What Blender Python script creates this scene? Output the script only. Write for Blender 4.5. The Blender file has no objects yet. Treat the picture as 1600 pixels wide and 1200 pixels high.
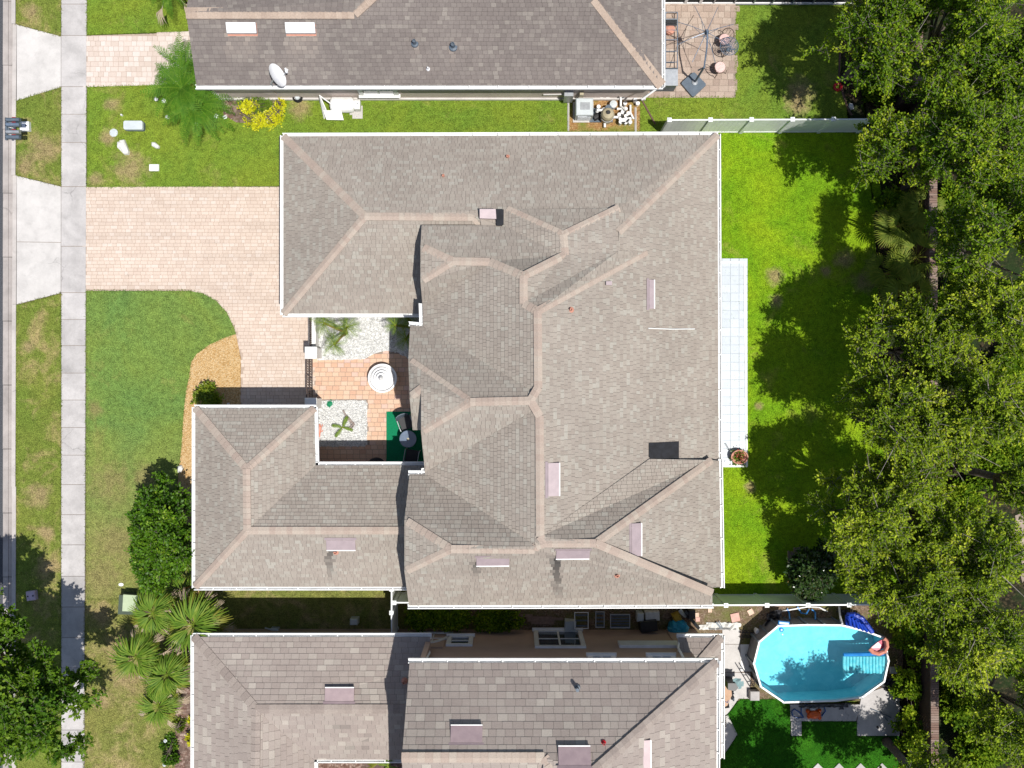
import bpy, math, random
import numpy as np
from mathutils import Vector, Matrix
from mathutils.geometry import tessellate_polygon

# ---------------------------------------------------------------- camera, light, exposure
H, S = 38.0, 40.0                       # drone height (m); ground pixels per metre of the 1600 px survey grid
SC = bpy.context.scene
cam = bpy.data.objects.new("camera", bpy.data.cameras.new("camera"))
SC.collection.objects.link(cam)
cam.location = (0, 0, H)
cam.rotation_euler = (0, 0, 0)
cam.data.sensor_width = 36.0
cam.data.lens = 36.0 * H / 40.0
cam.data.clip_end = 500
SC.camera = cam
SUN_A, SUN_B = 0.255, 0.235               # shadow length west / north per metre of height
world = bpy.data.worlds.new("World")
SC.world = world
world.use_nodes = True
wn = world.node_tree.nodes
sky = wn.new("ShaderNodeTexSky")
sky.sky_type = 'NISHITA'
sky.sun_disc = False
sd = Vector((SUN_A, -SUN_B, 1)).normalized()
sky.sun_elevation = math.asin(sd.z)
sky.sun_rotation = math.atan2(sd.x, sd.y)
sky.air_density = 1.0
sky.dust_density = 1.2
world.node_tree.links.new(sky.outputs[0], wn["Background"].inputs[0])
wn["Background"].inputs[1].default_value = 0.088
sun = bpy.data.objects.new("sun", bpy.data.lights.new("sun", 'SUN'))
SC.collection.objects.link(sun)
sun.data.energy = 4.4
sun.data.angle = math.radians(0.5)
sun.data.color = (1.0, 0.965, 0.91)
sun.rotation_euler = sd.to_track_quat('Z', 'Y').to_euler()
SC.view_settings.view_transform = 'Standard'
SC.view_settings.look = 'None'
SC.view_settings.exposure = 0.25
SC.view_settings.gamma = 1.0
SC.view_settings.use_curve_mapping = False

R = random.Random(7)
COL = SC.collection


def P(px, py, z=0.0):                    # survey pixel + height -> point in the place
    f = (1 - z / H) / S
    return Vector(((px - 800) * f, (600 - py) * f, z))


# ---------------------------------------------------------------- mesh builder
class MB:
    def __init__(s):
        s.v, s.f, s.t, s.m, s.k = [], [], [], [], []

    def add(s, vs, fs, tint=0.5, mi=0, soot=0.0):
        b = len(s.v)
        s.v.extend([tuple(p) for p in vs])
        for f in fs:
            s.f.append([i + b for i in f])
            s.t.append(tint)
            s.m.append(mi)
            s.k.append(soot)

    def box(s, c, d, rz=0.0, tint=0.5, mi=0, taper=1.0):
        x, y, z = d[0] / 2, d[1] / 2, d[2] / 2
        cr, sr = math.cos(rz), math.sin(rz)
        vs = []
        for sz in (-1, 1):
            k = taper if sz > 0 else 1
            for sx, sy in ((-1, -1), (1, -1), (1, 1), (-1, 1)):
                a, b = sx * x * k, sy * y * k
                vs.append((c[0] + a * cr - b * sr, c[1] + a * sr + b * cr, c[2] + sz * z))
        s.add(vs, [(3, 2, 1, 0), (4, 5, 6, 7), (0, 1, 5, 4), (1, 2, 6, 5), (2, 3, 7, 6), (3, 0, 4, 7)], tint, mi)

    def bevbox(s, c, d, rz=0.0, b=0.02, tint=0.5, mi=0):     # box with a chamfered top edge
        x, y = d[0] / 2, d[1] / 2
        z0, z1 = c[2] - d[2] / 2, c[2] + d[2] / 2
        cr, sr = math.cos(rz), math.sin(rz)
        vs = []
        for (k, z) in ((0, z0), (0, z1 - b), (b, z1)):
            for sx, sy in ((-1, -1), (1, -1), (1, 1), (-1, 1)):
                p, q = sx * (x - k), sy * (y - k)
                vs.append((c[0] + p * cr - q * sr, c[1] + p * sr + q * cr, z))
        fs = [(3, 2, 1, 0), (8, 9, 10, 11)]
        for l in (0, 4):
            for i in range(4):
                j = (i + 1) % 4
                fs.append((l + i, l + j, l + 4 + j, l + 4 + i))
        s.add(vs, fs, tint, mi)

    def obox(s, a, b, w, h, up=None, tint=0.5, mi=0):        # bar from a to b, width w, height h
        a, b = Vector(a), Vector(b)
        d = (b - a)
        if d.length < 1e-6:
            return
        d.normalize()
        u = Vector(up) if up else (Vector((0, 0, 1)) if abs(d.z) < 0.95 else Vector((1, 0, 0)))
        r = d.cross(u).normalized() * (w / 2)
        u = r.cross(d).normalized() * (h / 2)
        vs = [a - r - u, a + r - u, a + r + u, a - r + u, b - r - u, b + r - u, b + r + u, b - r + u]
        s.add(vs, [(0, 1, 2, 3), (7, 6, 5, 4), (4, 5, 1, 0), (5, 6, 2, 1), (6, 7, 3, 2), (7, 4, 0, 3)], tint, mi)

    def tube(s, pts, r, n=6, tint=0.5, mi=0, cap=True):
        pts = [Vector(p) for p in pts]
        rr = r if isinstance(r, (list, tuple)) else [r] * len(pts)
        vs, fs = [], []
        prev = None
        for i, p in enumerate(pts):
            d = (pts[min(i + 1, len(pts) - 1)] - pts[max(i - 1, 0)])
            d = d.normalized() if d.length > 1e-9 else Vector((0, 0, 1))
            if prev is None:
                u = d.cross(Vector((0, 0, 1)) if abs(d.z) < 0.9 else Vector((1, 0, 0))).normalized()
            else:
                u = (prev - d * prev.dot(d))
                u = u.normalized() if u.length > 1e-6 else d.orthogonal().normalized()
            prev = u
            w = d.cross(u)
            for k in range(n):
                an = 2 * math.pi * k / n
                vs.append(p + (u * math.cos(an) + w * math.sin(an)) * rr[i])
        for i in range(len(pts) - 1):
            for k in range(n):
                k2 = (k + 1) % n
                fs.append((i * n + k, i * n + k2, (i + 1) * n + k2, (i + 1) * n + k))
        if cap:
            fs.append(tuple(range(n - 1, -1, -1)))
            fs.append(tuple((len(pts) - 1) * n + k for k in range(n)))
        s.add(vs, fs, tint, mi)

    def lathe(s, prof, c=(0, 0, 0), n=24, tint=0.5, mi=0, sx=1.0, sy=1.0, rz=0.0):
        vs, fs = [], []
        cr, sr = math.cos(rz), math.sin(rz)
        for (r, z) in prof:
            for k in range(n):
                an = 2 * math.pi * k / n
                x, y = r * math.cos(an) * sx, r * math.sin(an) * sy
                vs.append((c[0] + x * cr - y * sr, c[1] + x * sr + y * cr, c[2] + z))
        for i in range(len(prof) - 1):
            for k in range(n):
                k2 = (k + 1) % n
                fs.append((i * n + k, i * n + k2, (i + 1) * n + k2, (i + 1) * n + k))
        fs.append(tuple(range(n - 1, -1, -1)))
        fs.append(tuple((len(prof) - 1) * n + k for k in range(n)))
        s.add(vs, fs, tint, mi)

    def prism(s, pts, z0, z1, tint=0.5, mi=0, inset=0.0):    # pts: plan points (x, y); any simple polygon
        pts = [(p[0], p[1]) for p in pts]
        ar = sum(pts[i][0] * pts[(i + 1) % len(pts)][1] - pts[(i + 1) % len(pts)][0] * pts[i][1] for i in range(len(pts)))
        if ar < 0:
            pts = pts[::-1]
        n = len(pts)
        vs = [(x, y, z0) for x, y in pts] + [(x, y, z1) for x, y in pts]
        fs = [(i, (i + 1) % n, n + (i + 1) % n, n + i) for i in range(n)]
        for tri in tessellate_polygon([[Vector((x, y, 0)) for x, y in pts]]):
            a, b, c = tri
            pa, pb, pc = pts[a], pts[b], pts[c]
            if (pb[0] - pa[0]) * (pc[1] - pa[1]) - (pb[1] - pa[1]) * (pc[0] - pa[0]) < 0:
                b, c = c, b
            fs.append((n + a, n + b, n + c))
            fs.append((c, b, a))
        s.add(vs, fs, tint, mi)

    def slab(s, pts, th, tint=0.5, mi=0, side=0):            # 3-D polygon with thickness th straight down
        pts = [Vector(p) for p in pts]
        n = len(pts)
        vs = pts + [p - Vector((0, 0, th)) for p in pts]
        tris = tessellate_polygon([[Vector((p.x, p.y, 0)) for p in pts]])
        top = []
        for a, b, c in tris:
            if (pts[b] - pts[a]).cross(pts[c] - pts[a]).z < 0:
                b, c = c, b
            top.append((a, b, c))
        s.add(vs, top + [(n + c, n + b, n + a) for a, b, c in top], tint, mi)
        b0 = len(s.v)
        s.add(vs, [(i, (i + 1) % n, n + (i + 1) % n, n + i) for i in range(n)], tint, side)

    def mesh(s, name, mats, smooth=False, off=Vector((0, 0, 0))):
        me = bpy.data.meshes.new(name)
        o = Vector(off)
        me.from_pydata([(x - o.x, y - o.y, z - o.z) for x, y, z in s.v], [], s.f)
        a = me.attributes.new("tint", 'FLOAT', 'FACE')
        a.data.foreach_set("value", s.t)
        if any(s.k):
            a = me.attributes.new("soot", 'FLOAT', 'FACE')
            a.data.foreach_set("value", s.k)
        for m in (mats if isinstance(mats, (list, tuple)) else [mats]):
            me.materials.append(m)
        me.polygons.foreach_set("material_index", s.m)
        if smooth:
            me.polygons.foreach_set("use_smooth", [True] * len(s.f))
        me.update()
        return me

    def build(s, name, mats, parent=None, smooth=False, kind=None):
        off = WL.get(parent, Vector((0, 0, 0))) if parent else Vector((0, 0, 0))
        ob = bpy.data.objects.new(name, s.mesh(name, mats, smooth, off))
        link(ob, parent)
        if kind:
            ob["kind"] = kind
        return ob


WL = {}


def link(ob, parent=None, loc=None):
    COL.objects.link(ob)
    if parent:
        ob.parent = parent
    if loc is not None:
        base = WL.get(parent, Vector((0, 0, 0))) if parent else Vector((0, 0, 0))
        ob.location = Vector(loc) - base
    WL[ob] = Vector(loc) if loc is not None else (WL.get(parent, Vector((0, 0, 0))).copy() if parent else Vector((0, 0, 0)))
    return ob


def tag(o, label, cat, group=None):
    o["label"] = label
    o["category"] = cat
    if group:
        o["group"] = group
    return o


def thing(name, label, cat, loc, group=None):
    o = bpy.data.objects.new(name, None)
    o.empty_display_size = 0.2
    link(o, None, loc)
    return tag(o, label, cat, group)


def inst(name, me, parent, loc, rot=None, scale=None):       # one more object on shared mesh data
    o = bpy.data.objects.new(name, me)
    link(o, parent, loc)
    if rot is not None:
        o.rotation_euler = rot
    if scale is not None:
        o.scale = scale if hasattr(scale, '__len__') else (scale,) * 3
    return o


def copy_tree(o, parent=None):
    c = o.copy()
    COL.objects.link(c)
    if parent:
        c.parent = parent
    for ch in list(o.children):
        copy_tree(ch, c)
    return c


# ---------------------------------------------------------------- materials
def new_mat(name):
    m = bpy.data.materials.new(name)
    m.use_nodes = True
    nt = m.node_tree
    return m, nt, nt.nodes["Principled BSDF"]


def rgb(c):
    return (c[0], c[1], c[2], 1.0)


def noise(nt, scale, detail=4, rough=0.55, dist=0.0, vec=None, stretch=None):
    n = nt.nodes.new("ShaderNodeTexNoise")
    n.inputs["Scale"].default_value = scale
    n.inputs["Detail"].default_value = detail
    n.inputs["Roughness"].default_value = rough
    n.inputs["Distortion"].default_value = dist
    g = nt.nodes.new("ShaderNodeNewGeometry")
    src = g.outputs["Position"]
    if stretch:
        mp = nt.nodes.new("ShaderNodeMapping")
        mp.inputs["Scale"].default_value = stretch
        nt.links.new(src, mp.inputs[0])
        src = mp.outputs[0]
    nt.links.new(src, n.inputs["Vector"])
    return n.outputs["Fac"]


def ramp(nt, fac, stops, interp='LINEAR'):
    r = nt.nodes.new("ShaderNodeValToRGB")
    e = r.color_ramp.elements
    r.color_ramp.interpolation = interp
    while len(e) < len(stops):
        e.new(0.5)
    for i, (p, c) in enumerate(stops):
        e[i].position = p
        e[i].color = rgb(c) if hasattr(c, '__len__') else (c, c, c, 1)
    nt.links.new(fac, r.inputs[0])
    return r.outputs[0]


def mix(nt, fac, a, b, mode='MIX'):
    m = nt.nodes.new("ShaderNodeMix")
    m.data_type = 'RGBA'
    m.blend_type = mode
    for sock, v in ((m.inputs[0], fac), (m.inputs[6], a), (m.inputs[7], b)):
        if hasattr(v, 'is_linked') or isinstance(v, bpy.types.NodeSocket):
            nt.links.new(v, sock)
        elif hasattr(v, '__len__'):
            sock.default_value = rgb(v)
        else:
            sock.default_value = v
    return m.outputs[2]


def attr(nt, name):
    a = nt.nodes.new("ShaderNodeAttribute")
    a.attribute_name = name
    return a.outputs["Fac"]


def bump(nt, bs, h, strength=0.4, dist=0.02):
    b = nt.nodes.new("ShaderNodeBump")
    b.inputs["Strength"].default_value = strength
    b.inputs["Distance"].default_value = dist
    nt.links.new(h, b.inputs["Height"])
    nt.links.new(b.outputs[0], bs.inputs["Normal"])


def simple(name, c, c2=None, scale=6, rough=0.7, metal=0.0, bmp=0.0, bscale=60, spec=0.4, lo=0.35, hi=0.65):
    m, nt, bs = new_mat(name)
    c2 = c2 or tuple(x * 0.82 for x in c)
    col = ramp(nt, noise(nt, scale, 5, 0.6), [(lo, c2), (hi, c)])
    nt.links.new(col, bs.inputs["Base Color"])
    bs.inputs["Roughness"].default_value = rough
    bs.inputs["Metallic"].default_value = metal
    bs.inputs["Specular IOR Level"].default_value = spec
    if bmp:
        bump(nt, bs, noise(nt, bscale, 3), bmp)
    return m


def tinted(name, stops, rnd='tint', rough=0.9, nscale=40, namt=0.25, big=None, spec=0.2, bmp=0.3, bscale=120, soot=None):
    """colour chosen piece by piece (face attribute, or per-object random), with fine mottling"""
    m, nt, bs = new_mat(name)
    if rnd == 'tint':
        f = attr(nt, 'tint')
    else:
        f = nt.nodes.new("ShaderNodeObjectInfo").outputs["Random"]
    col = ramp(nt, f, stops)
    n = noise(nt, nscale, 3, 0.6)
    col = mix(nt, 1.0, col, ramp(nt, n, [(0.3, 1 - namt), (0.7, 1 + namt * 0.6)]), 'MULTIPLY')
    if big:
        col = mix(nt, 1.0, col, ramp(nt, noise(nt, big[0], 4, 0.6), [(0.3, 1 - big[1]), (0.7, 1.0 + big[1] * 0.4)]), 'MULTIPLY')
    if soot:
        col = mix(nt, attr(nt, 'soot'), col, soot)
    nt.links.new(col, bs.inputs["Base Color"])
    bs.inputs["Roughness"].default_value = rough
    bs.inputs["Specular IOR Level"].default_value = spec
    if bmp:
        bump(nt, bs, noise(nt, bscale, 2), bmp, 0.01)
    return m


def leafy(name, stops, trans=0.35, rough=0.45, spec=0.4):
    m, nt, bs = new_mat(name)
    col = ramp(nt, attr(nt, 'tint'), stops)
    nt.links.new(col, bs.inputs["Base Color"])
    bs.inputs["Roughness"].default_value = rough
    bs.inputs["Specular IOR Level"].default_value = spec
    tr = nt.nodes.new("ShaderNodeBsdfTranslucent")
    nt.links.new(mix(nt, 1.0, col, (1.25, 1.25, 0.6), 'MULTIPLY'), tr.inputs[0])
    ms = nt.nodes.new("ShaderNodeMixShader")
    ms.inputs[0].default_value = trans
    nt.links.new(bs.outputs[0], ms.inputs[1])
    nt.links.new(tr.outputs[0], ms.inputs[2])
    nt.links.new(ms.outputs[0], nt.nodes["Material Output"].inputs[0])
    return m


def grass(name, g1, g2, dry, dry_amt=0.5, seed=0.0, fine=1.0, dscale=0.55, spots=(), spotc=(0.36, 0.27, 0.14), fade=None):
    """lawn: broad tone changes, drier patches, worn spots (survey px, py, radius) and a fine blade grain"""
    m, nt, bs = new_mat(name)
    big = noise(nt, 0.35 + seed * 0.01, 4, 0.6, 0.4)
    col = ramp(nt, big, [(0.36, g1), (0.64, g2)])
    d = noise(nt, dscale, 6, 0.68, 0.5)
    col = mix(nt, ramp(nt, d, [(1 - dry_amt, 0.0), (min(1.0, 1 - dry_amt + 0.16), 0.85)]), col, dry)
    gpos = nt.nodes.new("ShaderNodeNewGeometry").outputs["Position"]
    wob = noise(nt, 2.6, 6, 0.75)
    if fade:                                  # grass grows thinner towards one side of the lot
        sx = nt.nodes.new("ShaderNodeSeparateXYZ")
        nt.links.new(gpos, sx.inputs[0])
        mr = nt.nodes.new("ShaderNodeMapRange")
        mr.inputs[1].default_value = (600 - fade[0]) / 40
        mr.inputs[2].default_value = (600 - fade[1]) / 40
        nt.links.new(sx.outputs[1], mr.inputs[0])
        ml = nt.nodes.new("ShaderNodeMath")
        ml.operation = 'MULTIPLY'
        nt.links.new(mr.outputs[0], ml.inputs[0])
        nt.links.new(ramp(nt, noise(nt, 0.9, 6, 0.7), [(0.25, 0.45), (0.6, 1.0)]), ml.inputs[1])
        col = mix(nt, ml.outputs[0], col, fade[2])
    for sxp, syp, r in spots:
        di = nt.nodes.new("ShaderNodeVectorMath")
        di.operation = 'DISTANCE'
        nt.links.new(gpos, di.inputs[0])
        di.inputs[1].default_value = ((sxp - 800) / 40, (600 - syp) / 40, 0.05)
        ad = nt.nodes.new("ShaderNodeMath")
        ad.operation = 'MULTIPLY_ADD'
        nt.links.new(wob, ad.inputs[0])
        ad.inputs[1].default_value = -2.4 * r / 40
        nt.links.new(di.outputs["Value"], ad.inputs[2])
        mr = nt.nodes.new("ShaderNodeMapRange")
        mr.inputs[1].default_value = 0.0
        mr.inputs[2].default_value = -0.9 * r / 40
        nt.links.new(ad.outputs[0], mr.inputs[0])
        mr.inputs[4].default_value = 0.8
        col = mix(nt, mr.outputs[0], col, spotc)
    mid = noise(nt, 5.5, 5, 0.7)
    col = mix(nt, 1.0, col, ramp(nt, mid, [(0.3, 0.66), (0.55, 1.05), (0.75, 1.28)]), 'MULTIPLY')
    fn = noise(nt, 22, 5, 0.85)
    col = mix(nt, fine, col, ramp(nt, fn, [(0.32, 0.4), (0.52, 1.02), (0.70, 1.75)]), 'MULTIPLY')
    nt.links.new(col, bs.inputs["Base Color"])
    bs.inputs["Roughness"].default_value = 0.95
    bs.inputs["Specular IOR Level"].default_value = 0.1
    bump(nt, bs, noise(nt, 24, 5, 0.85), 0.9, 0.06)
    return m


def loose(name, stops, scale=28, big=None, rough=0.95, bmp=0.9, dist=0.03):     # gravel, mulch, chips
    m, nt, bs = new_mat(name)
    v = nt.nodes.new("ShaderNodeTexVoronoi")
    v.inputs["Scale"].default_value = scale
    g = nt.nodes.new("ShaderNodeNewGeometry")
    nt.links.new(g.outputs["Position"], v.inputs["Vector"])
    sep = nt.nodes.new("ShaderNodeSeparateColor")
    nt.links.new(v.outputs["Color"], sep.inputs[0])
    col = ramp(nt, sep.outputs[0], stops)
    col = mix(nt, 1.0, col, ramp(nt, v.outputs["Distance"], [(0.1, 1.05), (0.75, 0.72)]), 'MULTIPLY')
    if big:
        col = mix(nt, ramp(nt, noise(nt, big[0], 5, 0.65), [(0.45, 0.0), (0.62, 0.9)]), col, big[1])
    nt.links.new(col, bs.inputs["Base Color"])
    bs.inputs["Roughness"].default_value = rough
    bs.inputs["Specular IOR Level"].default_value = 0.15
    inv = nt.nodes.new("ShaderNodeMath")
    inv.operation = 'SUBTRACT'
    inv.inputs[0].default_value = 1.0
    nt.links.new(v.outputs["Distance"], inv.inputs[1])
    bump(nt, bs, inv.outputs[0], bmp, dist)
    return m


def concrete(name, c, stain=0.25, tint=True):
    m, nt, bs = new_mat(name)
    col = ramp(nt, noise(nt, 1.1, 6, 0.65, 0.3), [(0.3, tuple(x * (1 - stain) for x in c)), (0.62, c)])
    col = mix(nt, 1.0, col, ramp(nt, noise(nt, 35, 4, 0.7), [(0.3, 0.9), (0.7, 1.06)]), 'MULTIPLY')
    v = nt.nodes.new("ShaderNodeTexVoronoi")
    v.feature = 'DISTANCE_TO_EDGE'
    v.inputs["Scale"].default_value = 0.42
    gp = nt.nodes.new("ShaderNodeNewGeometry").outputs["Position"]
    wv = nt.nodes.new("ShaderNodeVectorMath")
    wv.operation = 'MULTIPLY_ADD'
    nn_ = nt.nodes.new("ShaderNodeTexNoise")
    nn_.inputs["Scale"].default_value = 2.2
    nn_.inputs["Detail"].default_value = 6
    nt.links.new(gp, nn_.inputs["Vector"])
    nt.links.new(nn_.outputs["Color"], wv.inputs[0])
    wv.inputs[1].default_value = (0.5, 0.5, 0.5)
    nt.links.new(gp, wv.inputs[2])
    nt.links.new(wv.outputs[0], v.inputs["Vector"])
    crack = ramp(nt, v.outputs["Distance"], [(0.0, 0.66), (0.007, 1.0)])
    col = mix(nt, ramp(nt, noise(nt, 0.5, 2), [(0.57, 0.0), (0.62, 1.0)]), col, mix(nt, 1.0, col, crack, 'MULTIPLY'))
    col = mix(nt, 1.0, col, ramp(nt, noise(nt, 3.0, 6, 0.75), [(0.25, 0.84), (0.5, 1.0)]), 'MULTIPLY')
    if tint:
        f = nt.nodes.new("ShaderNodeObjectInfo").outputs["Random"]
        col = mix(nt, 1.0, col, ramp(nt, f, [(0.0, 0.86), (0.5, 1.0), (1.0, 1.04)]), 'MULTIPLY')
    nt.links.new(col, bs.inputs["Base Color"])
    bs.inputs["Roughness"].default_value = 0.9
    bs.inputs["Specular IOR Level"].default_value = 0.2
    bump(nt, bs, noise(nt, 90, 3), 0.25, 0.01)
    return m


MAT = {}
MAT['white'] = simple('white_paint', (0.80, 0.80, 0.79), (0.70, 0.70, 0.68), 3, 0.45)
MAT['vinyl'] = simple('white_vinyl', (0.82, 0.83, 0.82), (0.72, 0.74, 0.72), 2.5, 0.4)
MAT['whiteplastic'] = simple('white_plastic', (0.80, 0.80, 0.80), (0.72, 0.72, 0.73), 8, 0.35)
MAT['concrete'] = concrete('pale_concrete', (0.56, 0.535, 0.51), 0.2)
MAT['walk'] = concrete('sidewalk_concrete', (0.50, 0.475, 0.46), 0.28)
MAT['curb'] = concrete('kerb_concrete', (0.50, 0.46, 0.43), 0.22, False)
MAT['pan'] = concrete('gutter_pan_concrete', (0.41, 0.37, 0.345), 0.3, False)
MAT['asphalt'] = simple('asphalt', (0.085, 0.09, 0.10), (0.05, 0.052, 0.058), 20, 0.92, bmp=0.5, bscale=200)
MAT['stucco_mauve'] = simple('mauve_stucco', (0.60, 0.52, 0.475), (0.54, 0.46, 0.42), 1.5, 0.9, bmp=0.3, bscale=90)
MAT['stucco_tan'] = simple('tan_stucco', (0.50, 0.355, 0.275), (0.44, 0.31, 0.24), 1.2, 0.9, bmp=0.3, bscale=90)
MAT['stucco_cream'] = simple('cream_stucco', (0.60, 0.56, 0.50), (0.52, 0.48, 0.43), 1.5, 0.9, bmp=0.3, bscale=90)
MAT['deck'] = simple('roof_underlay', (0.10, 0.09, 0.085), None, 5, 0.95)
MAT['black'] = simple('black_plastic', (0.02, 0.02, 0.022), (0.012, 0.012, 0.014), 8, 0.45)
MAT['blackroof'] = simple('matte_black', (0.018, 0.019, 0.024), (0.010, 0.010, 0.012), 4, 0.8)
MAT['iron'] = simple('dark_bronze_iron', (0.07, 0.045, 0.035), (0.045, 0.03, 0.025), 12, 0.5, 0.3)
MAT['pinkmetal'] = simple('painted_vent_metal', (0.36, 0.29, 0.30), (0.31, 0.25, 0.26), 4, 0.4, 0.1)
MAT['mauvemetal'] = simple('mauve_vent_metal', (0.33, 0.25, 0.255), (0.28, 0.21, 0.22), 4, 0.4, 0.1)
MAT['greymetal'] = simple('grey_metal', (0.42, 0.44, 0.46), (0.34, 0.36, 0.38), 7, 0.4, 0.5)
MAT['steel'] = simple('blue_grey_steel', (0.20, 0.26, 0.34), (0.14, 0.19, 0.26), 8, 0.35, 0.4)
MAT['slate'] = simple('slate_plastic', (0.10, 0.13, 0.165), (0.075, 0.10, 0.13), 5, 0.5)
MAT['utilgrey'] = simple('grey_utility_plastic', (0.52, 0.56, 0.57), (0.46, 0.50, 0.51), 4, 0.5)
MAT['utilgreen'] = simple('pale_green_paint', (0.42, 0.50, 0.33), (0.35, 0.43, 0.27), 3, 0.5)
MAT['utildark'] = simple('dark_green_paint', (0.06, 0.085, 0.06), None, 6, 0.6)
MAT['lilac'] = simple('lilac_plastic', (0.52, 0.41, 0.50), (0.44, 0.35, 0.43), 7, 0.5)
MAT['terracotta'] = simple('terracotta', (0.52, 0.25, 0.18), (0.45, 0.21, 0.15), 8, 0.8)
MAT['pinkpaver'] = simple('pink_paver', (0.62, 0.38, 0.32), (0.54, 0.32, 0.27), 5, 0.9)
MAT['peach'] = simple('peach_paver', (0.66, 0.48, 0.37), (0.58, 0.41, 0.31), 6, 0.9)
MAT['cushion'] = tinted('patterned_cushion', [(0.0, (0.68, 0.45, 0.42)), (1.0, (0.72, 0.58, 0.52))], 'obj', 0.9, 30, 0.35)
MAT['carpet'] = simple('green_turf_carpet', (0.0, 0.20, 0.085), (0.0, 0.15, 0.06), 30, 0.95, bmp=0.4)
MAT['red'] = simple('red_plastic', (0.45, 0.01, 0.02), (0.36, 0.008, 0.015), 8, 0.35)
MAT['orange'] = simple('orange_plastic', (0.75, 0.12, 0.01), (0.62, 0.09, 0.01), 8, 0.35)
MAT['bluehose'] = simple('blue_hose', (0.02, 0.10, 0.32), (0.015, 0.08, 0.26), 9, 0.4)
MAT['bluecover'] = simple('blue_tarp', (0.01, 0.05, 0.42), (0.008, 0.035, 0.30), 5, 0.35, bmp=0.6, bscale=14)
MAT['bluebright'] = simple('bright_blue_plastic', (0.03, 0.24, 0.60), (0.02, 0.18, 0.5), 6, 0.35)
MAT['turquoise'] = simple('turquoise_vinyl', (0.02, 0.30, 0.42), (0.01, 0.22, 0.34), 5, 0.35)
MAT['pinkfloat'] = simple('pink_vinyl', (0.55, 0.10, 0.16), (0.45, 0.07, 0.12), 6, 0.3)
MAT['turqfloat'] = simple('pale_turquoise_vinyl', (0.20, 0.62, 0.68), (0.08, 0.50, 0.60), 7, 0.25)
MAT['bluegreycloth'] = simple('teal_cloth', (0.22, 0.33, 0.34), (0.16, 0.25, 0.26), 7, 0.9)
MAT['coral'] = simple('coral_vinyl', (0.66, 0.27, 0.19), (0.56, 0.21, 0.15), 6, 0.3)
MAT['pooltarp'] = simple('grey_pool_wall', (0.16, 0.16, 0.17), (0.11, 0.11, 0.12), 4, 0.5)
MAT['blackfilm'] = simple('black_plastic_film', (0.05, 0.05, 0.055), (0.02, 0.02, 0.024), 6, 0.3, bmp=1.0, bscale=9)
MAT['greenleafart'] = simple('green_glazed_metal', (0.01, 0.22, 0.10), (0.01, 0.15, 0.07), 14, 0.35)
MAT['tan'] = simple('tan_plastic', (0.42, 0.37, 0.25), (0.36, 0.31, 0.21), 6, 0.5)
MAT['cardboard'] = simple('cardboard', (0.52, 0.34, 0.23), (0.45, 0.29, 0.19), 4, 0.9)
MAT['wood'] = simple('weathered_wood', (0.26, 0.185, 0.15), (0.19, 0.13, 0.105), 10, 0.85)
MAT['driftwood'] = simple('grey_driftwood', (0.36, 0.30, 0.27), (0.24, 0.19, 0.17), 12, 0.9)
MAT['bark'] = simple('grey_brown_bark', (0.17, 0.135, 0.11), (0.10, 0.08, 0.065), 14, 0.95, bmp=0.8, bscale=30)
MAT['twig'] = simple('pale_twig_bark', (0.34, 0.30, 0.265), (0.22, 0.19, 0.165), 8, 0.9)
MAT['palmbark'] = simple('brown_palm_bark', (0.30, 0.16, 0.075), (0.2, 0.10, 0.05), 16, 0.95, bmp=0.8, bscale=30)
MAT['rock'] = simple('pale_stone', (0.66, 0.65, 0.62), (0.55, 0.54, 0.5), 9, 0.85)
MAT['whitestucco'] = simple('white_stucco', (0.80, 0.79, 0.77), (0.72, 0.71, 0.68), 2, 0.85, bmp=0.2, bscale=100)
MAT['fountain'] = simple('white_cast_stone', (0.78, 0.78, 0.78), (0.70, 0.70, 0.70), 4, 0.6)
MAT['winglass'] = simple('window_glass', (0.035, 0.06, 0.085), (0.02, 0.035, 0.05), 2, 0.06, spec=0.8)
MAT['tableglass'] = simple('blue_grey_table_glass', (0.16, 0.20, 0.27), (0.13, 0.165, 0.22), 3, 0.08, spec=0.6)
MAT['sandjoint'] = simple('pale_joint_sand', (0.42, 0.33, 0.265), (0.36, 0.28, 0.22), 12, 0.95)
MAT['wallcore'] = simple('dark_brick_wall', (0.07, 0.04, 0.03), (0.045, 0.026, 0.02), 9, 0.95)
MAT['mortar'] = simple('joint_sand', (0.30, 0.245, 0.20), (0.24, 0.19, 0.155), 12, 0.95)
MAT['grout'] = simple('tile_grout', (0.44, 0.485, 0.53), None, 10, 0.9)
MAT['edging'] = simple('rusty_edging', (0.17, 0.10, 0.07), (0.11, 0.065, 0.05), 12, 0.8)
# roofs
MAT['sh_main'] = tinted('taupe_shingle', [(0.0, (0.29, 0.25, 0.214)), (0.4, (0.315, 0.275, 0.237)), (0.75, (0.33, 0.292, 0.25)), (1.0, (0.36, 0.335, 0.29))],
                        nscale=30, namt=0.12, big=(0.5, 0.1), soot=(0.05, 0.047, 0.045))
MAT['sh_north'] = tinted('dark_mauve_shingle', [(0.0, (0.175, 0.15, 0.138)), (0.5, (0.195, 0.168, 0.154)), (0.85, (0.21, 0.183, 0.166)), (1.0, (0.25, 0.222, 0.198))],
                         nscale=30, namt=0.14, big=(0.4, 0.14), soot=(0.30, 0.255, 0.22))
MAT['sh_south'] = tinted('rose_taupe_shingle', [(0.0, (0.305, 0.256, 0.228)), (0.6, (0.335, 0.286, 0.254)), (0.88, (0.35, 0.305, 0.268)), (1.0, (0.41, 0.365, 0.318))],
                         nscale=30, namt=0.12, big=(0.6, 0.1), soot=(0.08, 0.07, 0.065))
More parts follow.
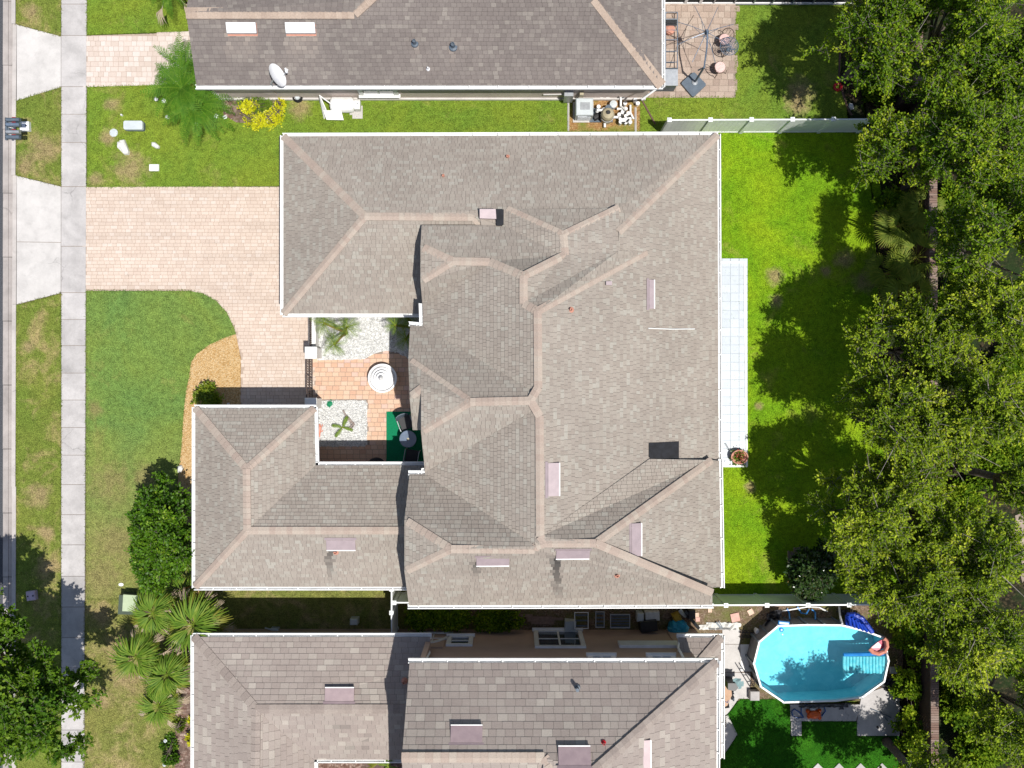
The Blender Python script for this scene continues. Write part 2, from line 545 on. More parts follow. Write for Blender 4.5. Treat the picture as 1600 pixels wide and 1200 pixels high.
MAT['cap_main'] = tinted('tan_ridge_shingle', [(0.0, (0.36, 0.285, 0.238)), (0.5, (0.39, 0.318, 0.265)), (1.0, (0.41, 0.35, 0.292))], 'obj', nscale=26, namt=0.14)
MAT['cap_north'] = tinted('tan_ridge_shingle_aged', [(0.0, (0.35, 0.27, 0.215)), (1.0, (0.41, 0.325, 0.26))], 'obj', nscale=20, namt=0.16)
MAT['cap_south'] = tinted('taupe_ridge_shingle', [(0.0, (0.26, 0.215, 0.19)), (1.0, (0.33, 0.28, 0.245))], 'obj', nscale=20, namt=0.14)
# paving
PAV = [(0.0, (0.535, 0.43, 0.355)), (0.4, (0.57, 0.465, 0.385)), (0.75, (0.59, 0.485, 0.405)), (1.0, (0.605, 0.515, 0.445))]
PAVC = [(0.0, (0.55, 0.34, 0.24)), (0.4, (0.60, 0.40, 0.28)), (0.8, (0.63, 0.45, 0.33)), (1.0, (0.60, 0.41, 0.35))]
def worn_paving(m):
    nt = m.node_tree
    bs = nt.nodes["Principled BSDF"]
    src = bs.inputs["Base Color"].links[0].from_socket
    w = noise(nt, 0.9, 5, 0.6, 0.2, stretch=(0.18, 1.6, 1))
    col = mix(nt, 1.0, src, ramp(nt, w, [(0.36, 0.93), (0.55, 1.02)]), 'MULTIPLY')
    o = noise(nt, 1.7, 3, 0.5)
    col = mix(nt, ramp(nt, o, [(0.70, 0.0), (0.76, 0.35)]), col, (0.20, 0.17, 0.15))
    nt.links.new(col, bs.inputs["Base Color"])


MAT['pav'] = tinted('blush_paver', PAV, 'tint', nscale=26, namt=0.08, big=(0.35, 0.07))
MAT['pav_o'] = tinted('blush_paver_piece', PAV, 'obj', nscale=26, namt=0.08, big=(0.35, 0.07))
MAT['pavc_o'] = tinted('apricot_paver_piece', PAVC, 'obj', nscale=26, namt=0.12)
MAT['pavn'] = tinted('cream_paver', [(0.0, (0.52, 0.43, 0.37)), (0.5, (0.58, 0.49, 0.43)), (1.0, (0.61, 0.54, 0.49))], 'tint', nscale=26, namt=0.09)
MAT['pavp'] = tinted('patio_paver', [(0.0, (0.33, 0.25, 0.205)), (0.5, (0.41, 0.32, 0.26)), (1.0, (0.46, 0.375, 0.31))], 'obj', nscale=20, namt=0.16, big=(0.5, 0.12))
worn_paving(MAT['pav'])
worn_paving(MAT['pav_o'])
MAT['tile'] = tinted('white_patio_tile', [(0.0, (0.47, 0.515, 0.56)), (1.0, (0.53, 0.57, 0.61))], 'obj', 0.35, 6, 0.05, bmp=0)
MAT['brick'] = tinted('red_brown_brick', [(0.0, (0.11, 0.055, 0.04)), (0.6, (0.18, 0.11, 0.085)), (1.0, (0.27, 0.20, 0.165))], 'tint', nscale=40, namt=0.25)
# ground covers
MAT['g_front'] = grass('front_lawn_grass', (0.145, 0.25, 0.06), (0.195, 0.275, 0.055), (0.28, 0.275, 0.08), 0.44, 1, spots=[(172, 755, 34), (180, 850, 40), (160, 905, 34), (230, 745, 24), (148, 640, 14)], spotc=(0.27, 0.235, 0.095), fade=(640, 880, (0.265, 0.27, 0.08)))
MAT['g_strip'] = grass('verge_grass', (0.155, 0.215, 0.035), (0.205, 0.235, 0.045), (0.40, 0.31, 0.14), 0.50, 5, dscale=0.8, spots=[(68, 232, 24), (50, 18, 13), (40, 255, 18), (60, 775, 22), (72, 830, 14), (75, 890, 20), (45, 540, 12)])
MAT['g_side'] = grass('side_lawn_grass', (0.15, 0.25, 0.03), (0.205, 0.275, 0.03), (0.31, 0.28, 0.085), 0.42, 9, spots=[(205, 262, 30), (170, 215, 14), (150, 280, 12), (175, 165, 12), (470, 170, 18), (1250, 145, 26), (1245, 168, 18)])
MAT['g_vivid'] = grass('lush_lawn_grass', (0.155, 0.31, 0.010), (0.25, 0.38, 0.012), (0.33, 0.34, 0.06), 0.43, 13, spots=[(1210, 433, 15), (1318, 405, 17), (1385, 420, 34), (1290, 425, 10), (1212, 470, 12), (1172, 760, 10), (1185, 635, 8), (1350, 440, 20)], spotc=(0.34, 0.25, 0.13))
MAT['g_dry'] = grass('dry_lawn_grass', (0.185, 0.215, 0.05), (0.24, 0.235, 0.065), (0.40, 0.315, 0.15), 0.52, 17, dscale=0.9, spots=[(160, 960, 22), (190, 1010, 30), (200, 1060, 30), (160, 1090, 18)])
MAT['g_turf'] = grass('deep_green_turf', (0.022, 0.12, 0.006), (0.04, 0.16, 0.008), (0.05, 0.08, 0.015), 0.35, 21)
MAT['dirt'] = loose('bare_dirt', [(0.0, (0.16, 0.105, 0.07)), (0.6, (0.23, 0.16, 0.11)), (1.0, (0.32, 0.24, 0.18))], 22, (0.9, (0.13, 0.14, 0.04)))
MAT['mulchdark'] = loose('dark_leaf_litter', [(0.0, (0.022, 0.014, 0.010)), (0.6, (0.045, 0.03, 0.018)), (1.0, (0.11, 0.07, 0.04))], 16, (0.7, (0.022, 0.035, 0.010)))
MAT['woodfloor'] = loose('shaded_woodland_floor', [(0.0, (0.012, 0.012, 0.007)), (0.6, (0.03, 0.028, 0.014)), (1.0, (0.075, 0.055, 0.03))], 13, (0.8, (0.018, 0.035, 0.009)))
MAT['mulchbrown'] = loose('brown_bark_chips', [(0.0, (0.15, 0.085, 0.065)), (0.6, (0.28, 0.185, 0.15)), (1.0, (0.42, 0.32, 0.27))], 14, (1.1, (0.11, 0.08, 0.065)))
MAT['chips'] = loose('golden_stone_chips', [(0.0, (0.46, 0.27, 0.10)), (0.5, (0.62, 0.41, 0.19)), (1.0, (0.68, 0.50, 0.28))], 26)
MAT['whitegravel'] = loose('white_pebbles', [(0.0, (0.52, 0.52, 0.51)), (0.4, (0.70, 0.70, 0.68)), (1.0, (0.78, 0.78, 0.76))], 20, bmp=0.5, dist=0.02)
MAT['orangechips'] = loose('orange_mulch', [(0.0, (0.28, 0.14, 0.05)), (0.6, (0.42, 0.24, 0.10)), (1.0, (0.48, 0.32, 0.15))], 22, (0.8, (0.15, 0.20, 0.03)))
MAT['sandpath'] = simple('pale_sand', (0.36, 0.29, 0.235), (0.20, 0.15, 0.115), 4, 0.95)
# foliage
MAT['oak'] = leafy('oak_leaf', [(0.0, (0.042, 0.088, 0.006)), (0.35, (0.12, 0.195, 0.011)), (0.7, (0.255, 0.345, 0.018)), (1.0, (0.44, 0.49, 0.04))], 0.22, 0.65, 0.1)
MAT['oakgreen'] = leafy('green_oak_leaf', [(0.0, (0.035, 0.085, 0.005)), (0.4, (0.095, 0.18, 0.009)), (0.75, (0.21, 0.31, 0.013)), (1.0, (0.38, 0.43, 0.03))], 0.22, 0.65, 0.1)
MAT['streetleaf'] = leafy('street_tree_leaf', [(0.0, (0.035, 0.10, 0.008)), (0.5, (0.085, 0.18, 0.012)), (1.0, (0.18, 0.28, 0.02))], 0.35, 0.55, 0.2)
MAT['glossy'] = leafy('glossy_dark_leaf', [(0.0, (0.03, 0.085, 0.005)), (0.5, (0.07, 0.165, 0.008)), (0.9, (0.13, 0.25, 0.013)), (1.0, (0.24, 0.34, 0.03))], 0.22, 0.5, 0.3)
MAT['darkshrub'] = leafy('dark_shrub_leaf', [(0.0, (0.02, 0.05, 0.012)), (0.6, (0.045, 0.09, 0.02)), (0.92, (0.09, 0.13, 0.03)), (1.0, (0.22, 0.15, 0.05))], 0.25, 0.25, 0.6)
MAT['yellowleaf'] = leafy('yellow_croton_leaf', [(0.0, (0.35, 0.40, 0.01)), (0.5, (0.64, 0.64, 0.015)), (1.0, (0.74, 0.70, 0.05))], 0.3)
MAT['limeleaf'] = leafy('lime_leaf', [(0.0, (0.09, 0.16, 0.015)), (0.6, (0.18, 0.26, 0.02)), (1.0, (0.30, 0.32, 0.04))], 0.35)
MAT['frond'] = leafy('palm_frond', [(0.0, (0.07, 0.15, 0.014)), (0.5, (0.13, 0.23, 0.022)), (1.0, (0.27, 0.33, 0.045))], 0.3, 0.6, 0.2)
MAT['frond_ferny'] = leafy('ferny_palm_frond', [(0.0, (0.05, 0.15, 0.012)), (0.5, (0.09, 0.22, 0.015)), (1.0, (0.18, 0.30, 0.03))], 0.3, 0.6, 0.2)
MAT['frond_dry'] = leafy('dry_palm_frond', [(0.0, (0.32, 0.24, 0.16)), (0.6, (0.45, 0.36, 0.26)), (1.0, (0.52, 0.45, 0.36))], 0.15, 0.8)
MAT['frond_yel'] = leafy('yellowing_palm_frond', [(0.0, (0.17, 0.20, 0.02)), (1.0, (0.32, 0.29, 0.05))], 0.3, 0.5)
MAT['frond_shade'] = leafy('palmetto_frond', [(0.0, (0.10, 0.16, 0.016)), (0.6, (0.19, 0.24, 0.025)), (1.0, (0.30, 0.30, 0.05))], 0.35, 0.6, 0.2)
# ---------------------------------------------------------------- ground, road, lawns, paving
def pts2(px):
    return [P(x, y) for x, y in px]


def sheet(name, px, z1, mat, z0=-0.12, kind='structure'):
    mb = MB()
    mb.prism(pts2(px), z0, z1)
    return mb.build(name, MAT[mat], kind=kind)


def ragged(px, step=9, amp=3.5, seed=1):
    rr = random.Random(seed)
    out = []
    for i in range(len(px)):
        (x0, y0), (x1, y1) = px[i], px[(i + 1) % len(px)]
        n = max(1, int(math.hypot(x1 - x0, y1 - y0) / step))
        for k in range(n):
            out.append((x0 + (x1 - x0) * k / n + rr.uniform(-amp, amp), y0 + (y1 - y0) * k / n + rr.uniform(-amp, amp)))
    return out


mb = MB()
mb.prism([(-160, -160), (160, -160), (160, 160), (-160, 160)], -0.6, -0.14)
mb.build('ground', MAT['g_side'], kind='structure')
sheet('road', [(-900, -900), (5, -900), (3, 2100), (-900, 2100)], -0.05, 'asphalt', -0.3)
KERB = MB()
for a, b in ((-600, 38), (38, 158), (158, 274), (274, 476), (476, 760), (760, 1100), (1100, 1800)):
    low = (a, b) in ((38, 158), (274, 476))
    KERB.prism(pts2([(20.5, a), (26.5, a), (25.5, b), (19.5, b)]), -0.3, 0.03 if low else 0.085)
KERB.build('kerb', MAT['curb'], kind='structure')
PAN = MB()
for i in range(-6, 18):
    a, b = i * 100 + 2, i * 100 + 101.2
    PAN.prism(pts2([(4.6, a), (12.8, a), (12.6, b), (4.2, b)]), -0.3, -0.005)
    PAN.prism(pts2([(13.1, a), (20.3, a), (20.0, b), (12.9, b)]), -0.3, -0.02)
PAN.build('gutter_pan', MAT['pan'], kind='structure')

LAWN = [
    ([(26, -400), (96, -400), (96, 57), (26, 38)], 'g_strip'),
    ([(26, 158), (96, 137), (96, 291), (26, 274)], 'g_strip'),
    ([(26, 477), (96, 459), (96, 1800), (25, 1800)], 'g_strip'),
    ([(137, -400), (300, -400), (300, 49), (137, 55)], 'g_side'),
    ([(137, 136.5), (330, 131), (345, 150), (888, 150), (888, 206), (1000, 206), (1000, 152), (1037, 152), (1149, 153), (1149, 11), (1326, 11), (1322, 206),
      (1046, 207), (1040, 218), (480, 222), (480, 291), (137, 292.5)], 'g_side'),
    ([(1085, 207), (1400, 205), (1400, 930), (1085, 930)], 'g_vivid'),
    ([(136, 455), (298, 455), (318, 459), (338, 470), (355, 489), (366, 512), (369, 522), (350, 528), (327, 539), (308, 553), (299, 566), (296, 590),
      (291, 612), (287, 650), (284, 700), (278, 750), (275, 780), (282, 800), (300, 850), (300, 936), (135, 936)], 'g_front'),
    ([(134, 936), (300, 936), (340, 905), (690, 905), (690, 990), (360, 990), (300, 1000), (278, 1010), (275, 1100), (274, 1180), (268, 1800), (132, 1800)], 'g_dry'),
    ([(1128, 1184), (1152, 1148), (1136, 1117), (1156, 1092), (1234, 1092), (1234, 1150), (1253, 1150), (1253, 1126), (1338, 1127), (1338, 1150), (1406, 1150), (1406, 1800), (1128, 1800)], 'g_turf'),
]
for px, m in LAWN:
    sheet('lawn', px, 0.05, m)
sheet('dirt', [(640, 905), (1410, 905), (1410, 1095), (1125, 1095), (1125, 1002), (640, 1002)], 0.04, 'dirt')
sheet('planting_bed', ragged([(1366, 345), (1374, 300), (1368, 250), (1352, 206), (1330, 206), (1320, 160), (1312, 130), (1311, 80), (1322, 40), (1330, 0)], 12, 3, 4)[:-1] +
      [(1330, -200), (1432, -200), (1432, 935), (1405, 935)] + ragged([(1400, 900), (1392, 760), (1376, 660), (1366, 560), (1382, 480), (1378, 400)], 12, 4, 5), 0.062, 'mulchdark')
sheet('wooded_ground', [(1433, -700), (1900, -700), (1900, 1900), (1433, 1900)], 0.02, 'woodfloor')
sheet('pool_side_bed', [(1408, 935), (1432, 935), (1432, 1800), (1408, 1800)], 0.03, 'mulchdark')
sheet('sand_path', ragged([(1588, 800), (1640, 780), (1660, 880), (1600, 905), (1584, 850)], 6, 5, 6), 0.05, 'sandpath')
sheet('stone_chip_bed', [(369, 522), (350, 528), (327, 539), (308, 553), (299, 566), (296, 590), (291, 612), (287, 650), (284, 700), (278, 750), (275, 780), (282, 800),
                         (300, 850), (300, 940), (380, 940), (380, 640), (376, 640), (376.5, 560)], 0.045, 'chips')
sheet('bark_chip_bed', [(300, 1000), (278, 1010), (275, 1100), (274, 1180), (268, 1800), (380, 1800), (380, 985)], 0.045, 'mulchbrown')
sheet('bark_chip_bed', [(488, 1170), (645, 1170), (645, 1500), (488, 1500)], 0.05, 'mulchbrown')
sheet('equipment_bed', [(888, 150), (888, 206), (1000, 206), (1000, 150)], 0.045, 'orangechips')
sheet('shrub_bed', [(345, 150), (410, 150), (440, 160), (442, 184), (420, 194), (370, 192), (350, 180)], 0.056, 'mulchbrown')


def slabs(name, rects, mat, z):
    """a paved strip with one object per poured slab"""
    base = MB()
    xs = [p for r in rects for p in r]
    for r in rects:
        base.prism(pts2(r), -0.12, z - 0.03)
    o = base.build(name, MAT['mortar'], kind='structure')
    for r in rects:
        c = Vector((0, 0, 0))
        q = pts2(r)
        for p in q:
            c += p / len(q)
        m = MB()
        ins = [c + (p - c) * (1 - 0.012 / max(0.2, (p - c).length)) for p in q]
        m.prism(ins, z - 0.05, z + R.uniform(-0.004, 0.004))
        inst('slab', m.mesh('slab', MAT[mat], off=c), o, c)
    return o


ys = [-60, 7, 56, 136, 179, 223, 292, 385, 457.5, 499, 540, 583, 625, 668, 711, 757, 804, 851, 900, 948, 996, 1043, 1090, 1140, 1190, 1240]
slabs('pavement', [[(96.3, a), (136.4 - (a + 60) / 1300 * 4, a), (136.4 - (b + 60) / 1300 * 4, b), (96.3, b)] for a, b in zip(ys[:-1], ys[1:])], 'walk', 0.045)
slabs('driveway_apron', [[(26.6, 38.5), (95.9, 57), (95.9, 136.5), (26.6, 158)]], 'concrete', 0.03)
slabs('driveway_apron', [[(26.6, 274.5), (95.9, 291.5), (95.9, 379), (26.6, 378)], [(26.6, 378), (95.9, 379), (95.9, 458), (26.4, 476)]], 'concrete', 0.03)
slabs('pool_terrace', [[(1128, 983), (1156, 983), (1156, 1006), (1128, 1006)], [(1128, 1006), (1156, 1006), (1156, 1050), (1128, 1050)], [(1128, 1050), (1172, 1050), (1172, 1091), (1154, 1091), (1137, 1114), (1128, 1120)],
                       [(1128, 1120), (1137, 1116), (1152, 1147), (1128, 1183)]], 'concrete', 0.06)
slabs('pool_terrace', [[(1156, 1006), (1181, 1006), (1179, 1049), (1156, 1049)]], 'whitestucco', 0.066)
slabs('pool_walk', [[(1233.5, 1100), (1345, 1100), (1337, 1126), (1234, 1126)], [(1235, 1126), (1252, 1126), (1252, 1138), (1235, 1138)], [(1235, 1138), (1252, 1138), (1252, 1149), (1235, 1149)],
                    [(1345, 1085), (1405, 1064), (1405, 1149), (1338, 1149), (1338, 1126)]], 'walk', 0.07)


def inside(x, y, poly):
    c = False
    j = len(poly) - 1
    for i in range(len(poly)):
        xi, yi = poly[i][0], poly[i][1]
        xj, yj = poly[j][0], poly[j][1]
        if (yi > y) != (yj > y) and x < (xj - xi) * (y - yi) / (yj - yi) + xi:
            c = not c
        j = i
    return c


def pave(name, px, z, rowh, lens, mats, n_obj, holes=(), gap=0.012, focus=None, kindname='paver', base='mortar', seed=1, grid=False, bev=0.006):
    rr = random.Random(seed)
    poly = pts2(px)
    hs = [pts2(h) for h in holes]
    b = MB()
    b.prism(poly, -0.12, z - 0.012)
    root = b.build(name, MAT[base], kind='structure')
    x0, x1 = min(p.x for p in poly), max(p.x for p in poly)
    y0, y1 = min(p.y for p in poly), max(p.y for p in poly)
    pcs = []
    y = y0
    while y < y1:
        x = x0 - (0 if grid else rr.uniform(0, lens[0]))
        while x < x1:
            L = lens[0] if grid else rr.choice(lens)
            cx, cy = x + L / 2, y + rowh / 2
            if inside(cx, cy, poly) and not any(inside(cx, cy, h) for h in hs):
                pcs.append((cx, cy, L))
            x += L
        y += rowh
    if focus:
        f = P(*focus)
        pcs.sort(key=lambda p: (p[0] - f.x) ** 2 + (p[1] - f.y) ** 2)
    shared = {}
    rest = MB()
    for i, (cx, cy, L) in enumerate(pcs):
        dz = rr.uniform(-0.003, 0.003)
        if i < n_obj:
            if L not in shared:
                m = MB()
                m.bevbox((0, 0, -0.02), (L - gap, rowh - gap, 0.04), b=bev)
                shared[L] = m.mesh(kindname, MAT[mats[1]])
            inst(kindname, shared[L], root, (cx, cy, z + dz))
        else:
            rest.bevbox((cx, cy, z + dz - 0.02), (L - gap, rowh - gap, 0.04), b=bev, tint=rr.random())
    if rest.v:
        rest.build(kindname, MAT[mats[0]], root, kind='stuff')
    return root


pave('driveway', [(132, 293), (480, 293), (492, 330), (492, 645), (376, 645), (377, 560), (366, 512), (355, 489), (338, 470), (318, 459), (298, 454.5), (132, 454.5)], 0.035, 0.138,
     (0.14, 0.21, 0.21, 0.28), ('pav', 'pav_o'), 300, focus=(430, 560), seed=3, base='sandjoint', gap=0.009)
pave('driveway', [(132, 56), (340, 49.5), (340, 133), (132, 136.5)], 0.035, 0.2, (0.2, 0.2, 0.3), ('pavn', 'pavn'), 0, seed=4, base='sandjoint', gap=0.009)
pave('courtyard', [(492, 480), (690, 480), (690, 745), (492, 745)], 0.04, 0.178, (0.252,), ('pavc_o', 'pavc_o'), 300, seed=5, focus=(570, 600),
     holes=([(496, 480), (690, 480), (660, 575), (640, 560), (620, 550), (600, 548), (584, 553), (570, 561), (496, 563)], [(496, 626), (573, 626), (573, 697), (496, 697)]))
pave('patio', [(1030, -30), (1149, -30), (1149, 153.5), (1005, 153.5), (1005, 120), (1030, 120)], 0.06, 0.24, (0.24, 0.36), ('pavp', 'pavp'), 300, seed=6)
pave('tiled_patio', [(1100, 410.5), (1163.5, 410.5), (1166, 728), (1100, 728)], 0.08, 0.3375, (0.3375,), ('tile', 'tile'), 300, seed=7, grid=True, gap=0.014, kindname='tile', base='grout', bev=0.002)
cb = MB()
for a, b in (((1161, 409), (1164.5, 728)), ((1100, 409), (1164, 411.5)), ((1100, 726.5), (1167, 729.5))):
    p, q = P(*a), P(*b)
    if abs(a[0] - b[0]) < 10:
        cb.prism([P(a[0], a[1]), P(a[0] + 3.4, a[1]), P(b[0] + 3, b[1]), P(b[0], b[1])], -0.1, 0.105)
    else:
        cb.prism([P(a[0], a[1]), P(b[0], a[1]), P(b[0], b[1]), P(a[0], b[1])], -0.1, 0.101)
cb.build('patio_kerb', MAT['white'], kind='structure')

# pebble beds of the courtyard (loose pebbles as real stones over a pebble sheet)
def pebbles(name, px, z, n, r0, r1, mat, seed):
    rr = random.Random(seed)
    poly = pts2(px)
    o = sheet(name, px, z, mat, kind='stuff')
    m = MB()
    x0, x1 = min(p.x for p in poly), max(p.x for p in poly)
    y0, y1 = min(p.y for p in poly), max(p.y for p in poly)
    while n > 0:
        x, y = rr.uniform(x0, x1), rr.uniform(y0, y1)
        if inside(x, y, poly):
            r = rr.uniform(r0, r1)
            m.box((x, y, z + r * 0.3), (r * 2, r * 1.5, r * 1.2), rr.uniform(0, 3.1), rr.random(), taper=0.5)
            n -= 1
    m.build('pebbles', MAT[mat], kind='stuff')
    return o


pebbles('white_pebble_bed', [(496, 480), (660, 480), (660, 575), (640, 560), (620, 550), (600, 548), (584, 553), (570, 561), (496, 563)], 0.045, 2600, 0.018, 0.05, 'whitegravel', 2)
pebbles('white_pebble_bed', [(496, 626), (570, 625.5), (574, 629), (573.5, 694), (570, 697.5), (496, 697)], 0.05, 1900, 0.018, 0.05, 'whitegravel', 3)


# fences and the brick wall
def fence(name, label, a, b, posts, h, mat='vinyl', shade=None):
    """a, b: ground pixels of the fence line; posts: fractions along it"""
    A, B = P(*a), P(*b)
    t = thing(name, label, 'fence', A)
    d = (B - A)
    L = d.length
    u = d / L
    rz = math.atan2(u.y, u.x)
    n = Vector((-u.y, u.x, 0))
    for f in posts:
        p = A + d * f
        m = MB()
        m.box((p.x, p.y, h / 2), (0.125, 0.125, h), rz)
        m.box((p.x, p.y, h + 0.012), (0.16, 0.16, 0.03), rz)
        m.box((p.x, p.y, h + 0.05), (0.13, 0.13, 0.045), rz, taper=0.15)
        m.build('post', MAT[mat], t)
    fr = sorted(posts)
    for f0, f1 in zip(fr[:-1], fr[1:]):
        p, q = A + d * f0 + u * 0.063, A + d * f1 - u * 0.063
        m = MB()
        k = max(1, round((q - p).length / 0.165))
        for i in range(k):
            s0, s1 = p + (q - p) * (i / k), p + (q - p) * ((i + 1) / k)
            c = (s0 + s1) / 2
            m.box((c.x, c.y, h / 2 - 0.02), ((s1 - s0).length - 0.006, 0.022, h - 0.16), rz)
        m.build('panel', MAT[mat], t)
        for z, hh in ((h - 0.055, 0.11), (0.09, 0.12)):
            m = MB()
            m.obox((p.x, p.y, z), (q.x, q.y, z), 0.05, hh)
            m.build('rail', MAT[mat], t)
    return t


n = 6
fence('vinyl_fence', 'white vinyl privacy fence between the back lawn and the umbrella patio yard', (1034, 207.5), (1400, 206), [i * 61 / 366 for i in range(7)], 1.85)
fence('vinyl_fence', 'white vinyl privacy fence between the back lawn and the oval pool', (1092, 929), (1432, 928), [26 / 340 + i * 61 / 340 for i in range(-0, 6)] + [0.0, 1.0], 1.85)
fence('side_fence', 'short white fence running from the gutter to the tan house wall', (621, 905), (621, 981), [0.0, 0.46, 1.0], 1.85)
fence('side_gate', 'narrow white gate closing the gap beside the taupe roof corner', (622.5, 925.5), (650, 925.5), [1.0, 0.08], 1.8)

wall = thing('brick_wall', 'long low brick wall under the trees with tan coping bricks', 'wall', P(1425, 600))
m = MB()
m.prism([P(1420, 168), P(1430, 168), P(1433, 1500), P(1423, 1500)], -0.1, 1.82)
m.prism([P(1399, -300), P(1409, -300), P(1409, 160), P(1399, 160)], -0.1, 1.82)
m.prism([P(1396, 158), P(1431, 158), P(1431, 170), P(1396, 170)], -0.1, 1.9)
m.build('wall_core', MAT['wallcore'], wall)
m = MB()
rr = random.Random(11)


def brick_run(x0a, x0b, ya, yb):
    A, B = P(x0a, ya), P(x0b, yb)
    L = (B - A).length
    k = int(L / 0.088)
    for i in range(k):
        p = A + (B - A) * ((i + 0.5) / k)
        m.box((p.x + 0.125, p.y, 1.86), (0.29, 0.076, 0.08), rr.uniform(-.02, .02), 0.6 + rr.random() * 0.4)
    for c in range(0, 21):
        kk = int(L / 0.21)
        for i in range(kk):
            p = A + (B - A) * ((i + 0.5 + 0.5 * (c % 2)) / kk)
            m.box((p.x - 0.006, p.y, 0.05 + c * 0.085), (0.022, 0.196, 0.073), 0, rr.random() * 0.8)


brick_run(1399, 1399, -40, 158)
brick_run(1420.2, 1421, 200, 480)
brick_run(1422.5, 1423, 930, 1230)
for y0, y1 in ((170, 200), (480, 930)):
    A, B = P(1420 + (y0 - 168) * 0.0023, y0), P(1420 + (y1 - 168) * 0.0023, y1)
    k = int((B - A).length / 0.088)
    for i in range(k):
        p = A + (B - A) * ((i + 0.5) / k)
        m.box((p.x + 0.125, p.y, 1.86), (0.29, 0.076, 0.08), 0, 0.6 + rr.random() * 0.4)
m.build('brick', MAT['brick'], wall, kind='stuff')
# ---------------------------------------------------------------- roofs and houses
DIRS = {'N': (0, 1), 'S': (0, -1), 'E': (1, 0), 'W': (-1, 0)}


def clip(poly, a, b, c):                 # keep a*x + b*y <= c; points carry (x, y)
    out = []
    n = len(poly)
    for i in range(n):
        p, q = poly[i], poly[(i + 1) % n]
        dp, dq = a * p[0] + b * p[1] - c, a * q[0] + b * q[1] - c
        if dp <= 1e-9:
            out.append(p)
        if (dp < -1e-9 and dq > 1e-9) or (dp > 1e-9 and dq < -1e-9):
            t = dp / (dp - dq)
            out.append((p[0] + (q[0] - p[0]) * t, p[1] + (q[1] - p[1]) * t))
    return out


def shingles(mb, pts, face, expo, wmin, wmax, seed, stain=None, singles=None):
    """lay shingle tabs on a roof face: pts 3-D, face = compass side it drains to"""
    d = DIRS[face]
    t = (d[1], -d[0])
    pts = [Vector(p) for p in pts]
    uv = [(p.x * t[0] + p.y * t[1], p.x * d[0] + p.y * d[1]) for p in pts]
    tris = tessellate_polygon([[Vector((p.x, p.y, 0)) for p in pts]])
    u0, u1 = min(u for u, _ in uv), max(u for u, _ in uv)
    v0, v1 = min(v for _, v in uv), max(v for _, v in uv)
    k0, k1 = math.floor(v0 / expo), math.ceil(v1 / expo)
    rows = {}
    for k in range(k0, k1 + 1):
        rr = random.Random(seed * 7919 + k)
        u = u0 - rr.uniform(0, wmax)
        tabs = []
        while u < u1:
            w = rr.uniform(wmin, wmax)
            tabs.append((u, u + w, rr.random() ** 1.0, rr.uniform(0.8, 1.3)))
            u += w
        rows[k] = tabs
    T = []
    for a, b, c in tris:
        A, B, C = uv[a], uv[b], uv[c]
        ar = (B[0] - A[0]) * (C[1] - A[1]) - (C[0] - A[0]) * (B[1] - A[1])
        if abs(ar) < 1e-5:
            continue
        if ar < 0:
            b, c = c, b
            B, C = C, B
            ar = -ar
        za, zb, zc = pts[a].z, pts[b].z, pts[c].z
        gx = ((zb - za) * (C[1] - A[1]) - (zc - za) * (B[1] - A[1])) / ar
        gy = ((zc - za) * (B[0] - A[0]) - (zb - za) * (C[0] - A[0])) / ar
        T.append((A, B, C, za - gx * A[0] - gy * A[1], gx, gy))
    for (A, B, C, z0, gx, gy) in T:
        hp = []
        for p, q in ((A, B), (B, C), (C, A)):
            ex, ey = q[0] - p[0], q[1] - p[1]
            hp.append((ey, -ex, ey * p[0] - ex * p[1]))
        tu0, tu1 = min(A[0], B[0], C[0]), max(A[0], B[0], C[0])
        tv0, tv1 = min(A[1], B[1], C[1]), max(A[1], B[1], C[1])
        for k in range(math.floor(tv0 / expo), math.ceil(tv1 / expo) + 1):
            va, vb = k * expo, (k + 1) * expo
            for (ua, ub, tint, th) in rows.get(k, ()):
                if ub < tu0 or ua > tu1:
                    continue
                g = 0.004
                poly = [(ua + g, va), (ub - g, va), (ub - g, vb), (ua + g, vb)]
                full = True
                for (a, b, c) in hp:
                    if full and all(a * p[0] + b * p[1] <= c for p in poly):
                        continue
                    full = False
                    poly = clip(poly, a, b, c)
                    if len(poly) < 3:
                        break
                if len(poly) < 3:
                    continue
                lift = 0.02 * th
                vs, low = [], []
                for (u, v) in poly:
                    z = z0 + gx * u + gy * v
                    vs.append((u * t[0] + v * d[0], u * t[1] + v * d[1], z + 0.006 + lift * (v - va) / expo))
                    low.append(v > vb - 1e-6)
                n = len(vs)
                a2 = sum(vs[i][0] * vs[(i + 1) % n][1] - vs[(i + 1) % n][0] * vs[i][1] for i in range(n))
                if abs(a2) < 2e-4:
                    continue
                if a2 < 0:
                    vs.reverse()
                    low.reverse()
                fs = [tuple(range(n))]
                ext = []
                for i in range(n):
                    j = (i + 1) % n
                    if low[i] and low[j]:
                        e = n + len(ext)
                        ext += [(vs[i][0], vs[i][1], vs[i][2] - lift - 0.012), (vs[j][0], vs[j][1], vs[j][2] - lift - 0.012)]
                        fs.append((i, e, e + 1, j))
                soot = 0.0
                cx, cy, cz = (sum(p[q] for p in vs) / n for q in range(3))
                if stain:
                    f = S / (1 - cz / H)
                    soot = stain(800 + cx * f, 600 - cy * f)
                if singles is not None and full:
                    singles.append((cz, vs + ext, fs, tint, soot))
                else:
                    mb.add(vs + ext, fs, tint, 0, soot)


def poly3(lst):
    return [P(*q) for q in lst]


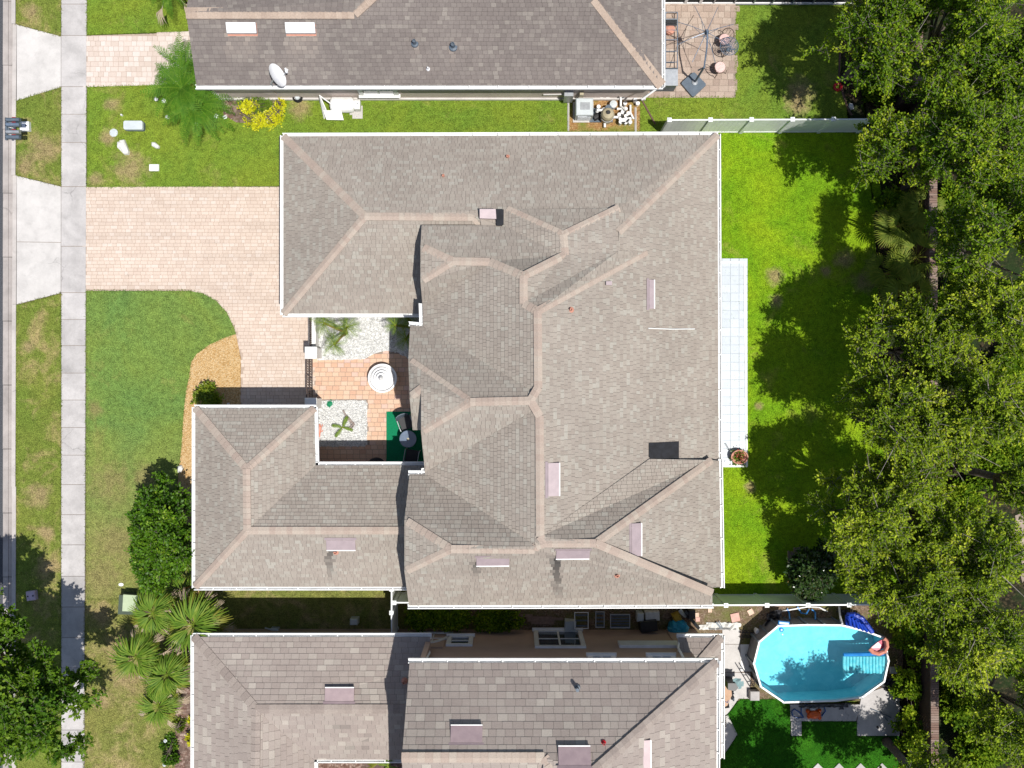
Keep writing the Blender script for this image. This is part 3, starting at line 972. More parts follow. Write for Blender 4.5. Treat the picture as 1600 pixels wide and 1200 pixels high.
def roof(house, faces, sh_mat, expo, w, seed, stain=None, singles=0, th=0.16):
    """faces: list of (side, [(px, py, z), ...])"""
    deck = MB()
    for side, pts in faces:
        deck.slab(poly3(pts), th, side=1)
    rf = deck.build('roof', [MAT['deck'], MAT['white']], house)
    field = MB()
    ones = [] if singles else None
    for i, (side, pts) in enumerate(faces):
        shingles(field, poly3(pts), side, expo, w[0], w[1], seed + i, stain, ones)
    if singles:
        rr = random.Random(seed)
        vis = [s for s in ones if abs(s[1][0][0]) < 19.0 / (1 + s[0] / H) and s[1][0][1] > -14.6 * (1 - s[0] / H)]
        vis.sort(key=lambda s: -s[0])
        pick = set(id(s) for s in vis[:singles])
        for s in ones:
            if id(s) in pick:
                m = MB()
                c = Vector(s[1][0])
                m.add(s[1], s[2], s[3], 0, s[4])
                inst('shingle', m.mesh('shingle', MAT[sh_mat], off=c), rf, c)
            else:
                field.add(s[1], s[2], s[3], 0, s[4])
    field.build('shingles', MAT[sh_mat], rf, kind='stuff')
    return rf


def cap_mesh(L, w, drop, mat):
    m = MB()
    vs = []
    for x, k in ((-L * 0.55, 0.012), (L * 0.55, 0.03)):
        vs += [(x, -w, -drop + k), (x, 0, k), (x, w, -drop + k), (x, -w, -drop - 0.03), (x, w, -drop - 0.03)]
    m.add(vs, [(0, 1, 6, 5)[::-1], (1, 2, 7, 6)[::-1], (0, 5, 8, 3)[::-1], (2, 4, 9, 7)[::-1], (5, 6, 7, 9, 8)[::-1]])
    return m.mesh('ridge_cap', MAT[mat])


def caps(rf, lines, me, L):
    for ln in lines:
        a, b = P(*ln[0]), P(*ln[1])
        if len(ln) > 2:
            b = b + (a - b) * (ln[2] / (a - b).length)
        if b.z < a.z:                    # lay them uphill
            a, b = b, a
        d = b - a
        n = max(1, round(d.length / L))
        x = -d.normalized()
        y = Vector((0, 0, 1)).cross(x).normalized()
        z = x.cross(y)
        rot = Matrix((x, y, z)).transposed().to_euler()
        for i in range(n):
            inst('ridge_cap', me, rf, a + d * ((i + 0.5) / n) + Vector((0, 0, 0.012)), rot, (d.length / n / L, 1, 1))


def gutter(house, lines, drop=0.03, hang=1.05):
    """lines: (start, end, outward compass side)"""
    m = MB()
    hm = bpy.data.meshes.get('hanger_NS')
    if not hm:
        q = MB()
        q.box((0, 0, 0), (0.035, 0.125, 0.012))
        hm = q.mesh('hanger_NS', MAT['white'])
    spots = []
    for a, b, side in lines:
        o = Vector((*DIRS[side], 0))
        A, B = P(*a) - Vector((0, 0, drop)), P(*b) - Vector((0, 0, drop))
        d = (B - A).normalized()
        A, B = A - d * 0.05, B + d * 0.05
        m.obox(A + o * 0.05 + Vector((0, 0, -0.09)), B + o * 0.05 + Vector((0, 0, -0.09)), 0.13, 0.012)
        m.obox(A + o * 0.112 + Vector((0, 0, -0.035)), B + o * 0.112 + Vector((0, 0, -0.035)), 0.03, 0.11)
        m.obox(A + o * -0.022 + Vector((0, 0, -0.03)), B + o * -0.022 + Vector((0, 0, -0.03)), 0.03, 0.11)
        L = (B - A).length
        k = max(1, round(L / hang))
        for i in range(k):
            p = A + (B - A) * ((i + 0.5 + R.uniform(-0.15, 0.15)) / k) + o * 0.045 + Vector((0, 0, 0.015))
            spots.append((p, 0 if side in 'NS' else math.pi / 2))
    g = m.build('gutter', MAT['white'], house)
    for p, rz in spots:
        inst('hanger', hm, g, p, (0, 0, rz))
    return g


def walls(house, rects, mat):
    """rects: apparent pixel rectangle of the eave, its height, overhang -> wall blocks below"""
    m = MB()
    for (x0, y0, x1, y1, z, ov) in rects:
        a, b = P(x0, y0, z), P(x1, y1, z)
        m.prism([(a.x + ov, a.y - ov), (b.x - ov, a.y - ov), (b.x - ov, b.y + ov), (a.x + ov, b.y + ov)], -0.1, z - 0.2)
    return m.build('wall', MAT[mat], house)


def gable_wall(house, line, zlow, mat, inward=0.22):
    m = MB()
    for a, b in zip(line[:-1], line[1:]):
        A, B = P(*a), P(*b)
        i = Vector((inward, 0, 0))
        A, B = A + i - Vector((0, 0, 0.17)), B + i - Vector((0, 0, 0.17))
        t = Vector((0.18, 0, 0))
        vs = [A, B, Vector((B.x, B.y, zlow)), Vector((A.x, A.y, zlow))]
        vs += [v + t for v in vs]
        m.add(vs, [(0, 1, 2, 3), (7, 6, 5, 4), (4, 5, 1, 0), (3, 2, 6, 7), (1, 5, 6, 2), (4, 0, 3, 7)])
    return m.build('gable_wall', MAT[mat], house)


def downspout(house, pts, mat='white'):
    m = MB()
    m.tube([P(*p) for p in pts], 0.045, 4)
    return m.build('downspout', MAT[mat], house)


def slope_frame(pt, pts):
    """height and normal of the roof face (first three distinct points) under a pixel"""
    q = poly3(pts)
    best = None
    for i in range(1, len(q) - 1):
        n = (q[i] - q[0]).cross(q[i + 1] - q[0])
        if best is None or n.length > best.length:
            best = n
    n = best.normalized()
    if n.z < 0:
        n = -n
    c = q[0]
    # ray from the drone through the pixel
    o, g = Vector((0, 0, H)), P(*pt)
    d = g - o
    s = (c - o).dot(n) / d.dot(n)
    return o + d * s, n


def vent_box(house, px, size, side, pts, mat='pinkmetal', name='roof_vent', h=0.13):
    """low sloped slant-back vent: size in metres along the eave and down the slope"""
    p, n = slope_frame(px, pts)
    dn = Vector((*DIRS[side], 0))
    v = (dn - n * dn.dot(n)).normalized()          # down the slope
    u = n.cross(v).normalized()
    L, W = size[0] / 2, size[1] / 2
    m = MB()
    c = [p + u * a * L + v * b * W for a, b in ((-1, -1), (1, -1), (1, 1), (-1, 1))]
    top = [c[0] + n * 0.035, c[1] + n * 0.035, c[2] + n * h, c[3] + n * h]
    m.add([*[q - n * 0.02 for q in c], *top], [(4, 5, 6, 7), (0, 1, 5, 4), (1, 2, 6, 5), (3, 0, 4, 7)])
    m.add([*[q - n * 0.02 for q in c], *top], [(2, 3, 7, 6)], 0.5, 1)
    e0, e1 = top[3] + v * 0.02, top[2] + v * 0.02
    m.obox(e0, e1, 0.035, 0.02, mi=2)
    m.obox(c[0] - v * 0.06 - u * 0.05 + n * 0.03, c[1] - v * 0.06 + u * 0.05 + n * 0.03, 0.1, 0.008, up=n, mi=0)
    return m.build(name, [MAT[mat], MAT['blackroof'], MAT['white']], house)


def vent_pipe(house, px, pts, r=0.045, h=0.22, mat='terracotta', name='vent_pipe'):
    p, n = slope_frame(px, pts)
    m = MB()
    m.lathe([(r * 2.4, -0.03), (r * 2.2, 0.03), (r * 1.15, 0.06), (r, h), (r * 0.75, h), (r * 0.75, h - 0.08)], p, 12)
    return m.build(name, MAT[mat], house)


# ---- the main house
HM = thing('house', 'large taupe shingled house of many hips and valleys around a courtyard', 'house', P(880, 560))
J = dict(
    a1=(443, 213, 2.75), a2=(443, 490, 2.75), g1=(570, 338, 4.65), g2=(740, 339, 4.65), g3=(752, 352, 4.55),
    ne=(1121, 211, 2.75), n1=(967, 362, 4.96), n2=(967, 325, 4.6), n3=(792, 327, 4.6), n5=(787, 352, 4.6),
    n6=(873, 396, 5.42), n7=(883, 398, 5.55), n8=(880, 367, 5.5), n9=(967, 392, 4.97), n9h=(967, 392, 5.0), n2h=(967, 325, 4.78),
    r1=(708, 408, 5.85), r2=(765, 409, 5.7), r3=(818, 431, 6.2), r4=(818, 474, 6.12), r5=(840, 486, 6.55), r6=(841, 605, 6.6),
    w1=(659, 352, 4.78), j1=(657, 385, 5.3), j2=(657, 440, 5.3), v1=(660, 474, 4.27), v2=(661, 510, 4.27),
    v2t=(834, 612, 6.55), l1=(641, 508, 4.27), e1=(735, 628, 6.45), t1=(829, 626, 6.52), j3=(638, 562, 5.35), j4=(640, 621, 5.42),
    j4b=(658, 607, 5.7), o1=(659, 672, 4.6), o2=(645, 672, 4.45), j5=(658, 675, 5.55), v3=(664, 738, 4.27), v3t=(834, 641, 6.5),
    m1=(843, 650, 6.55), m2=(844, 838, 6.5), v4=(664, 741, 4.27), v4t=(838, 853, 6.42), l2=(640, 741, 4.27), j6=(632, 812, 5.7), j7=(632, 893, 5.7),
    sr1=(705, 858, 6.4), sr2=(835, 859, 6.42), s2=(852, 849, 6.5), s3=(931, 849, 6.5), s4=(1113, 926, 3.9), se=(1113, 945, 3.6), sw=(639, 946, 4.27),
    c1=(1015, 720, 4.3), h1=(1112, 719, 3.3), e2=(1124, 720, 2.95), e3=(1127, 917, 2.95), e4=(1113, 918, 3.25), es=(1123, 722, 2.75),
    d1=(985, 382, 4.74), d2=(1010, 393, 4.5), c1h=(1015, 717, 4.4),
    sA=(305, 638, 2.75), sB=(491, 638, 2.75), sC=(493, 727, 2.75), q1=(385, 733, 4.07), q2=(386, 829, 4.07), q3=(672, 829, 4.1), sF=(305, 917, 2.75),
    sD=(674, 727, 2.75), sE=(672, 917, 2.75))



def flat(three, others):                 # put further corners of a face on the plane of three of them (each along its own sight line)
    a, b, c_ = (P(*J[k]) for k in three.split())
    n = (b - a).cross(c_ - a).normalized()
    o = Vector((0, 0, H))
    for k in others.split():
        px, py, _ = J[k]
        g = P(px, py)
        s = (a - o).dot(n) / (g - o).dot(n)
        J[k] = (px, py, (o + (g - o) * s).z)


flat('ne es r6', 'n1 n9 d2 c1 r5 m1 m2')
flat('v1 r5 r6', 'v2 r2 r3 r4 v2t')
flat('v3 m1 m2', 'v4 v3t v4t')
J['r1'] = (708, 408, J['r2'][2])
flat('r1 r2 w1', 'n5 n6 n7 j1')
J['n8'] = (880, 367, J['n7'][2] - 0.06)
J['j2'] = (657, 440, J['j1'][2])
flat('v2 v2t e1', 'l1 j3 t1')
J['t1s'], J['v3s'] = J['t1'], J['v3t']
flat('j5 e1 v3', 't1s v3s')
flat('l2 v4 sr1', 'j6 sr2')
flat('sw s3 sr1', 'j7')
J['s2'] = (852, 849, J['m2'][2])
J['n9h'] = (967, 392, J['n9'][2] + 0.04)
J['d1'] = (985, 382, J['d2'][2] + 0.15)
J['c1h'] = (1015, 717, J['c1'][2] + 0.08)



def G(s):
    return [J[k] for k in s.split()]


FM = {
    'N': ('N', G('a1 ne n1 n9 n2 n3 n5 g3 g2 g1')), 'Wg': ('W', G('a1 g1 a2')), 'Sg': ('S', G('a2 g1 g2') + [(752, 352, 4.5), (752, 362, 4.4), (700, 490, 2.75)]),
    'Ng': ('N', G('w1 n5 n6 n7 r3 r2 r1 j1')), 'Jg': ('W', G('j1 r1 j2')), 'S1': ('S', G('r1 r2 v1 j2')),
    'WA': ('W', G('v1 r2 r3 r4 r5 r6 v2t v2')), 'Ne': ('N', G('l1 v2 v2t t1 e1 j3')), 'Je': ('W', G('j3 e1 j5 j4b j4')), 'So': ('S', G('j4 j4b o1 o2')),
    'Se': ('S', G('j5 e1 t1 v3t v3')), 'WB': ('W', G('v3 v3t m1 m2 v4t v4')), 'Nt': ('N', G('t1 v2t r6')), 'St': ('S', G('t1 m1 v3t')),
    'N2': ('N', G('l2 v4 v4t sr2 sr1 j6')), 'Js': ('W', G('j6 sr1 j7')), 'S2': ('S', G('j7 sr1 sr2 v4t s2 s3 s4 se sw')), 'Wt': ('W', G('v4t m2 s2')),
    'Ese': ('E', G('s3 h1 e2 e3 e4 s4')), 'Nse': ('N', G('m2 c1h h1 s3 s2')), 'Nne': ('N', G('r4 n9h d1 d2 r5')),
    'E1': ('E', G('r3 n7 n8 n2h n9h r4')), 'Ntri': ('N', G('n3 n2h n8')), 'Wd': ('W', G('n3 n8 n7 n6 n5')),
    'E': ('E', G('ne n1 n9 d2 r5 r6 m1 m2 c1 es')), 'Wm': ('W', G('r6 t1 m1')),
    'Nf': ('N', G('sA sB q1')), 'Wf': ('W', G('sA q1 q2 sF')), 'Ef': ('E', G('sB sC q2 q1')), 'Nw': ('N', G('sC sD q3 q2')), 'Sw': ('S', G('q2 q3 sE sF')),
}


def soot_main(px, py):
    s = 0.0
    for x, y0, y1, w, a in ((515, 860, 908, 5, 0.75), (868, 870, 934, 6, 1.0), (743, 880, 899, 4, 0.8), (796, 884, 890, 2, 0.3)):
        if y0 < py < y1:
            k = 1 - abs(px - x - (py - y0) * 0.06) / (w * 1.6)
            if k > 0:
                s = max(s, a * min(1, k * 1.4) * (1 - (py - y0) / (y1 - y0)) ** 0.6)
    return min(1.0, s)


RM = roof(HM, list(FM.values()), 'sh_main', 0.122, (0.1, 0.26), 100, soot_main)
cm = cap_mesh(0.2, 0.135, 0.04, 'cap_main')
caps(RM, [(J[p.split()[0]], J[p.split()[1]]) + ((0.12,) if p.split()[1] in ('j4', 'j1', 'j2', 'j3', 'j5', 'j6', 'j7') else ()) for p in ('a1 g1,a2 g1,g1 g2,g2 g3,ne n1,n3 n8,n8 n2h,n8 n7,n7 r3,r3 r2,r2 r1,r1 j1,r1 j2,r3 r4,r4 r5,r5 r6,r6 t1,t1 e1,e1 j3,e1 j5,j4b j4,t1 m1,m1 m2,'
      'm2 s2,v4t sr2,s2 v4t,sr2 sr1,sr1 j6,sr1 j7,s2 s3,s3 h1,s3 s4,d2 r5,sA q1,sB q1,q1 q2,q2 sF,q2 q3').split(',')], cm, 0.2)
gutter(HM, [(J['a1'], J['ne'], 'N'), (J['a1'], J['a2'], 'W'), (J['a2'], (657, 490, 2.75), 'S'), (J['ne'], J['es'], 'E'), (J['e2'], J['e3'], 'E'), (J['sw'], J['se'], 'S'),
            (J['sA'], J['sB'], 'N'), (J['sB'], J['sC'], 'E'), (J['sC'], (662, 727, 2.75), 'N'), (J['sF'], (634, 917, 2.75), 'S'), (J['sA'], J['sF'], 'W')])
gutter(HM, [((660, 476, 4.27), (661, 508, 4.27), 'W'), (J['v2'], J['l1'], 'N'), ((664, 734, 4.27), (664, 741, 4.27), 'W'), (J['l2'], J['v4'], 'N')])
walls(HM, [(443, 213, 770, 490, 2.75, 0.42), (655, 213, 1121, 720, 2.75, 0.42), (659, 430, 900, 741, 4.27, 0.3), (641, 508, 720, 672, 4.27, 0.3), (640, 741, 780, 945, 4.27, 0.3), (780, 741, 1050, 940, 3.55, 0.4),
           (900, 720, 1124, 917, 2.95, 0.35), (305, 638, 491, 917, 2.75, 0.42), (305, 727, 700, 917, 2.75, 0.42)], 'stucco_cream')
gable_wall(HM, G('w1 j1 j2 v1'), 2.4, 'stucco_cream')
gable_wall(HM, G('l1 j3 j4 o2'), 2.4, 'stucco_cream')
gable_wall(HM, G('j4b j5 v3'), 2.4, 'stucco_cream')
gable_wall(HM, G('l2 j6 j7 sw'), 2.4, 'stucco_cream')
for px, sz, side, f in (((863, 749), (1.08, 0.36), 'E', 'E'), ((1016, 460), (1.0, 0.13), 'E', 'E'), ((992, 843), (1.1, 0.34), 'E', 'Ese'), ((895, 863.5), (1.1, 0.33), 'S', 'S2'),
                        ((770, 874.5), (1.08, 0.33), 'S', 'S2'), ((533, 849.5), (1.02, 0.36), 'S', 'Sw')):
    vent_box(HM, px, sz, side, FM[f][1])
for px, f in (((693, 276), 'N'), ((793, 246), 'N'), ((892, 484), 'E'), ((525, 862.5), 'Sw'), ((964, 898.5), 'S2')):
    vent_pipe(HM, px, FM[f][1])
p, nn = slope_frame((951, 443), FM['E'][1])
m = MB()
m.box((p.x, p.y, p.z + 0.06), (0.2, 0.13, 0.16), 0)
m.box((p.x - 0.11, p.y, p.z + 0.06), (0.03, 0.12, 0.14), 0, mi=1)
m.build('exhaust_hood', [MAT['pinkmetal'], MAT['black']], HM)
# black slabs that paint shadowed pits between roof planes, and the box vent beside one of them
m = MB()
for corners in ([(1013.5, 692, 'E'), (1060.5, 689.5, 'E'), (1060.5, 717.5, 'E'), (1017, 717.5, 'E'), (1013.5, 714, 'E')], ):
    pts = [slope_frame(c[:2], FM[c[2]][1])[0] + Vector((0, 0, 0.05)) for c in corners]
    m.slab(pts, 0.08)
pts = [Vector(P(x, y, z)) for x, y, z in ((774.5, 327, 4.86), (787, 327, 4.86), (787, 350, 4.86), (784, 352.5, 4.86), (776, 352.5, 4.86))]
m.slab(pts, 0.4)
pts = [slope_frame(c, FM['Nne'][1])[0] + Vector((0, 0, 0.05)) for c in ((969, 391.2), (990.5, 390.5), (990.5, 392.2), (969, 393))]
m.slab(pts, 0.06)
m.build('roof_pit_shade', MAT['blackroof'], HM)
m = MB()
pts = [P(x, y, z) for x, y, z in ((749.5, 326.5, 4.95), (774.5, 326.5, 4.95), (775.5, 342, 4.88), (749.5, 341, 4.88))]
m.slab(pts, 0.4)
m.build('roof_vent', MAT['pinkmetal'], HM)
m = MB()
m.slab([P(x, y, 4.7) for x, y in ((750, 341.5), (776, 342), (777, 352.5), (752, 352.5))], 0.2)
m.build('roof_curb', MAT['sh_main'], HM)

# ---- the north neighbour
HN = thing('house', 'dark mauve shingled house with two white skylights and a dish', 'house', P(700, 60))
FN = {
    'S': ('S', [(291, 20, 3.9), (553, 20, 3.9), (574, 0, 4.06), (590, -14, 4.2), (740, -120, 5.15), (860, -120, 5.15), (930, -2, 4.08), (1034, 133.5, 2.75), (307, 133.5, 2.75)]),
    'E': ('E', [(1034, 133.5, 2.75), (930, -2, 4.08), (860, -120, 5.15), (860, -260, 5.15), (1034, -260, 2.75)]),
    'N': ('N', [(291, 20, 3.9), (306, -90, 2.75), (520, -90, 2.75), (574, 0, 4.06), (553, 20, 3.9)]),
    'W': ('W', [(574, 0, 4.06), (520, -90, 2.75), (520, -160, 2.75), (740, -160, 5.1), (740, -120, 5.15), (590, -14, 4.2)]),
}


def streak_north(px, py):
    s = 0.0
    for x0, x1, y0, y1 in ((352, 402, 54, 105), (446, 500, 54, 112), (642, 652, 66, 100), (702, 712, 72, 108)):
        if x0 < px < x1 and y0 < py < y1:
            k = 0.5 + 0.5 * math.sin(px * 1.35 + math.sin(px * 0.31) * 3)
            s = max(s, (0.25 + 0.75 * k) * 0.75 * (1 - (py - y0) / (y1 - y0)))
    return s


RN = roof(HN, list(FN.values()), 'sh_north', 0.128, (0.19, 0.21), 200, streak_north)
cn = cap_mesh(0.2, 0.2, 0.05, 'cap_north')
caps(RN, [((291, 20, 3.9), (553, 20, 3.9)), ((553, 20, 3.9), (590, -14, 4.2)), ((1034, 133.5, 2.75), (930, -2, 4.08))], cn, 0.2)
gutter(HN, [((307, 133.5, 2.75), (1034, 133.5, 2.75), 'S'), ((1034, 133.5, 2.75), (1034, -60, 2.75), 'E')])
m = MB()
a, b, c = P(346, 155), P(1008, 155), P(1008, -300)
m.prism([(a.x, a.y), (b.x, b.y), (c.x, c.y), (a.x, c.y)], -0.1, 2.6)
m.build('wall', MAT['stucco_mauve'], HN)
m = MB()
m.box((a.x, a.y, 1.3), (0.16, 0.1, 2.6))
m.build('corner_trim', MAT['white'], HN)
m = MB()
m.box(((a.x + b.x) / 2, a.y - 0.03, 0.1), (b.x - a.x, 0.08, 0.2))
m.build('plinth', MAT['concrete'], HN)
downspout(HN, [(1003, 156, 0.05), (1003.5, 155, 2.2), (1025, 139, 2.65)])
gable_wall(HN, [(306, -90, 2.75), (291, 20, 3.9), (307, 133.5, 2.75)], 2.3, 'stucco_mauve')
for x in (378, 470):
    pp, nn = slope_frame((x, 42.5), FN['S'][1])
    v = Vector((0, -1, 0)) - nn * Vector((0, -1, 0)).dot(nn)
    v.normalize()
    m = MB()
    c = [pp + Vector((sx * 0.52, 0, 0)) + v * sy * 0.18 + nn * 0.13 for sx, sy in ((-1, -1), (1, -1), (1, 1), (-1, 1))]
    m.slab(c, 0.14, side=1)
    fl = [pp + v * 0.07 + Vector((sx * 0.53, 0, 0)) + v * sy * 0.22 + nn * 0.02 for sx, sy in ((-1, -1), (1, -1), (1, 1), (-1, 1))]
    m.slab(fl, 0.03, mi=2, side=2)
    m.build('skylight', [MAT['whiteplastic'], MAT['greymetal'], MAT['terracotta']], HN)
for px, r in (((648, 68), 0.06), ((708, 73), 0.07)):
    vent_pipe(HN, px, FN['S'][1], r, 0.3, 'slate')
vent_pipe(HN, (669, 108), FN['S'][1], 0.03, 0.2, 'whiteplastic')
# window, meter boxes on the south wall: real heights found on the wall plane
def on_wall(px, py, ground_y, out=0.0):
    Y = (600 - ground_y) / 40
    z = H * (1 - (Y - out) * 40 / (600 - py))
    q = P(px, py, z)
    return q


def wall_box(parent, name, px0, py0, px1, py1, gy, depth, mat, sgn=-1, zmin=None):
    a, b = on_wall(px0, py0, gy), on_wall(px1, py1, gy)
    z0, z1 = sorted((a.z, b.z))
    x0, x1 = sorted((a.x, b.x))
    m = MB()
    m.box(((x0 + x1) / 2, a.y + sgn * depth / 2, (z0 + z1) / 2), (x1 - x0, depth, z1 - z0))
    return m.build(name, MAT[mat], parent), (x0, x1, z0, z1, a.y)


def window(house, px0, py0, px1, py1, gy, sgn, cols=2, rows=2, arch=False, zr=None):
    a, b = on_wall(px0, py0, gy), on_wall(px1, py1, gy)
    z0, z1 = zr or sorted((a.z, b.z))
    x0, x1 = sorted((a.x, b.x))
    y = a.y
    fr = MB()
    t = 0.16
    o = sgn * 0.04
    if arch:
        n = 14
        cx, rx, rz = x0, (x1 - x0), (z1 - z0)
        out = [(cx + rx * math.cos(math.pi / 2 * i / n), z0 + rz * math.sin(math.pi / 2 * i / n)) for i in range(n + 1)]
        inn = [(cx + (rx - t) * math.cos(math.pi / 2 * i / n), z0 + t + (rz - 2 * t) * math.sin(math.pi / 2 * i / n)) for i in range(n + 1)]
        for i in range(n):
            q = [out[i], out[i + 1], inn[i + 1], inn[i]]
            fr.add([(x, y + sgn * 0.002, z) for x, z in q] + [(x, y + sgn * 0.08, z) for x, z in q],
                   [(0, 1, 2, 3), (7, 6, 5, 4), (0, 4, 5, 1), (2, 6, 7, 3)])
        fr.box(((x0 + x1) / 2, y + o, z0 + t / 2), (x1 - x0, 0.08, t))
        fr.box((x0 + (x1 - x0) * 0.45, y + o, z0 + t + (rz - t) * 0.42), (0.04, 0.05, (rz - t) * 0.85))
        fr.box((x0 + (x1 - x0) * 0.45, y + o, z0 + rz * 0.5), ((x1 - x0) * 0.8, 0.05, 0.04))
        w = fr.build('window', MAT['white'], house)
        g = MB()
        g.add([(x, y + sgn * 0.02, z) for x, z in inn] + [(cx, y + sgn * 0.02, z0 + t)], [tuple(range(len(inn) + 1))])
        g.add([(x, y + sgn * 0.015, z) for x, z in inn] + [(cx, y + sgn * 0.015, z0 + t)], [tuple(range(len(inn), -1, -1))])
        g.build('pane', MAT['winglass'], w)
        return w
    for zz in (z0 + t / 2, z1 - t / 2):
        fr.box(((x0 + x1) / 2, y + o, zz), (x1 - x0, 0.08, t))
    for xx in (x0 + t / 2, x1 - t / 2):
        fr.box((xx, y + o, (z0 + z1) / 2), (t, 0.08, z1 - z0 - 2 * t))
    fr.box(((x0 + x1) / 2, y + sgn * 0.09, z0 + 0.03), (x1 - x0 + 0.1, 0.14, 0.07))
    w = fr.build('window', MAT['white'], house)
    iw, ih = (x1 - x0 - 2 * t), (z1 - z0 - 2 * t)
    for i in range(cols):
        for j in range(rows):
            g = MB()
            g.box((x0 + t + iw * (i + 0.5) / cols, y + sgn * 0.02, z0 + t + ih * (j + 0.5) / rows), (iw / cols - 0.06, 0.03, ih / rows - 0.06))
            g.build('pane', MAT['winglass'], w)
    bars = MB()
    for i in range(1, cols):
        bars.box((x0 + t + iw * i / cols, y + sgn * 0.03, (z0 + z1) / 2), (0.07, 0.05, ih))
    for j in range(1, rows):
        bars.box(((x0 + x1) / 2, y + sgn * 0.03, z0 + t + ih * j / rows), (iw, 0.045, 0.06))
    if bars.v:
        bars.build('glazing_bar', MAT['white'], w)
    return w


window(HN, 563, 147, 618, 132, 155, -1, 2, 2)
wall_box(HN, 'electric_panel', 880, 151.5, 896, 141, 155, 0.22, 'greymetal')
wall_box(HN, 'meter_box', 905, 146.5, 912, 142, 155, 0.15, 'tan')
wall_box(HN, 'hatch', 415, 147, 425, 139, 155, 0.03, 'stucco_mauve')
m = MB()
q0, q1 = on_wall(849, 148, 155, 0.04), on_wall(881, 147.5, 155, 0.04)
m.obox(q0, q1, 0.04, 0.05)
m.build('conduit', MAT['concrete'], HN)

# ---- the south neighbour
HS = thing('house', 'two storey rose taupe shingled house with tan walls beside the pool', 'house', P(800, 1120))
FS = {
    'N': ('N', [(303, 995, 2.9), (672, 995, 2.9), (672, 1040, 3.32), (690, 1040, 3.3), (690, 1108, 4.02), (400, 1108, 4.02)]),
    'W': ('W', [(303, 995, 2.9), (400, 1108, 4.02), (398, 1400, 4.02), (303, 1400, 2.9)]),
    'S': ('S', [(400, 1108, 4.02), (690, 1108, 4.02), (690, 1187, 2.9), (491, 1187, 2.9)]),
    'E': ('E', [(400, 1108, 4.02), (491, 1187, 2.9), (491, 1400, 2.9), (398, 1400, 4.02)]),
    'NU': ('N', [(640, 1035, 5.6), (1120, 1035, 5.6), (930, 1204, 8.1), (850, 1184, 7.85), (628, 1184, 7.85)]),
    'EU': ('E', [(1120, 1035, 5.6), (1119, 1500, 5.6), (900, 1500, 8.3), (930, 1204, 8.1)]),
    'SU': ('S', [(628, 1184, 7.85), (850, 1184, 7.85), (880, 1400, 5.0), (632, 1400, 5.0)]),
    'WU': ('W', [(850, 1184, 7.85), (930, 1204, 8.1), (900, 1500, 8.1), (820, 1500, 7.3)]),
    'NL': ('N', [(1060, 996, 2.9), (1127, 996, 2.9), (1085, 1045, 3.62), (1060, 1045, 3.62)]),
    'EL': ('E', [(1127, 996, 2.9), (1127, 1184, 2.9), (1085, 1184, 3.62), (1085, 1045, 3.62)]),
}


def soot_south(px, py):
    h = math.sin(px * 12.9898 + py * 78.233) * 43758.5453
    h -= math.floor(h)
    if 500 < px < 620 and 1130 < py < 1180 and h > 0.9:
        return 0.22 + 0.2 * (h - 0.9) * 10
    return 0.0


RS = roof(HS, list(FS.values()), 'sh_south', 0.182, (0.24, 0.36), 300, soot_south, singles=300)
cs = cap_mesh(0.24, 0.16, 0.045, 'cap_south')
caps(RS, [((303, 995, 2.9), (400, 1108, 4.02)), ((400, 1108, 4.02), (690, 1108, 4.02)), ((400, 1108, 4.02), (398, 1230, 4.02)), ((1120, 1035, 5.6), (930, 1204, 8.1)),
          ((1127, 996, 2.9), (1085, 1045, 3.62))], cs, 0.24)
caps(RS, [((628, 1184, 7.85), (850, 1184, 7.85)), ((850, 1184, 7.85), (872, 1215, 7.9))], cap_mesh(0.24, 0.16, 0.05, 'cap_main'), 0.24)
gutter(HS, [((303, 995, 2.9), (672, 995, 2.9), 'N'), ((303, 995, 2.9), (303, 1230, 2.9), 'W'), ((491, 1187, 2.9), (630, 1187, 2.9), 'S'), ((491, 1187, 2.9), (491, 1240, 2.9), 'E'),
            ((640, 1035, 5.6), (1120, 1035, 5.6), 'N'), ((1120, 1035, 5.6), (1119, 1240, 5.6), 'E'), ((1060, 996, 2.9), (1127, 996, 2.9), 'N'), ((1127, 996, 2.9), (1127, 1184, 2.9), 'E')], hang=0.95)
m = MB()
for x0, y0, x1, y1, z in ((358, 982, 700, 1100, 2.7), (358, 1000, 470, 1500, 2.7), (676, 983.5, 1057, 1400, 5.4), (1040, 982, 1086, 1300, 2.7)):
    a, b = P(x0, y0), P(x1, y1)
    m.prism([(a.x, a.y), (b.x, a.y), (b.x, b.y), (a.x, b.y)], -0.1, z)
m.build('wall', MAT['stucco_tan'], HS)
gable_wall(HS, [(640, 1035, 5.6), (628, 1184, 7.85)], 3.0, 'stucco_tan', 0.3)
window(HS, 833.5, 987, 916, 1013, 983.5, 1, 2, 2)
window(HS, 700, 996, 738, 1010, 983.5, 1, 1, 2)
window(HS, 655, 990, 704, 1009, 983.5, 1, arch=True)
window(HS, 918, 1026.5, 966, 1040, 983.5, 1, 2, 2)
window(HS, 1011, 1026.5, 1062, 1040, 983.5, 1, 2, 2)
wall_box(HS, 'trim_band', 965, 1005, 1062, 1012.5, 983.5, 0.1, 'white', 1)
downspout(HS, [(1060.5, 1003, 2.9), (1059.5, 1012, 3.6), (1068, 1028, 4.8), (1068, 1033, 5.45)])
downspout(HS, [(670, 1016, 3.2), (671, 1020, 3.9), (663, 1034, 5.4)])
m = MB()
m.tube([P(363, 980, 0.4), P(364, 985, 1.0), P(350, 993, 2.6)], 0.05, 5)
m.build('downspout', MAT['greymetal'], HS)
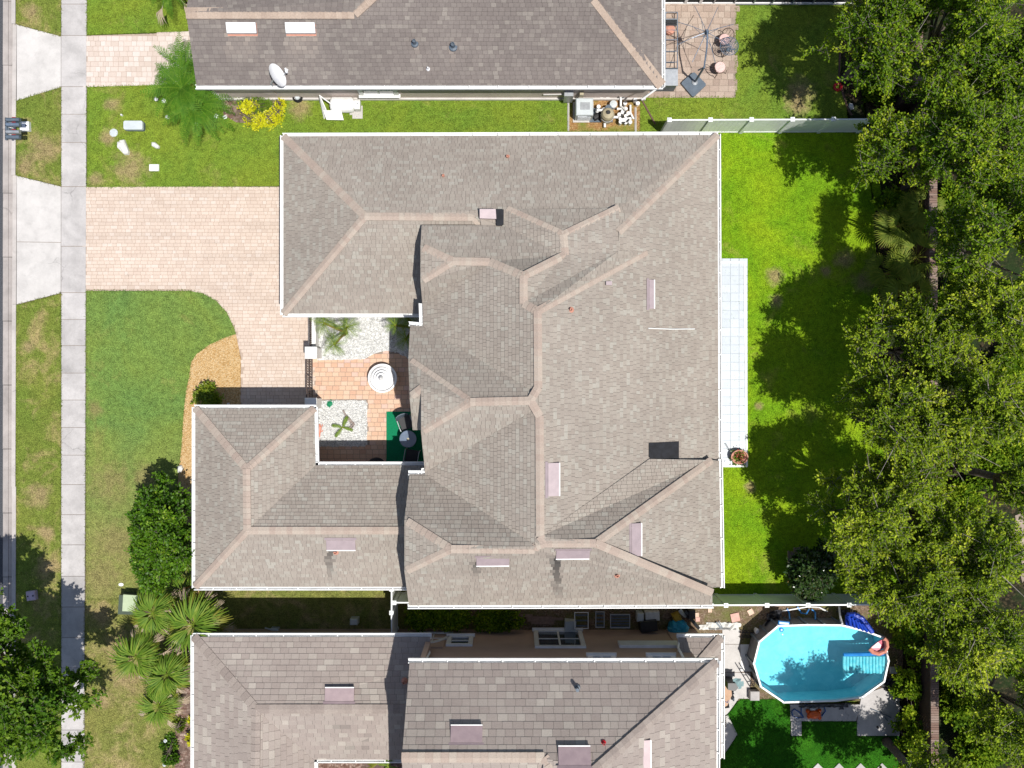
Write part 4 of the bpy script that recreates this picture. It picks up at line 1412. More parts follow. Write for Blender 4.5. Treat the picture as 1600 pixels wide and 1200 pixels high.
for px, sz, side, f in (((531, 1086), (1.02, 0.42), 'N', 'N'), ((729, 1149), (1.0, 0.48), 'N', 'NU'), ((897.5, 1183), (1.0, 0.52), 'N', 'NU'), ((1004, 1180), (1.0, 0.36), 'E', 'EU')):
    vent_box(HS, px, sz, side, FS[f][1], 'mauvemetal', h=0.17)
m_, nn = slope_frame((902, 1075), FS['NU'][1])
mb = MB()
mb.tube([m_, m_ + Vector((-0.02, 0.05, 0.4))], 0.06, 8)
mb.lathe([(0.12, -0.02), (0.09, 0.05)], m_, 10)
mb.build('vent_pipe', MAT['slate'], HS)
vent_pipe(HS, (943, 1160), FS['NU'][1], 0.035, 0.2, 'red')
vent_pipe(HS, (632, 1064), FS['N'][1], 0.05, 0.25, 'terracotta')
# ---------------------------------------------------------------- things standing about
def one(name, label, cat, mb, mat, group=None, smooth=False):
    """a thing that is one mesh; its origin goes to its own foot"""
    xs = [v[0] for v in mb.v]
    ys_ = [v[1] for v in mb.v]
    zs = [v[2] for v in mb.v]
    c = Vector(((min(xs) + max(xs)) / 2, (min(ys_) + max(ys_)) / 2, min(zs)))
    me = mb.mesh(name, mat, smooth, c)
    o = bpy.data.objects.new(name, me)
    link(o, None, c)
    return tag(o, label, cat, group)


# -- dish on the north roof
p, nn = slope_frame((426, 134), FN['S'][1])
t = thing('satellite_dish', 'white oval satellite dish near the gutter of the dark mauve roof', 'satellite dish', p)
c = P(431.5, 119, 3.55)
ax = Vector((0.78, 0.32, 0.54)).normalized()
u = Vector((0, 0, 1)).cross(ax).normalized()
w = ax.cross(u)
m = MB()
vs, fs = [], []
rings = 5
nseg = 28
for s_ in (0, 1):
    for r in range(rings + 1):
        k = r / rings
        for i in range(nseg):
            an = 2 * math.pi * i / nseg
            vs.append(c + u * math.cos(an) * 0.44 * k + w * math.sin(an) * 0.36 * k + ax * (0.09 * k * k - s_ * 0.02))
for s_ in (0, 1):
    b = s_ * (rings + 1) * nseg
    for r in range(rings):
        for i in range(nseg):
            j = (i + 1) % nseg
            f = (b + r * nseg + i, b + r * nseg + j, b + (r + 1) * nseg + j, b + (r + 1) * nseg + i)
            fs.append(f if s_ else f[::-1])
m.add(vs, fs)
m.build('reflector', MAT['whiteplastic'], t, smooth=True)
m = MB()
foc = c + ax * 0.42 + w * -0.12
m.tube([c - w * 0.33 + ax * 0.05, foc], 0.02, 6)
m.tube([p, p + Vector((0, 0, 0.25)), c - ax * 0.05], 0.03, 8)
m.build('arm', MAT['greymetal'], t)
m = MB()
m.tube([foc - ax * 0.03, foc + ax * 0.07], [0.05, 0.035], 8)
m.tube([foc - u * 0.09, foc + u * 0.09], 0.035, 8)
m.build('receiver', MAT['whiteplastic'], t)

# -- street side
def pedestal(label, px, py, rz, mat, group):
    p = P(px, py)
    t = thing('mailbox_pedestal', label, 'mailbox pedestal', p, group)
    m = MB()
    m.bevbox((p.x, p.y, 0.14), (0.36, 0.36, 0.28), rz, 0.04)
    m.build('base', MAT[mat], t)
    for s_ in (-1, 1):
        m = MB()
        q = p + Vector((math.cos(rz), math.sin(rz), 0)) * 0.1 * s_
        m.lathe([(0.032, 0), (0.032, 0.012)], (q.x, q.y, 0.278), 10)
        m.build('post_hole', MAT['black'], t)
    return t


pedestal('white square pedestal behind the row of four mailboxes', 42.5, 199.5, 0.05, 'whiteplastic', 'mailbox pedestals on the verge')
pedestal('lilac square pedestal standing in the shade of the street tree', 53, 929, 0.12, 'lilac', 'mailbox pedestals on the verge')
p0 = P(33, 212)
t = thing('mailbox_post', 'dark post with crossbar carrying four mailboxes at the kerb', 'mailbox post', p0)
m = MB()
m.box((p0.x, p0.y, 0.5), (0.1, 0.1, 1.0))
m.build('post', MAT['slate'], t)
m = MB()
m.box((p0.x - 0.05, p0.y, 1.0), (0.08, 0.85, 0.08))
m.build('crossbar', MAT['slate'], t)
m = MB()
m.box((p0.x - 0.05, p0.y, 0.62), (0.05, 0.5, 0.16))
m.build('paper_holder', MAT['whiteplastic'], t)
for i, (py, lb, mt, sh) in enumerate(((186.5, 'northernmost dark mailbox of the four on the kerb post', 'slate', 0), (194, 'second mailbox from the north, pale steel blue, on the kerb post', 'steel', 1),
                                      (205.5, 'third mailbox from the north, lavender grey, on the kerb post', 'greymetal', 0), (213.5, 'southernmost charcoal mailbox of the four on the kerb post', 'slate', 0))):
    q = P(19.5, py, 1.2)
    b = thing('mailbox', lb, 'mailbox', (q.x, q.y, 1.04), 'mailboxes on the kerb post')
    m = MB()
    n = 8
    prof = [(-0.068, 0.0)] + [(-0.068 * math.cos(math.pi * k / n), 0.13 + 0.068 * math.sin(math.pi * k / n)) for k in range(n + 1)] + [(0.068, 0.0)]
    vs = [(q.x + sx * 0.25, q.y + a, 1.04 + z) for sx in (-1, 1) for a, z in prof]
    k = len(prof)
    m.add(vs, [(i2, (i2 + 1) % k, k + (i2 + 1) % k, k + i2) for i2 in range(k)] + [tuple(range(k - 1, -1, -1)), tuple(range(k, 2 * k))])
    m.build('body', MAT[mt], b)
    m = MB()
    m.box((q.x - 0.262, q.y, 1.13), (0.02, 0.13, 0.19))
    m.build('door', MAT['black'], b)
    m = MB()
    m.box((q.x + 0.05, q.y + 0.075, 1.2), (0.14, 0.012, 0.05))
    m.build('flag', MAT['red'], b)

p = P(213, 199)
t = thing('utility_cabinet', 'low grey rounded utility cabinet on the grass near the north driveway', 'utility box', p)
m = MB()
pl = [(p.x + math.copysign(0.3, math.cos(a)) + 0.07 * math.cos(a), p.y + math.copysign(0.1, math.sin(a)) + 0.07 * math.sin(a)) for a in [math.pi * 2 * (i + 0.5) / 16 for i in range(16)]]
m.prism([((x - p.x) * 1.03 + p.x, (y - p.y) * 1.03 + p.y) for x, y in pl], 0, 0.2)
m.build('base', MAT['slate'], t)
m = MB()
m.prism(pl, 0.2, 0.34)
m.build('lid', MAT['utilgrey'], t)
m = MB()
m.lathe([(0.16, 0.03), (0.16, 0.06), (0.05, 0.075)], P(178.5, 208), 20)
one('access_cover', 'round pale blue cover in the lawn beside the low grey cabinet', 'cover', m, MAT['utilgrey'])
m = MB()
m.lathe([(0.04, 0.03), (0.04, 0.16), (0.02, 0.2)], P(192, 181), 8)
one('marker_stake', 'tiny white stake in the grass north of the low grey cabinet', 'stake', m, MAT['whiteplastic'])


def rock(px, py, pts, h, name, label, cat, mat='rock', z0=0.03):
    m = MB()
    q = [P(x, y) for x, y in pts]
    c = sum(q, Vector()) / len(q)
    vs = [(v.x, v.y, z0) for v in q] + [(c.x + (v.x - c.x) * 0.9, c.y + (v.y - c.y) * 0.9, z0 + h * 0.75) for v in q] + [(c.x + (v.x - c.x) * 0.6, c.y + (v.y - c.y) * 0.6, z0 + h * (0.95 + 0.1 * math.sin(i * 2.1))) for i, v in enumerate(q)]
    n = len(q)
    fs = []
    for l in (0, n):
        fs += [(l + i, l + n + i, l + n + (i + 1) % n, l + (i + 1) % n) for i in range(n)]
    fs.append(tuple(range(3 * n - 1, 2 * n - 1, -1)))
    m.add(vs, fs)
    return one(name, label, cat, m, MAT[mat])


rock(0, 0, [(185, 223), (189, 222), (189, 220), (197, 219), (199, 225), (204, 238), (203, 243), (196, 243), (185, 232)], 0.2, 'boulder', 'long white boulder lying slanted on the dry patch of the front lawn', 'rock')
rock(0, 0, [(238.5, 223), (244, 223), (251, 229), (250, 233), (245, 233), (238.5, 229)], 0.16, 'boulder', 'small pointed white boulder north of the square white cover', 'rock')
m = MB()
q = P(242.5, 263)
m.bevbox((q.x, q.y, 0.1), (0.37, 0.26, 0.12), 0.0, 0.02)
one('meter_cover', 'square white meter cover set flat in the front lawn', 'cover', m, MAT['whiteplastic'])
m = MB()
m.lathe([(0.07, 0.03), (0.065, 0.06), (0.02, 0.07)], P(190, 913), 14, sx=1.5)
one('access_cover', 'small white oval cover in the lawn by the green cabinet', 'cover', m, MAT['whiteplastic'])
p = P(209, 941)
t = thing('transformer_cabinet', 'pale green transformer cabinet partly under the fan palms', 'utility box', p)
m = MB()
a = [P(196, 924), P(226, 928), P(225, 955), P(194, 954)]
m.prism(a, 0, 0.62)
m.build('body', MAT['utildark'], t)
m = MB()
m.slab([P(x, y, 0.68) for x, y in ((192.5, 929), (222, 931), (221, 956), (191, 955))], 0.08)
m.build('lid', MAT['utilgreen'], t)
for i, (px, py, lb) in enumerate(((248, 158, 'white path light under the northern fronds of the ferny palm'), (260, 161, 'white path light west of the ferny palm trunk'), (265.5, 186, 'white path light southwest of the ferny palm, alone on the grass'),
                                  (311, 196, 'white path light at the south tip of the ferny palm'), (341.5, 184.5, 'white path light southeast of the ferny palm, left of a pair'), (355, 186, 'white path light southeast of the ferny palm, right of a pair'), (349, 148, 'white path light against the house corner beside the ferny palm'))):
    q = P(px, py)
    t = thing('path_light', lb, 'path light', q, 'white path lights round the ferny palm')
    m = MB()
    m.lathe([(0.02, 0), (0.02, 0.3)], q, 8)
    m.build('stem', MAT['whiteplastic'], t)
    m = MB()
    m.lathe([(0.085, 0.28), (0.08, 0.31), (0.012, 0.37)], q, 10)
    m.build('cap', MAT['whiteplastic'], t)

# -- along the north house
q = P(467, 155.5)
t = thing('hose_reel', 'round dark hose reel against the mauve wall', 'hose reel', q)
m = MB()
for k in range(5):
    pts = [(q.x + math.cos(a) * (0.16 + 0.02 * (k % 2)), q.y + 0.02 + math.sin(a) * (0.14 + 0.02 * (k % 2)), 0.1 + k * 0.045) for a in [2 * math.pi * i / 18 for i in range(19)]]
    m.tube(pts, 0.028, 5)
m.build('hose', MAT['black'], t)
m = MB()
m.lathe([(0.09, 0.05), (0.1, 0.3), (0.07, 0.34)], q, 12)
m.build('drum', MAT['utilgrey'], t)
q = P(541, 168)
t = thing('gas_tank', 'white gas tank lying on its side by the mauve wall', 'gas tank', q)
m = MB()
zc = 0.36
pr = [(-0.56, 0.10), (-0.53, 0.24), (-0.46, 0.30), (0.26, 0.30), (0.34, 0.26), (0.38, 0.18), (0.40, 0.10)]
vs, fs = [], []
n = 20
for x, r in pr:
    for k in range(n):
        an = 2 * math.pi * k / n
        vs.append((q.x + x, q.y + r * math.cos(an), zc + r * math.sin(an)))
for i in range(len(pr) - 1):
    for k in range(n):
        fs.append((i * n + k, i * n + (k + 1) % n, (i + 1) * n + (k + 1) % n, (i + 1) * n + k)[::-1])
fs += [tuple(range(n)), tuple((len(pr) - 1) * n + k for k in range(n - 1, -1, -1))]
m.add(vs, fs)
m.build('cylinder', MAT['white'], t, smooth=False)
m = MB()
m.bevbox((q.x + 0.5, q.y - 0.02, 0.36), (0.22, 0.36, 0.36), 0, 0.05)
m.build('valve_hood', MAT['white'], t)
m = MB()
m.lathe([(0.03, 0.5), (0.03, 0.57)], (q.x + 0.52, q.y, 0), 8)
m.build('valve', MAT['greymetal'], t)
m = MB()
for dx in (-0.35, 0.2):
    m.box((q.x + dx, q.y, 0.05), (0.1, 0.62, 0.1))
m.box((q.x + 0.45, q.y - 0.2, 0.02), (0.4, 0.5, 0.1))
m.build('cradle', MAT['concrete'], t)
t = thing('folded_sheet', 'bent white metal sheet leaning at the end of the white gas tank', 'sheet', P(510, 172))
m = MB()
a, b, c, d = P(498.5, 148.5, 0.9), P(509, 171.5, 0.5), P(506, 186, 0.05), P(499, 160, 0.05)
m.add([a, b, c, d] + [v + Vector((0.03, 0.01, 0)) for v in (a, b, c, d)], [(0, 1, 2, 3), (7, 6, 5, 4), (0, 4, 5, 1), (1, 5, 6, 2), (2, 6, 7, 3), (3, 7, 4, 0)])
m.build('upright_flap', MAT['white'], t)
m = MB()
m.slab([P(505, 172.5, 0.5), P(533, 172.5, 0.5), P(537, 187.5, 0.42), P(510, 187, 0.42)], 0.03)
for x, y in ((508, 174), (531, 174), (534, 185), (511, 185)):
    m.tube([P(x, y, 0.46), P(x, y, 0.03)], 0.02, 5)
m.build('flat_flap', MAT['white'], t)
m = MB()
m.tube([P(499, 149, 0.9), P(532, 173, 0.52)], 0.025, 6)
m.build('brace', MAT['white'], t)

# air conditioner
q = P(911, 176)
t = thing('air_conditioner', 'pale grey air conditioner unit by the mauve wall', 'air conditioner', q)
m = MB()
m.bevbox((q.x, q.y, 0.42), (0.66, 0.66, 0.84), 0, 0.03)
m.build('cabinet', MAT['utilgrey'], t)
m = MB()
m.box((q.x, q.y - 0.335, 0.45), (0.5, 0.02, 0.5))
for k in range(6):
    m.box((q.x, q.y - 0.35, 0.25 + k * 0.08), (0.5, 0.02, 0.02))
m.build('side_louvre', MAT['greymetal'], t)
m = MB()
m.box((q.x + 0.02, q.y + 0.02, 0.845), (0.36, 0.28, 0.02))
for k in range(9):
    m.box((q.x - 0.15 + k * 0.042, q.y + 0.02, 0.862), (0.012, 0.28, 0.012))
m.build('fan_grille', MAT['greymetal'], t)
m = MB()
m.box((q.x + 0.19, q.y - 0.33, 0.72), (0.16, 0.03, 0.035))
m.build('handle', MAT['black'], t)
m = MB()
m.box((q.x, q.y, 0.02), (0.8, 0.8, 0.1))
m.build('pad', MAT['concrete'], t)

# pool pump group
pvc = 'white'
q = P(947, 186)
t = thing('pool_filter', 'tan cylindrical pool filter standing among white pipes', 'pool filter', q)
m = MB()
m.lathe([(0.24, 0.05), (0.25, 0.4), (0.25, 0.7), (0.2, 0.82), (0.1, 0.88)], q, 20)
m.build('tank', MAT['tan'], t, smooth=False)
m = MB()
m.lathe([(0.265, 0.46), (0.265, 0.5)], q, 20)
m.build('clamp_band', MAT['greymetal'], t)
m = MB()
m.lathe([(0.05, 0.86), (0.05, 0.95), (0.08, 0.97)], q, 10)
m.build('gauge', MAT['black'], t)
q = P(937, 181)
t = thing('pool_pump', 'black pool pump with ribbed motor west of the tan filter', 'pump', q)
m = MB()
m.tube([(q.x - 0.25, q.y - 0.15, 0.22), (q.x + 0.15, q.y + 0.1, 0.22)], 0.13, 14)
m.build('motor', MAT['black'], t)
m = MB()
m.lathe([(0.12, 0.1), (0.13, 0.4), (0.13, 0.45)], (q.x + 0.3, q.y + 0.18, 0), 14)
m.build('strainer_pot', MAT['slate'], t)
m = MB()
m.box((q.x + 0.05, q.y, 0.06), (0.9, 0.55, 0.08))
m.build('pad', MAT['slate'], t)
q = P(957, 167)
m = MB()
m.lathe([(0.13, 0.05), (0.13, 0.34), (0.145, 0.35), (0.145, 0.4), (0.05, 0.42)], q, 16)
one('chlorinator', 'small grey canister with pale round lid north of the tan filter', 'canister', m, MAT['utilgrey'])
t = thing('pipe_manifold', 'white plastic pipe manifold with many elbows beside the tan filter', 'pipes', P(970, 180))
for path, r in (([(934, 172, .3), (934, 172, .62), (947, 172, .62), (947, 181, .62)], 0.05), ([(951, 183, .35), (966, 183, .35)], 0.05), ([(945, 192, .2), (945, 199, .2)], 0.05),
                ([(970, 152, .25), (970, 166, .25), (978, 172, .45)], 0.045), ([(964, 170, .25), (972, 170, .25), (972, 180, .3)], 0.05), ([(985, 164, .25), (985, 176, .25), (990, 186, .2)], 0.04)):
    m = MB()
    m.tube([P(*a) for a in path], r, 8)
    m.build('pipe', MAT[pvc], t)
for i, (x, y) in enumerate(((966, 183), (971, 180), (976, 186), (980, 181), (968, 190), (973, 192), (977, 189), (982, 190), (968, 195), (976, 195), (983, 195), (975, 166), (976, 174), (934, 171), (942, 176), (932, 177))):
    m = MB()
    q = P(x, y)
    m.lathe([(0.055, 0.06), (0.055, 0.3), (0.075, 0.3), (0.075, 0.38 + 0.03 * (i % 3))], q, 10)
    m.build('elbow', MAT[pvc], t)
for x, y in ((970, 186), (975, 180), (980, 187), (972, 196), (979, 193)):
    m = MB()
    q = P(x, y)
    m.box((q.x, q.y, 0.42), (0.16, 0.05, 0.05), R.uniform(0, 3))
    m.build('valve_handle', MAT['black'], t)
q = P(972, 152)
m = MB()
m.lathe([(0.08, 0.03), (0.11, 0.3), (0.1, 0.3), (0.07, 0.06)], q, 14)
one('flower_pot', 'small dark blue pot against the mauve wall above the pumps', 'pot', m, MAT['slate'])
q = P(965, 155)
m = MB()
m.tube([(q.x, q.y, 0.05), (q.x - 0.03, q.y + 0.1, 0.75)], 0.05, 7)
one('standpipe', 'dark upright pipe beside the small blue pot', 'pipe', m, MAT['black'])
q = P(944, 153)
m = MB()
for dx in (-0.12, 0.12):
    m.box((q.x + dx, q.y, 0.15), (0.13, 0.12, 0.2))
m.tube([(q.x - 0.12, q.y, 0.15), (q.x + 0.25, q.y - 0.03, 0.15)], 0.03, 6)
one('pool_valve', 'pair of white plastic valve boxes at the foot of the mauve wall', 'valve', m, MAT['white'])
for (x, y, sx, sy, lb) in ((991, 160, .1, .1, 'white pipe stub beside the downspout foot, the upper one'), (995, 165, .1, .12, 'white pipe stub beside the downspout foot, the lower one')):
    m = MB()
    q = P(x, y)
    m.lathe([(0.06, 0.03), (0.06, 0.25), (0.08, 0.26), (0.08, 0.33)], q, 10)
    one('pipe_stub', lb, 'pipe', m, MAT['white'])
m = MB()
m.tube([P(1000, 150, .06), P(1006, 162, .06), P(1015, 178, .06), P(1024, 194, .06)], 0.035, 6)
one('drain_hose', 'dark drain hose lying across the grass toward the fence end', 'hose', m, MAT['edging'])
m = MB()
m.tube([P(888, 152, .06), P(888, 205, .06)], 0.04, 4)
m.tube([P(993, 168, .06), P(993, 206, .06)], 0.04, 4)
one('bed_edging', 'thin pale edging round the pump bed', 'edging', m, MAT['concrete'])

# -- umbrella patio
q = P(1034, 134)
t = thing('outdoor_counter', 'long grey topped outdoor counter under the roof corner', 'counter', q)
m = MB()
m.prism([P(1012, 122), P(1052, 122), P(1052, 143.5), P(1012, 143.5)], 0, 0.86)
m.build('cabinet', MAT['slate'], t)
m = MB()
m.prism([P(1010, 120), P(1053, 120), P(1053, 145), P(1010, 145)], 0.86, 0.92)
m.build('counter_top', MAT['greymetal'], t)
p = P(1084, 131)
t = thing('cantilever_umbrella', 'open umbrella frame without its fabric on a slate base', 'umbrella', p)
m = MB()
hb = [P(x, y, 0.14) for x, y in ((1085, 114), (1102, 131), (1102.5, 134), (1084, 151.5), (1081, 151), (1064.5, 131.5), (1065, 129), (1082, 114))]
m.prism(hb, 0.06, 0.2)
m.build('base', MAT['slate'], t)
m = MB()
m.lathe([(0.12, 0.2), (0.12, 0.23), (0.06, 0.26)], p, 12)
m.build('pivot', MAT['greymetal'], t)
pt = Vector((p.x + 0.03, p.y + 0.03, 1.9))
hub = P(1104, 50, 2.35)
m = MB()
m.tube([(p.x, p.y, 0.2), pt], 0.04, 8)
m.build('pole', MAT['slate'], t)
m = MB()
m.tube([pt - Vector((0.12, -0.05, 0.5)), pt, pt + (hub - pt) * 0.5 + Vector((0, 0, 0.3)), hub + Vector((0, 0, 0.15))], 0.03, 8)
m.build('arm', MAT['steel'], t)
m = MB()
m.lathe([(0.07, -0.1), (0.09, 0), (0.05, 0.16)], hub, 12)
m.build('hub', MAT['slate'], t)
for k in range(8):
    an = math.radians(20 + 45 * k)
    e = hub + Vector((math.cos(an) * 1.12, math.sin(an) * 1.12, -0.28))
    m = MB()
    m.tube([hub, hub + (e - hub) * 0.5 + Vector((0, 0, 0.05)), e], 0.011, 5)
    rb = m.build('rib', MAT['steel'], t)
    m = MB()
    m.tube([hub - Vector((0, 0, 0.45)), hub + (e - hub) * 0.42], 0.009, 4)
    m.build('strut', MAT['steel'], rb)
for (y0, lb) in ((14, 'blue framed lounge chair at the north end of the umbrella patio'), (95, 'blue framed lounge chair against the outdoor counter')):
    pass
t = thing('lounger', 'blue framed sun lounger with striped slings below the roof edge', 'sun lounger', P(1049, 55))
m = MB()
for x in (1040, 1058.5):
    m.tube([P(x, 19, .35), P(x, 112, .35)], 0.018, 6)
for y in (19, 47, 62, 80, 97):
    m.tube([P(1040, y, .35), P(1058.5, y, .35)], 0.014, 6)
for x, y in ((1041, 20), (1058, 20), (1041, 110), (1058, 110)):
    m.tube([P(x, y, .35), P(x, y, .06)], 0.016, 6)
m.build('frame', MAT['steel'], t)
for (y0, y1, z0, z1) in ((29, 40, .36, .45), (106, 117, .4, .62)):
    m = MB()
    m.slab([P(1040, y0, z1), P(1059, y0, z1), P(1059, y1, z0), P(1040, y1, z0)], 0.05)
    m.build('sling', MAT['slate'], t)
    m = MB()
    for k in range(3):
        yy = y0 + 3 + k * 3
        m.obox(P(1041, yy, z1 + 0.01), P(1058, yy, z1 + 0.01), 0.06, 0.02)
    m.build('sling_fold', MAT['black'], t)
q = P(1045, 50)
m = MB()
m.lathe([(0.14, 0.06), (0.2, 0.2), (0.19, 0.32), (0.1, 0.36)], q, 14)
one('clay_pot', 'brown clay pot under the roof edge beside the sun lounger', 'pot', m, MAT['terracotta'])
q = P(1133, 82)
t = thing('bistro_table', 'round wire mesh bistro table between two cushioned chairs', 'table', q)
m = MB()
for r in (0.1, 0.16, 0.22, 0.28, 0.345):
    m.tube([(q.x + r * math.cos(a), q.y + r * math.sin(a), 0.72) for a in [2 * math.pi * i / 28 for i in range(29)]], 0.009 if r < 0.34 else 0.016, 4)
for k in range(16):
    a = 2 * math.pi * k / 16
    m.tube([(q.x + 0.03 * math.cos(a), q.y + 0.03 * math.sin(a), 0.72), (q.x + 0.345 * math.cos(a), q.y + 0.345 * math.sin(a), 0.72)], 0.006, 4)
m.build('table_top', MAT['steel'], t)
m = MB()
for k in range(3):
    a = 2 * math.pi * k / 3
    m.tube([(q.x + 0.03 * math.cos(a), q.y + 0.03 * math.sin(a), 0.7), (q.x + 0.26 * math.cos(a), q.y + 0.26 * math.sin(a), 0.06)], 0.016, 5)
m.build('legs', MAT['black'], t)
q2 = P(1140, 78, 0.74)
m = MB()
m.lathe([(0.07, 0.0), (0.08, 0.05), (0.03, 0.12)], (q2.x - 0.08, q2.y, 0.74), 12)
m.tube([(q2.x, q2.y, .77), (q2.x + 0.2, q2.y + 0.02, .77)], 0.03, 6)
one('lantern', 'small dark lantern lying on the wire mesh table', 'lantern', m, MAT['slate'])


def wire_chair(label, px, py, face):
    q = P(px, py)
    t = thing('garden_chair', label, 'garden chair', q, 'cushioned wire chairs on the umbrella patio')
    d = Vector((math.cos(face), math.sin(face), 0))
    s_ = Vector((-d.y, d.x, 0))
    m = MB()
    for a, b in ((-1, -1), (1, -1), (1, 1), (-1, 1)):
        f = q + d * 0.2 * a + s_ * 0.2 * b
        m.tube([f + Vector((0, 0, 0.42)), f + d * 0.03 * a + s_ * 0.03 * b + Vector((0, 0, 0.06))], 0.013, 5)
    ring = [q + d * 0.22 * math.cos(a) + s_ * 0.22 * math.sin(a) + Vector((0, 0, 0.42)) for a in [2 * math.pi * i / 16 for i in range(17)]]
    m.tube(ring, 0.014, 5)
    m.build('frame', MAT['iron'], t)
    m = MB()
    arc = [q - d * 0.22 + s_ * 0.24 * math.sin(a) + Vector((0, 0, 0.42 + 0.42 * math.cos(a))) - d * 0.1 * math.cos(a) for a in [math.pi * (i / 12 - 0.5) for i in range(13)]]
    m.tube(arc, 0.014, 5)
    for k in (-1, 0, 1):
        m.tube([q - d * 0.22 + s_ * 0.1 * k + Vector((0, 0, 0.42)), q - d * 0.3 + s_ * 0.12 * k + Vector((0, 0, 0.8))], 0.008, 4)
    m.build('backrest', MAT['iron'], t)
    m = MB()
    m.lathe([(0.2, 0.43), (0.22, 0.46), (0.2, 0.5), (0.05, 0.51)], q, 14)
    m.build('cushion', MAT['cushion'], t)
    return t


wire_chair('wire chair with pink patterned cushion north of the mesh table', 1128, 68, -2.2)
wire_chair('wire chair with pale cushion south of the mesh table', 1121, 111, 0.4)
t = thing('screen_enclosure', 'dark screened porch wall with white posts along the top of the umbrella patio', 'screen enclosure', P(1120, 8))
m = MB()
m.prism([P(1030, 7.5), P(1332, 7.5), P(1332, 4), P(1030, 4)], 0.0, 0.14)
m.build('sill', MAT['white'], t)
xs = [1030, 1070, 1093, 1114, 1146, 1176, 1205, 1236, 1268, 1300, 1332]
for x0, x1 in zip(xs[:-1], xs[1:]):
    m = MB()
    a, b = P(x0 + 1, 5.5), P(x1 - 1, 5.5)
    m.box(((a.x + b.x) / 2, a.y, 1.3), (b.x - a.x, 0.015, 2.3))
    m.build('screen', MAT['blackroof'], t)
for i, x in enumerate(xs):
    m = MB()
    q = P(x, 6)
    m.box((q.x, q.y, 1.25), (0.11 if i in (1, 2) else 0.05, 0.07, 2.5))
    m.build('post', MAT['white' if i in (1, 2) else 'greymetal'], t)
m = MB()
m.prism([P(1030, 8), P(1332, 8), P(1332, -120), P(1030, -120)], 2.5, 2.6)
m.build('screen_roof', MAT['slate'], t)
m = MB()
q = P(1307.5, 137)
pts = [(q.x + 0.13 * math.cos(a), q.y + 0.13 * math.sin(a), 0.12) for a in [2 * math.pi * i / 20 for i in range(21)]]
m.tube(pts, 0.055, 8)
one('ring_toy', 'red ring lying on the border of the shaded tree bed', 'ring toy', m, MAT['red'])
m = MB()
m.tube([P(1326, 20, .07), P(1315, 60, .07), P(1312, 90, .07), P(1311, 125, .07), P(1318, 150, .07), P(1326, 172, .07), P(1331, 180, .07)], 0.04, 5)
one('bed_edging', 'rusty curved edging along the shaded tree bed', 'edging', m, MAT['edging'])
rock(0, 0, [(1326, 162), (1331, 163), (1333, 172), (1328, 173), (1324, 168)], 0.14, 'boulder', 'pale stone at the end of the rusty bed edging', 'rock')

# -- back lawn
q = P(1152, 713)
t = thing('potted_plant', 'oval woven pot of mixed leaves at the corner of the white tiles', 'potted plant', q)
m = MB()
m.lathe([(0.22, 0.08), (0.30, 0.3), (0.31, 0.42), (0.27, 0.42), (0.25, 0.34)], q, 20, sx=1.08, sy=0.9)
m.build('pot', MAT['terracotta'], t)
POT = (t, q)
m = MB()
q = P(1136, 699)
m.tube([(q.x, q.y, 0.1), (q.x - 0.05, q.y + 0.1, 0.1), (q.x - 0.1, q.y + 0.16, 0.1)], 0.03, 5)
m.tube([(q.x, q.y, 0.1), (q.x + 0.08, q.y - 0.08, 0.1)], 0.02, 5)
one('hose_nozzle', 'small grey hose nozzle lying on the white tiles', 'nozzle', m, MAT['greymetal'])
t = thing('garden_swing', 'brown wooden garden swing frame half under the glossy shrub', 'garden swing', P(1247, 872))
for nm, pts in (('top_beam', [(1240, 857, 1.0), (1263, 857, 1.0)]), ('top_beam', [(1240, 861, .98), (1263, 861, .98)]), ('side_beam', [(1232, 861, .9), (1232, 884, .8)]), ('side_beam', [(1237, 862, .9), (1238, 886, .8)]),
                ('side_beam', [(1256, 862, .9), (1262, 876, .7)])):
    m = MB()
    m.obox(P(*pts[0]), P(*pts[1]), 0.07, 0.08)
    m.build(nm, MAT['wood'], t)
for x, y in ((1241, 859), (1262, 859), (1233, 884)):
    m = MB()
    q = P(x, y)
    m.box((q.x, q.y, 0.5), (0.07, 0.07, 0.95))
    m.build('post', MAT['wood'], t)
for k in range(4):
    m = MB()
    m.obox(P(1233, 865 + k * 5, .42), P(1260, 865 + k * 5, .42), 0.09, 0.03)
    m.build('slat', MAT['wood'], t)

# -- courtyard
def at_floor(px, py):
    return P(px, py, 0.04)


t = thing('courtyard_wall', 'white garden wall with pierced iron top between garage and gate', 'wall', P(491, 520))
m = MB()
m.prism([P(488.5, 480), P(499, 480), P(499, 556), P(488.5, 556)], 0, 0.72)
m.build('wall_body', MAT['whitestucco'], t)
m = MB()
a, b = P(485, 488, 0.95), P(485, 546, 0.95)
m.obox(a, b, 0.012, 0.012)
m.obox(a - Vector((0, 0, .2)), b - Vector((0, 0, .2)), 0.012, 0.012)
m.build('rail', MAT['iron'], t)
for k in range(19):
    m = MB()
    c = a + (b - a) * ((k + 0.5) / 19)
    m.box((c.x, c.y, 0.83), (0.025, 0.025, 0.28))
    m.lathe([(0.04, 0.0), (0.045, 0.03), (0.01, 0.07)], (c.x, c.y, 0.97), 6)
    m.build('baluster', MAT['iron'], t)
for y, lb in ((551, 'white capped gate pillar north of the iron gate'), (631, 'white capped gate pillar south of the iron gate at the gutter corner')):
    q = P(485.5, y, 1.25)
    p = thing('gate_pillar', lb, 'pillar', (q.x, q.y, 0), 'pillars of the courtyard gate')
    m = MB()
    m.box((q.x, q.y, 0.6), (0.38, 0.38, 1.2))
    m.build('shaft', MAT['whitestucco'], p)
    m = MB()
    m.bevbox((q.x, q.y, 1.235), (0.46, 0.46, 0.09), 0, 0.03)
    m.build('cap', MAT['white'], p)
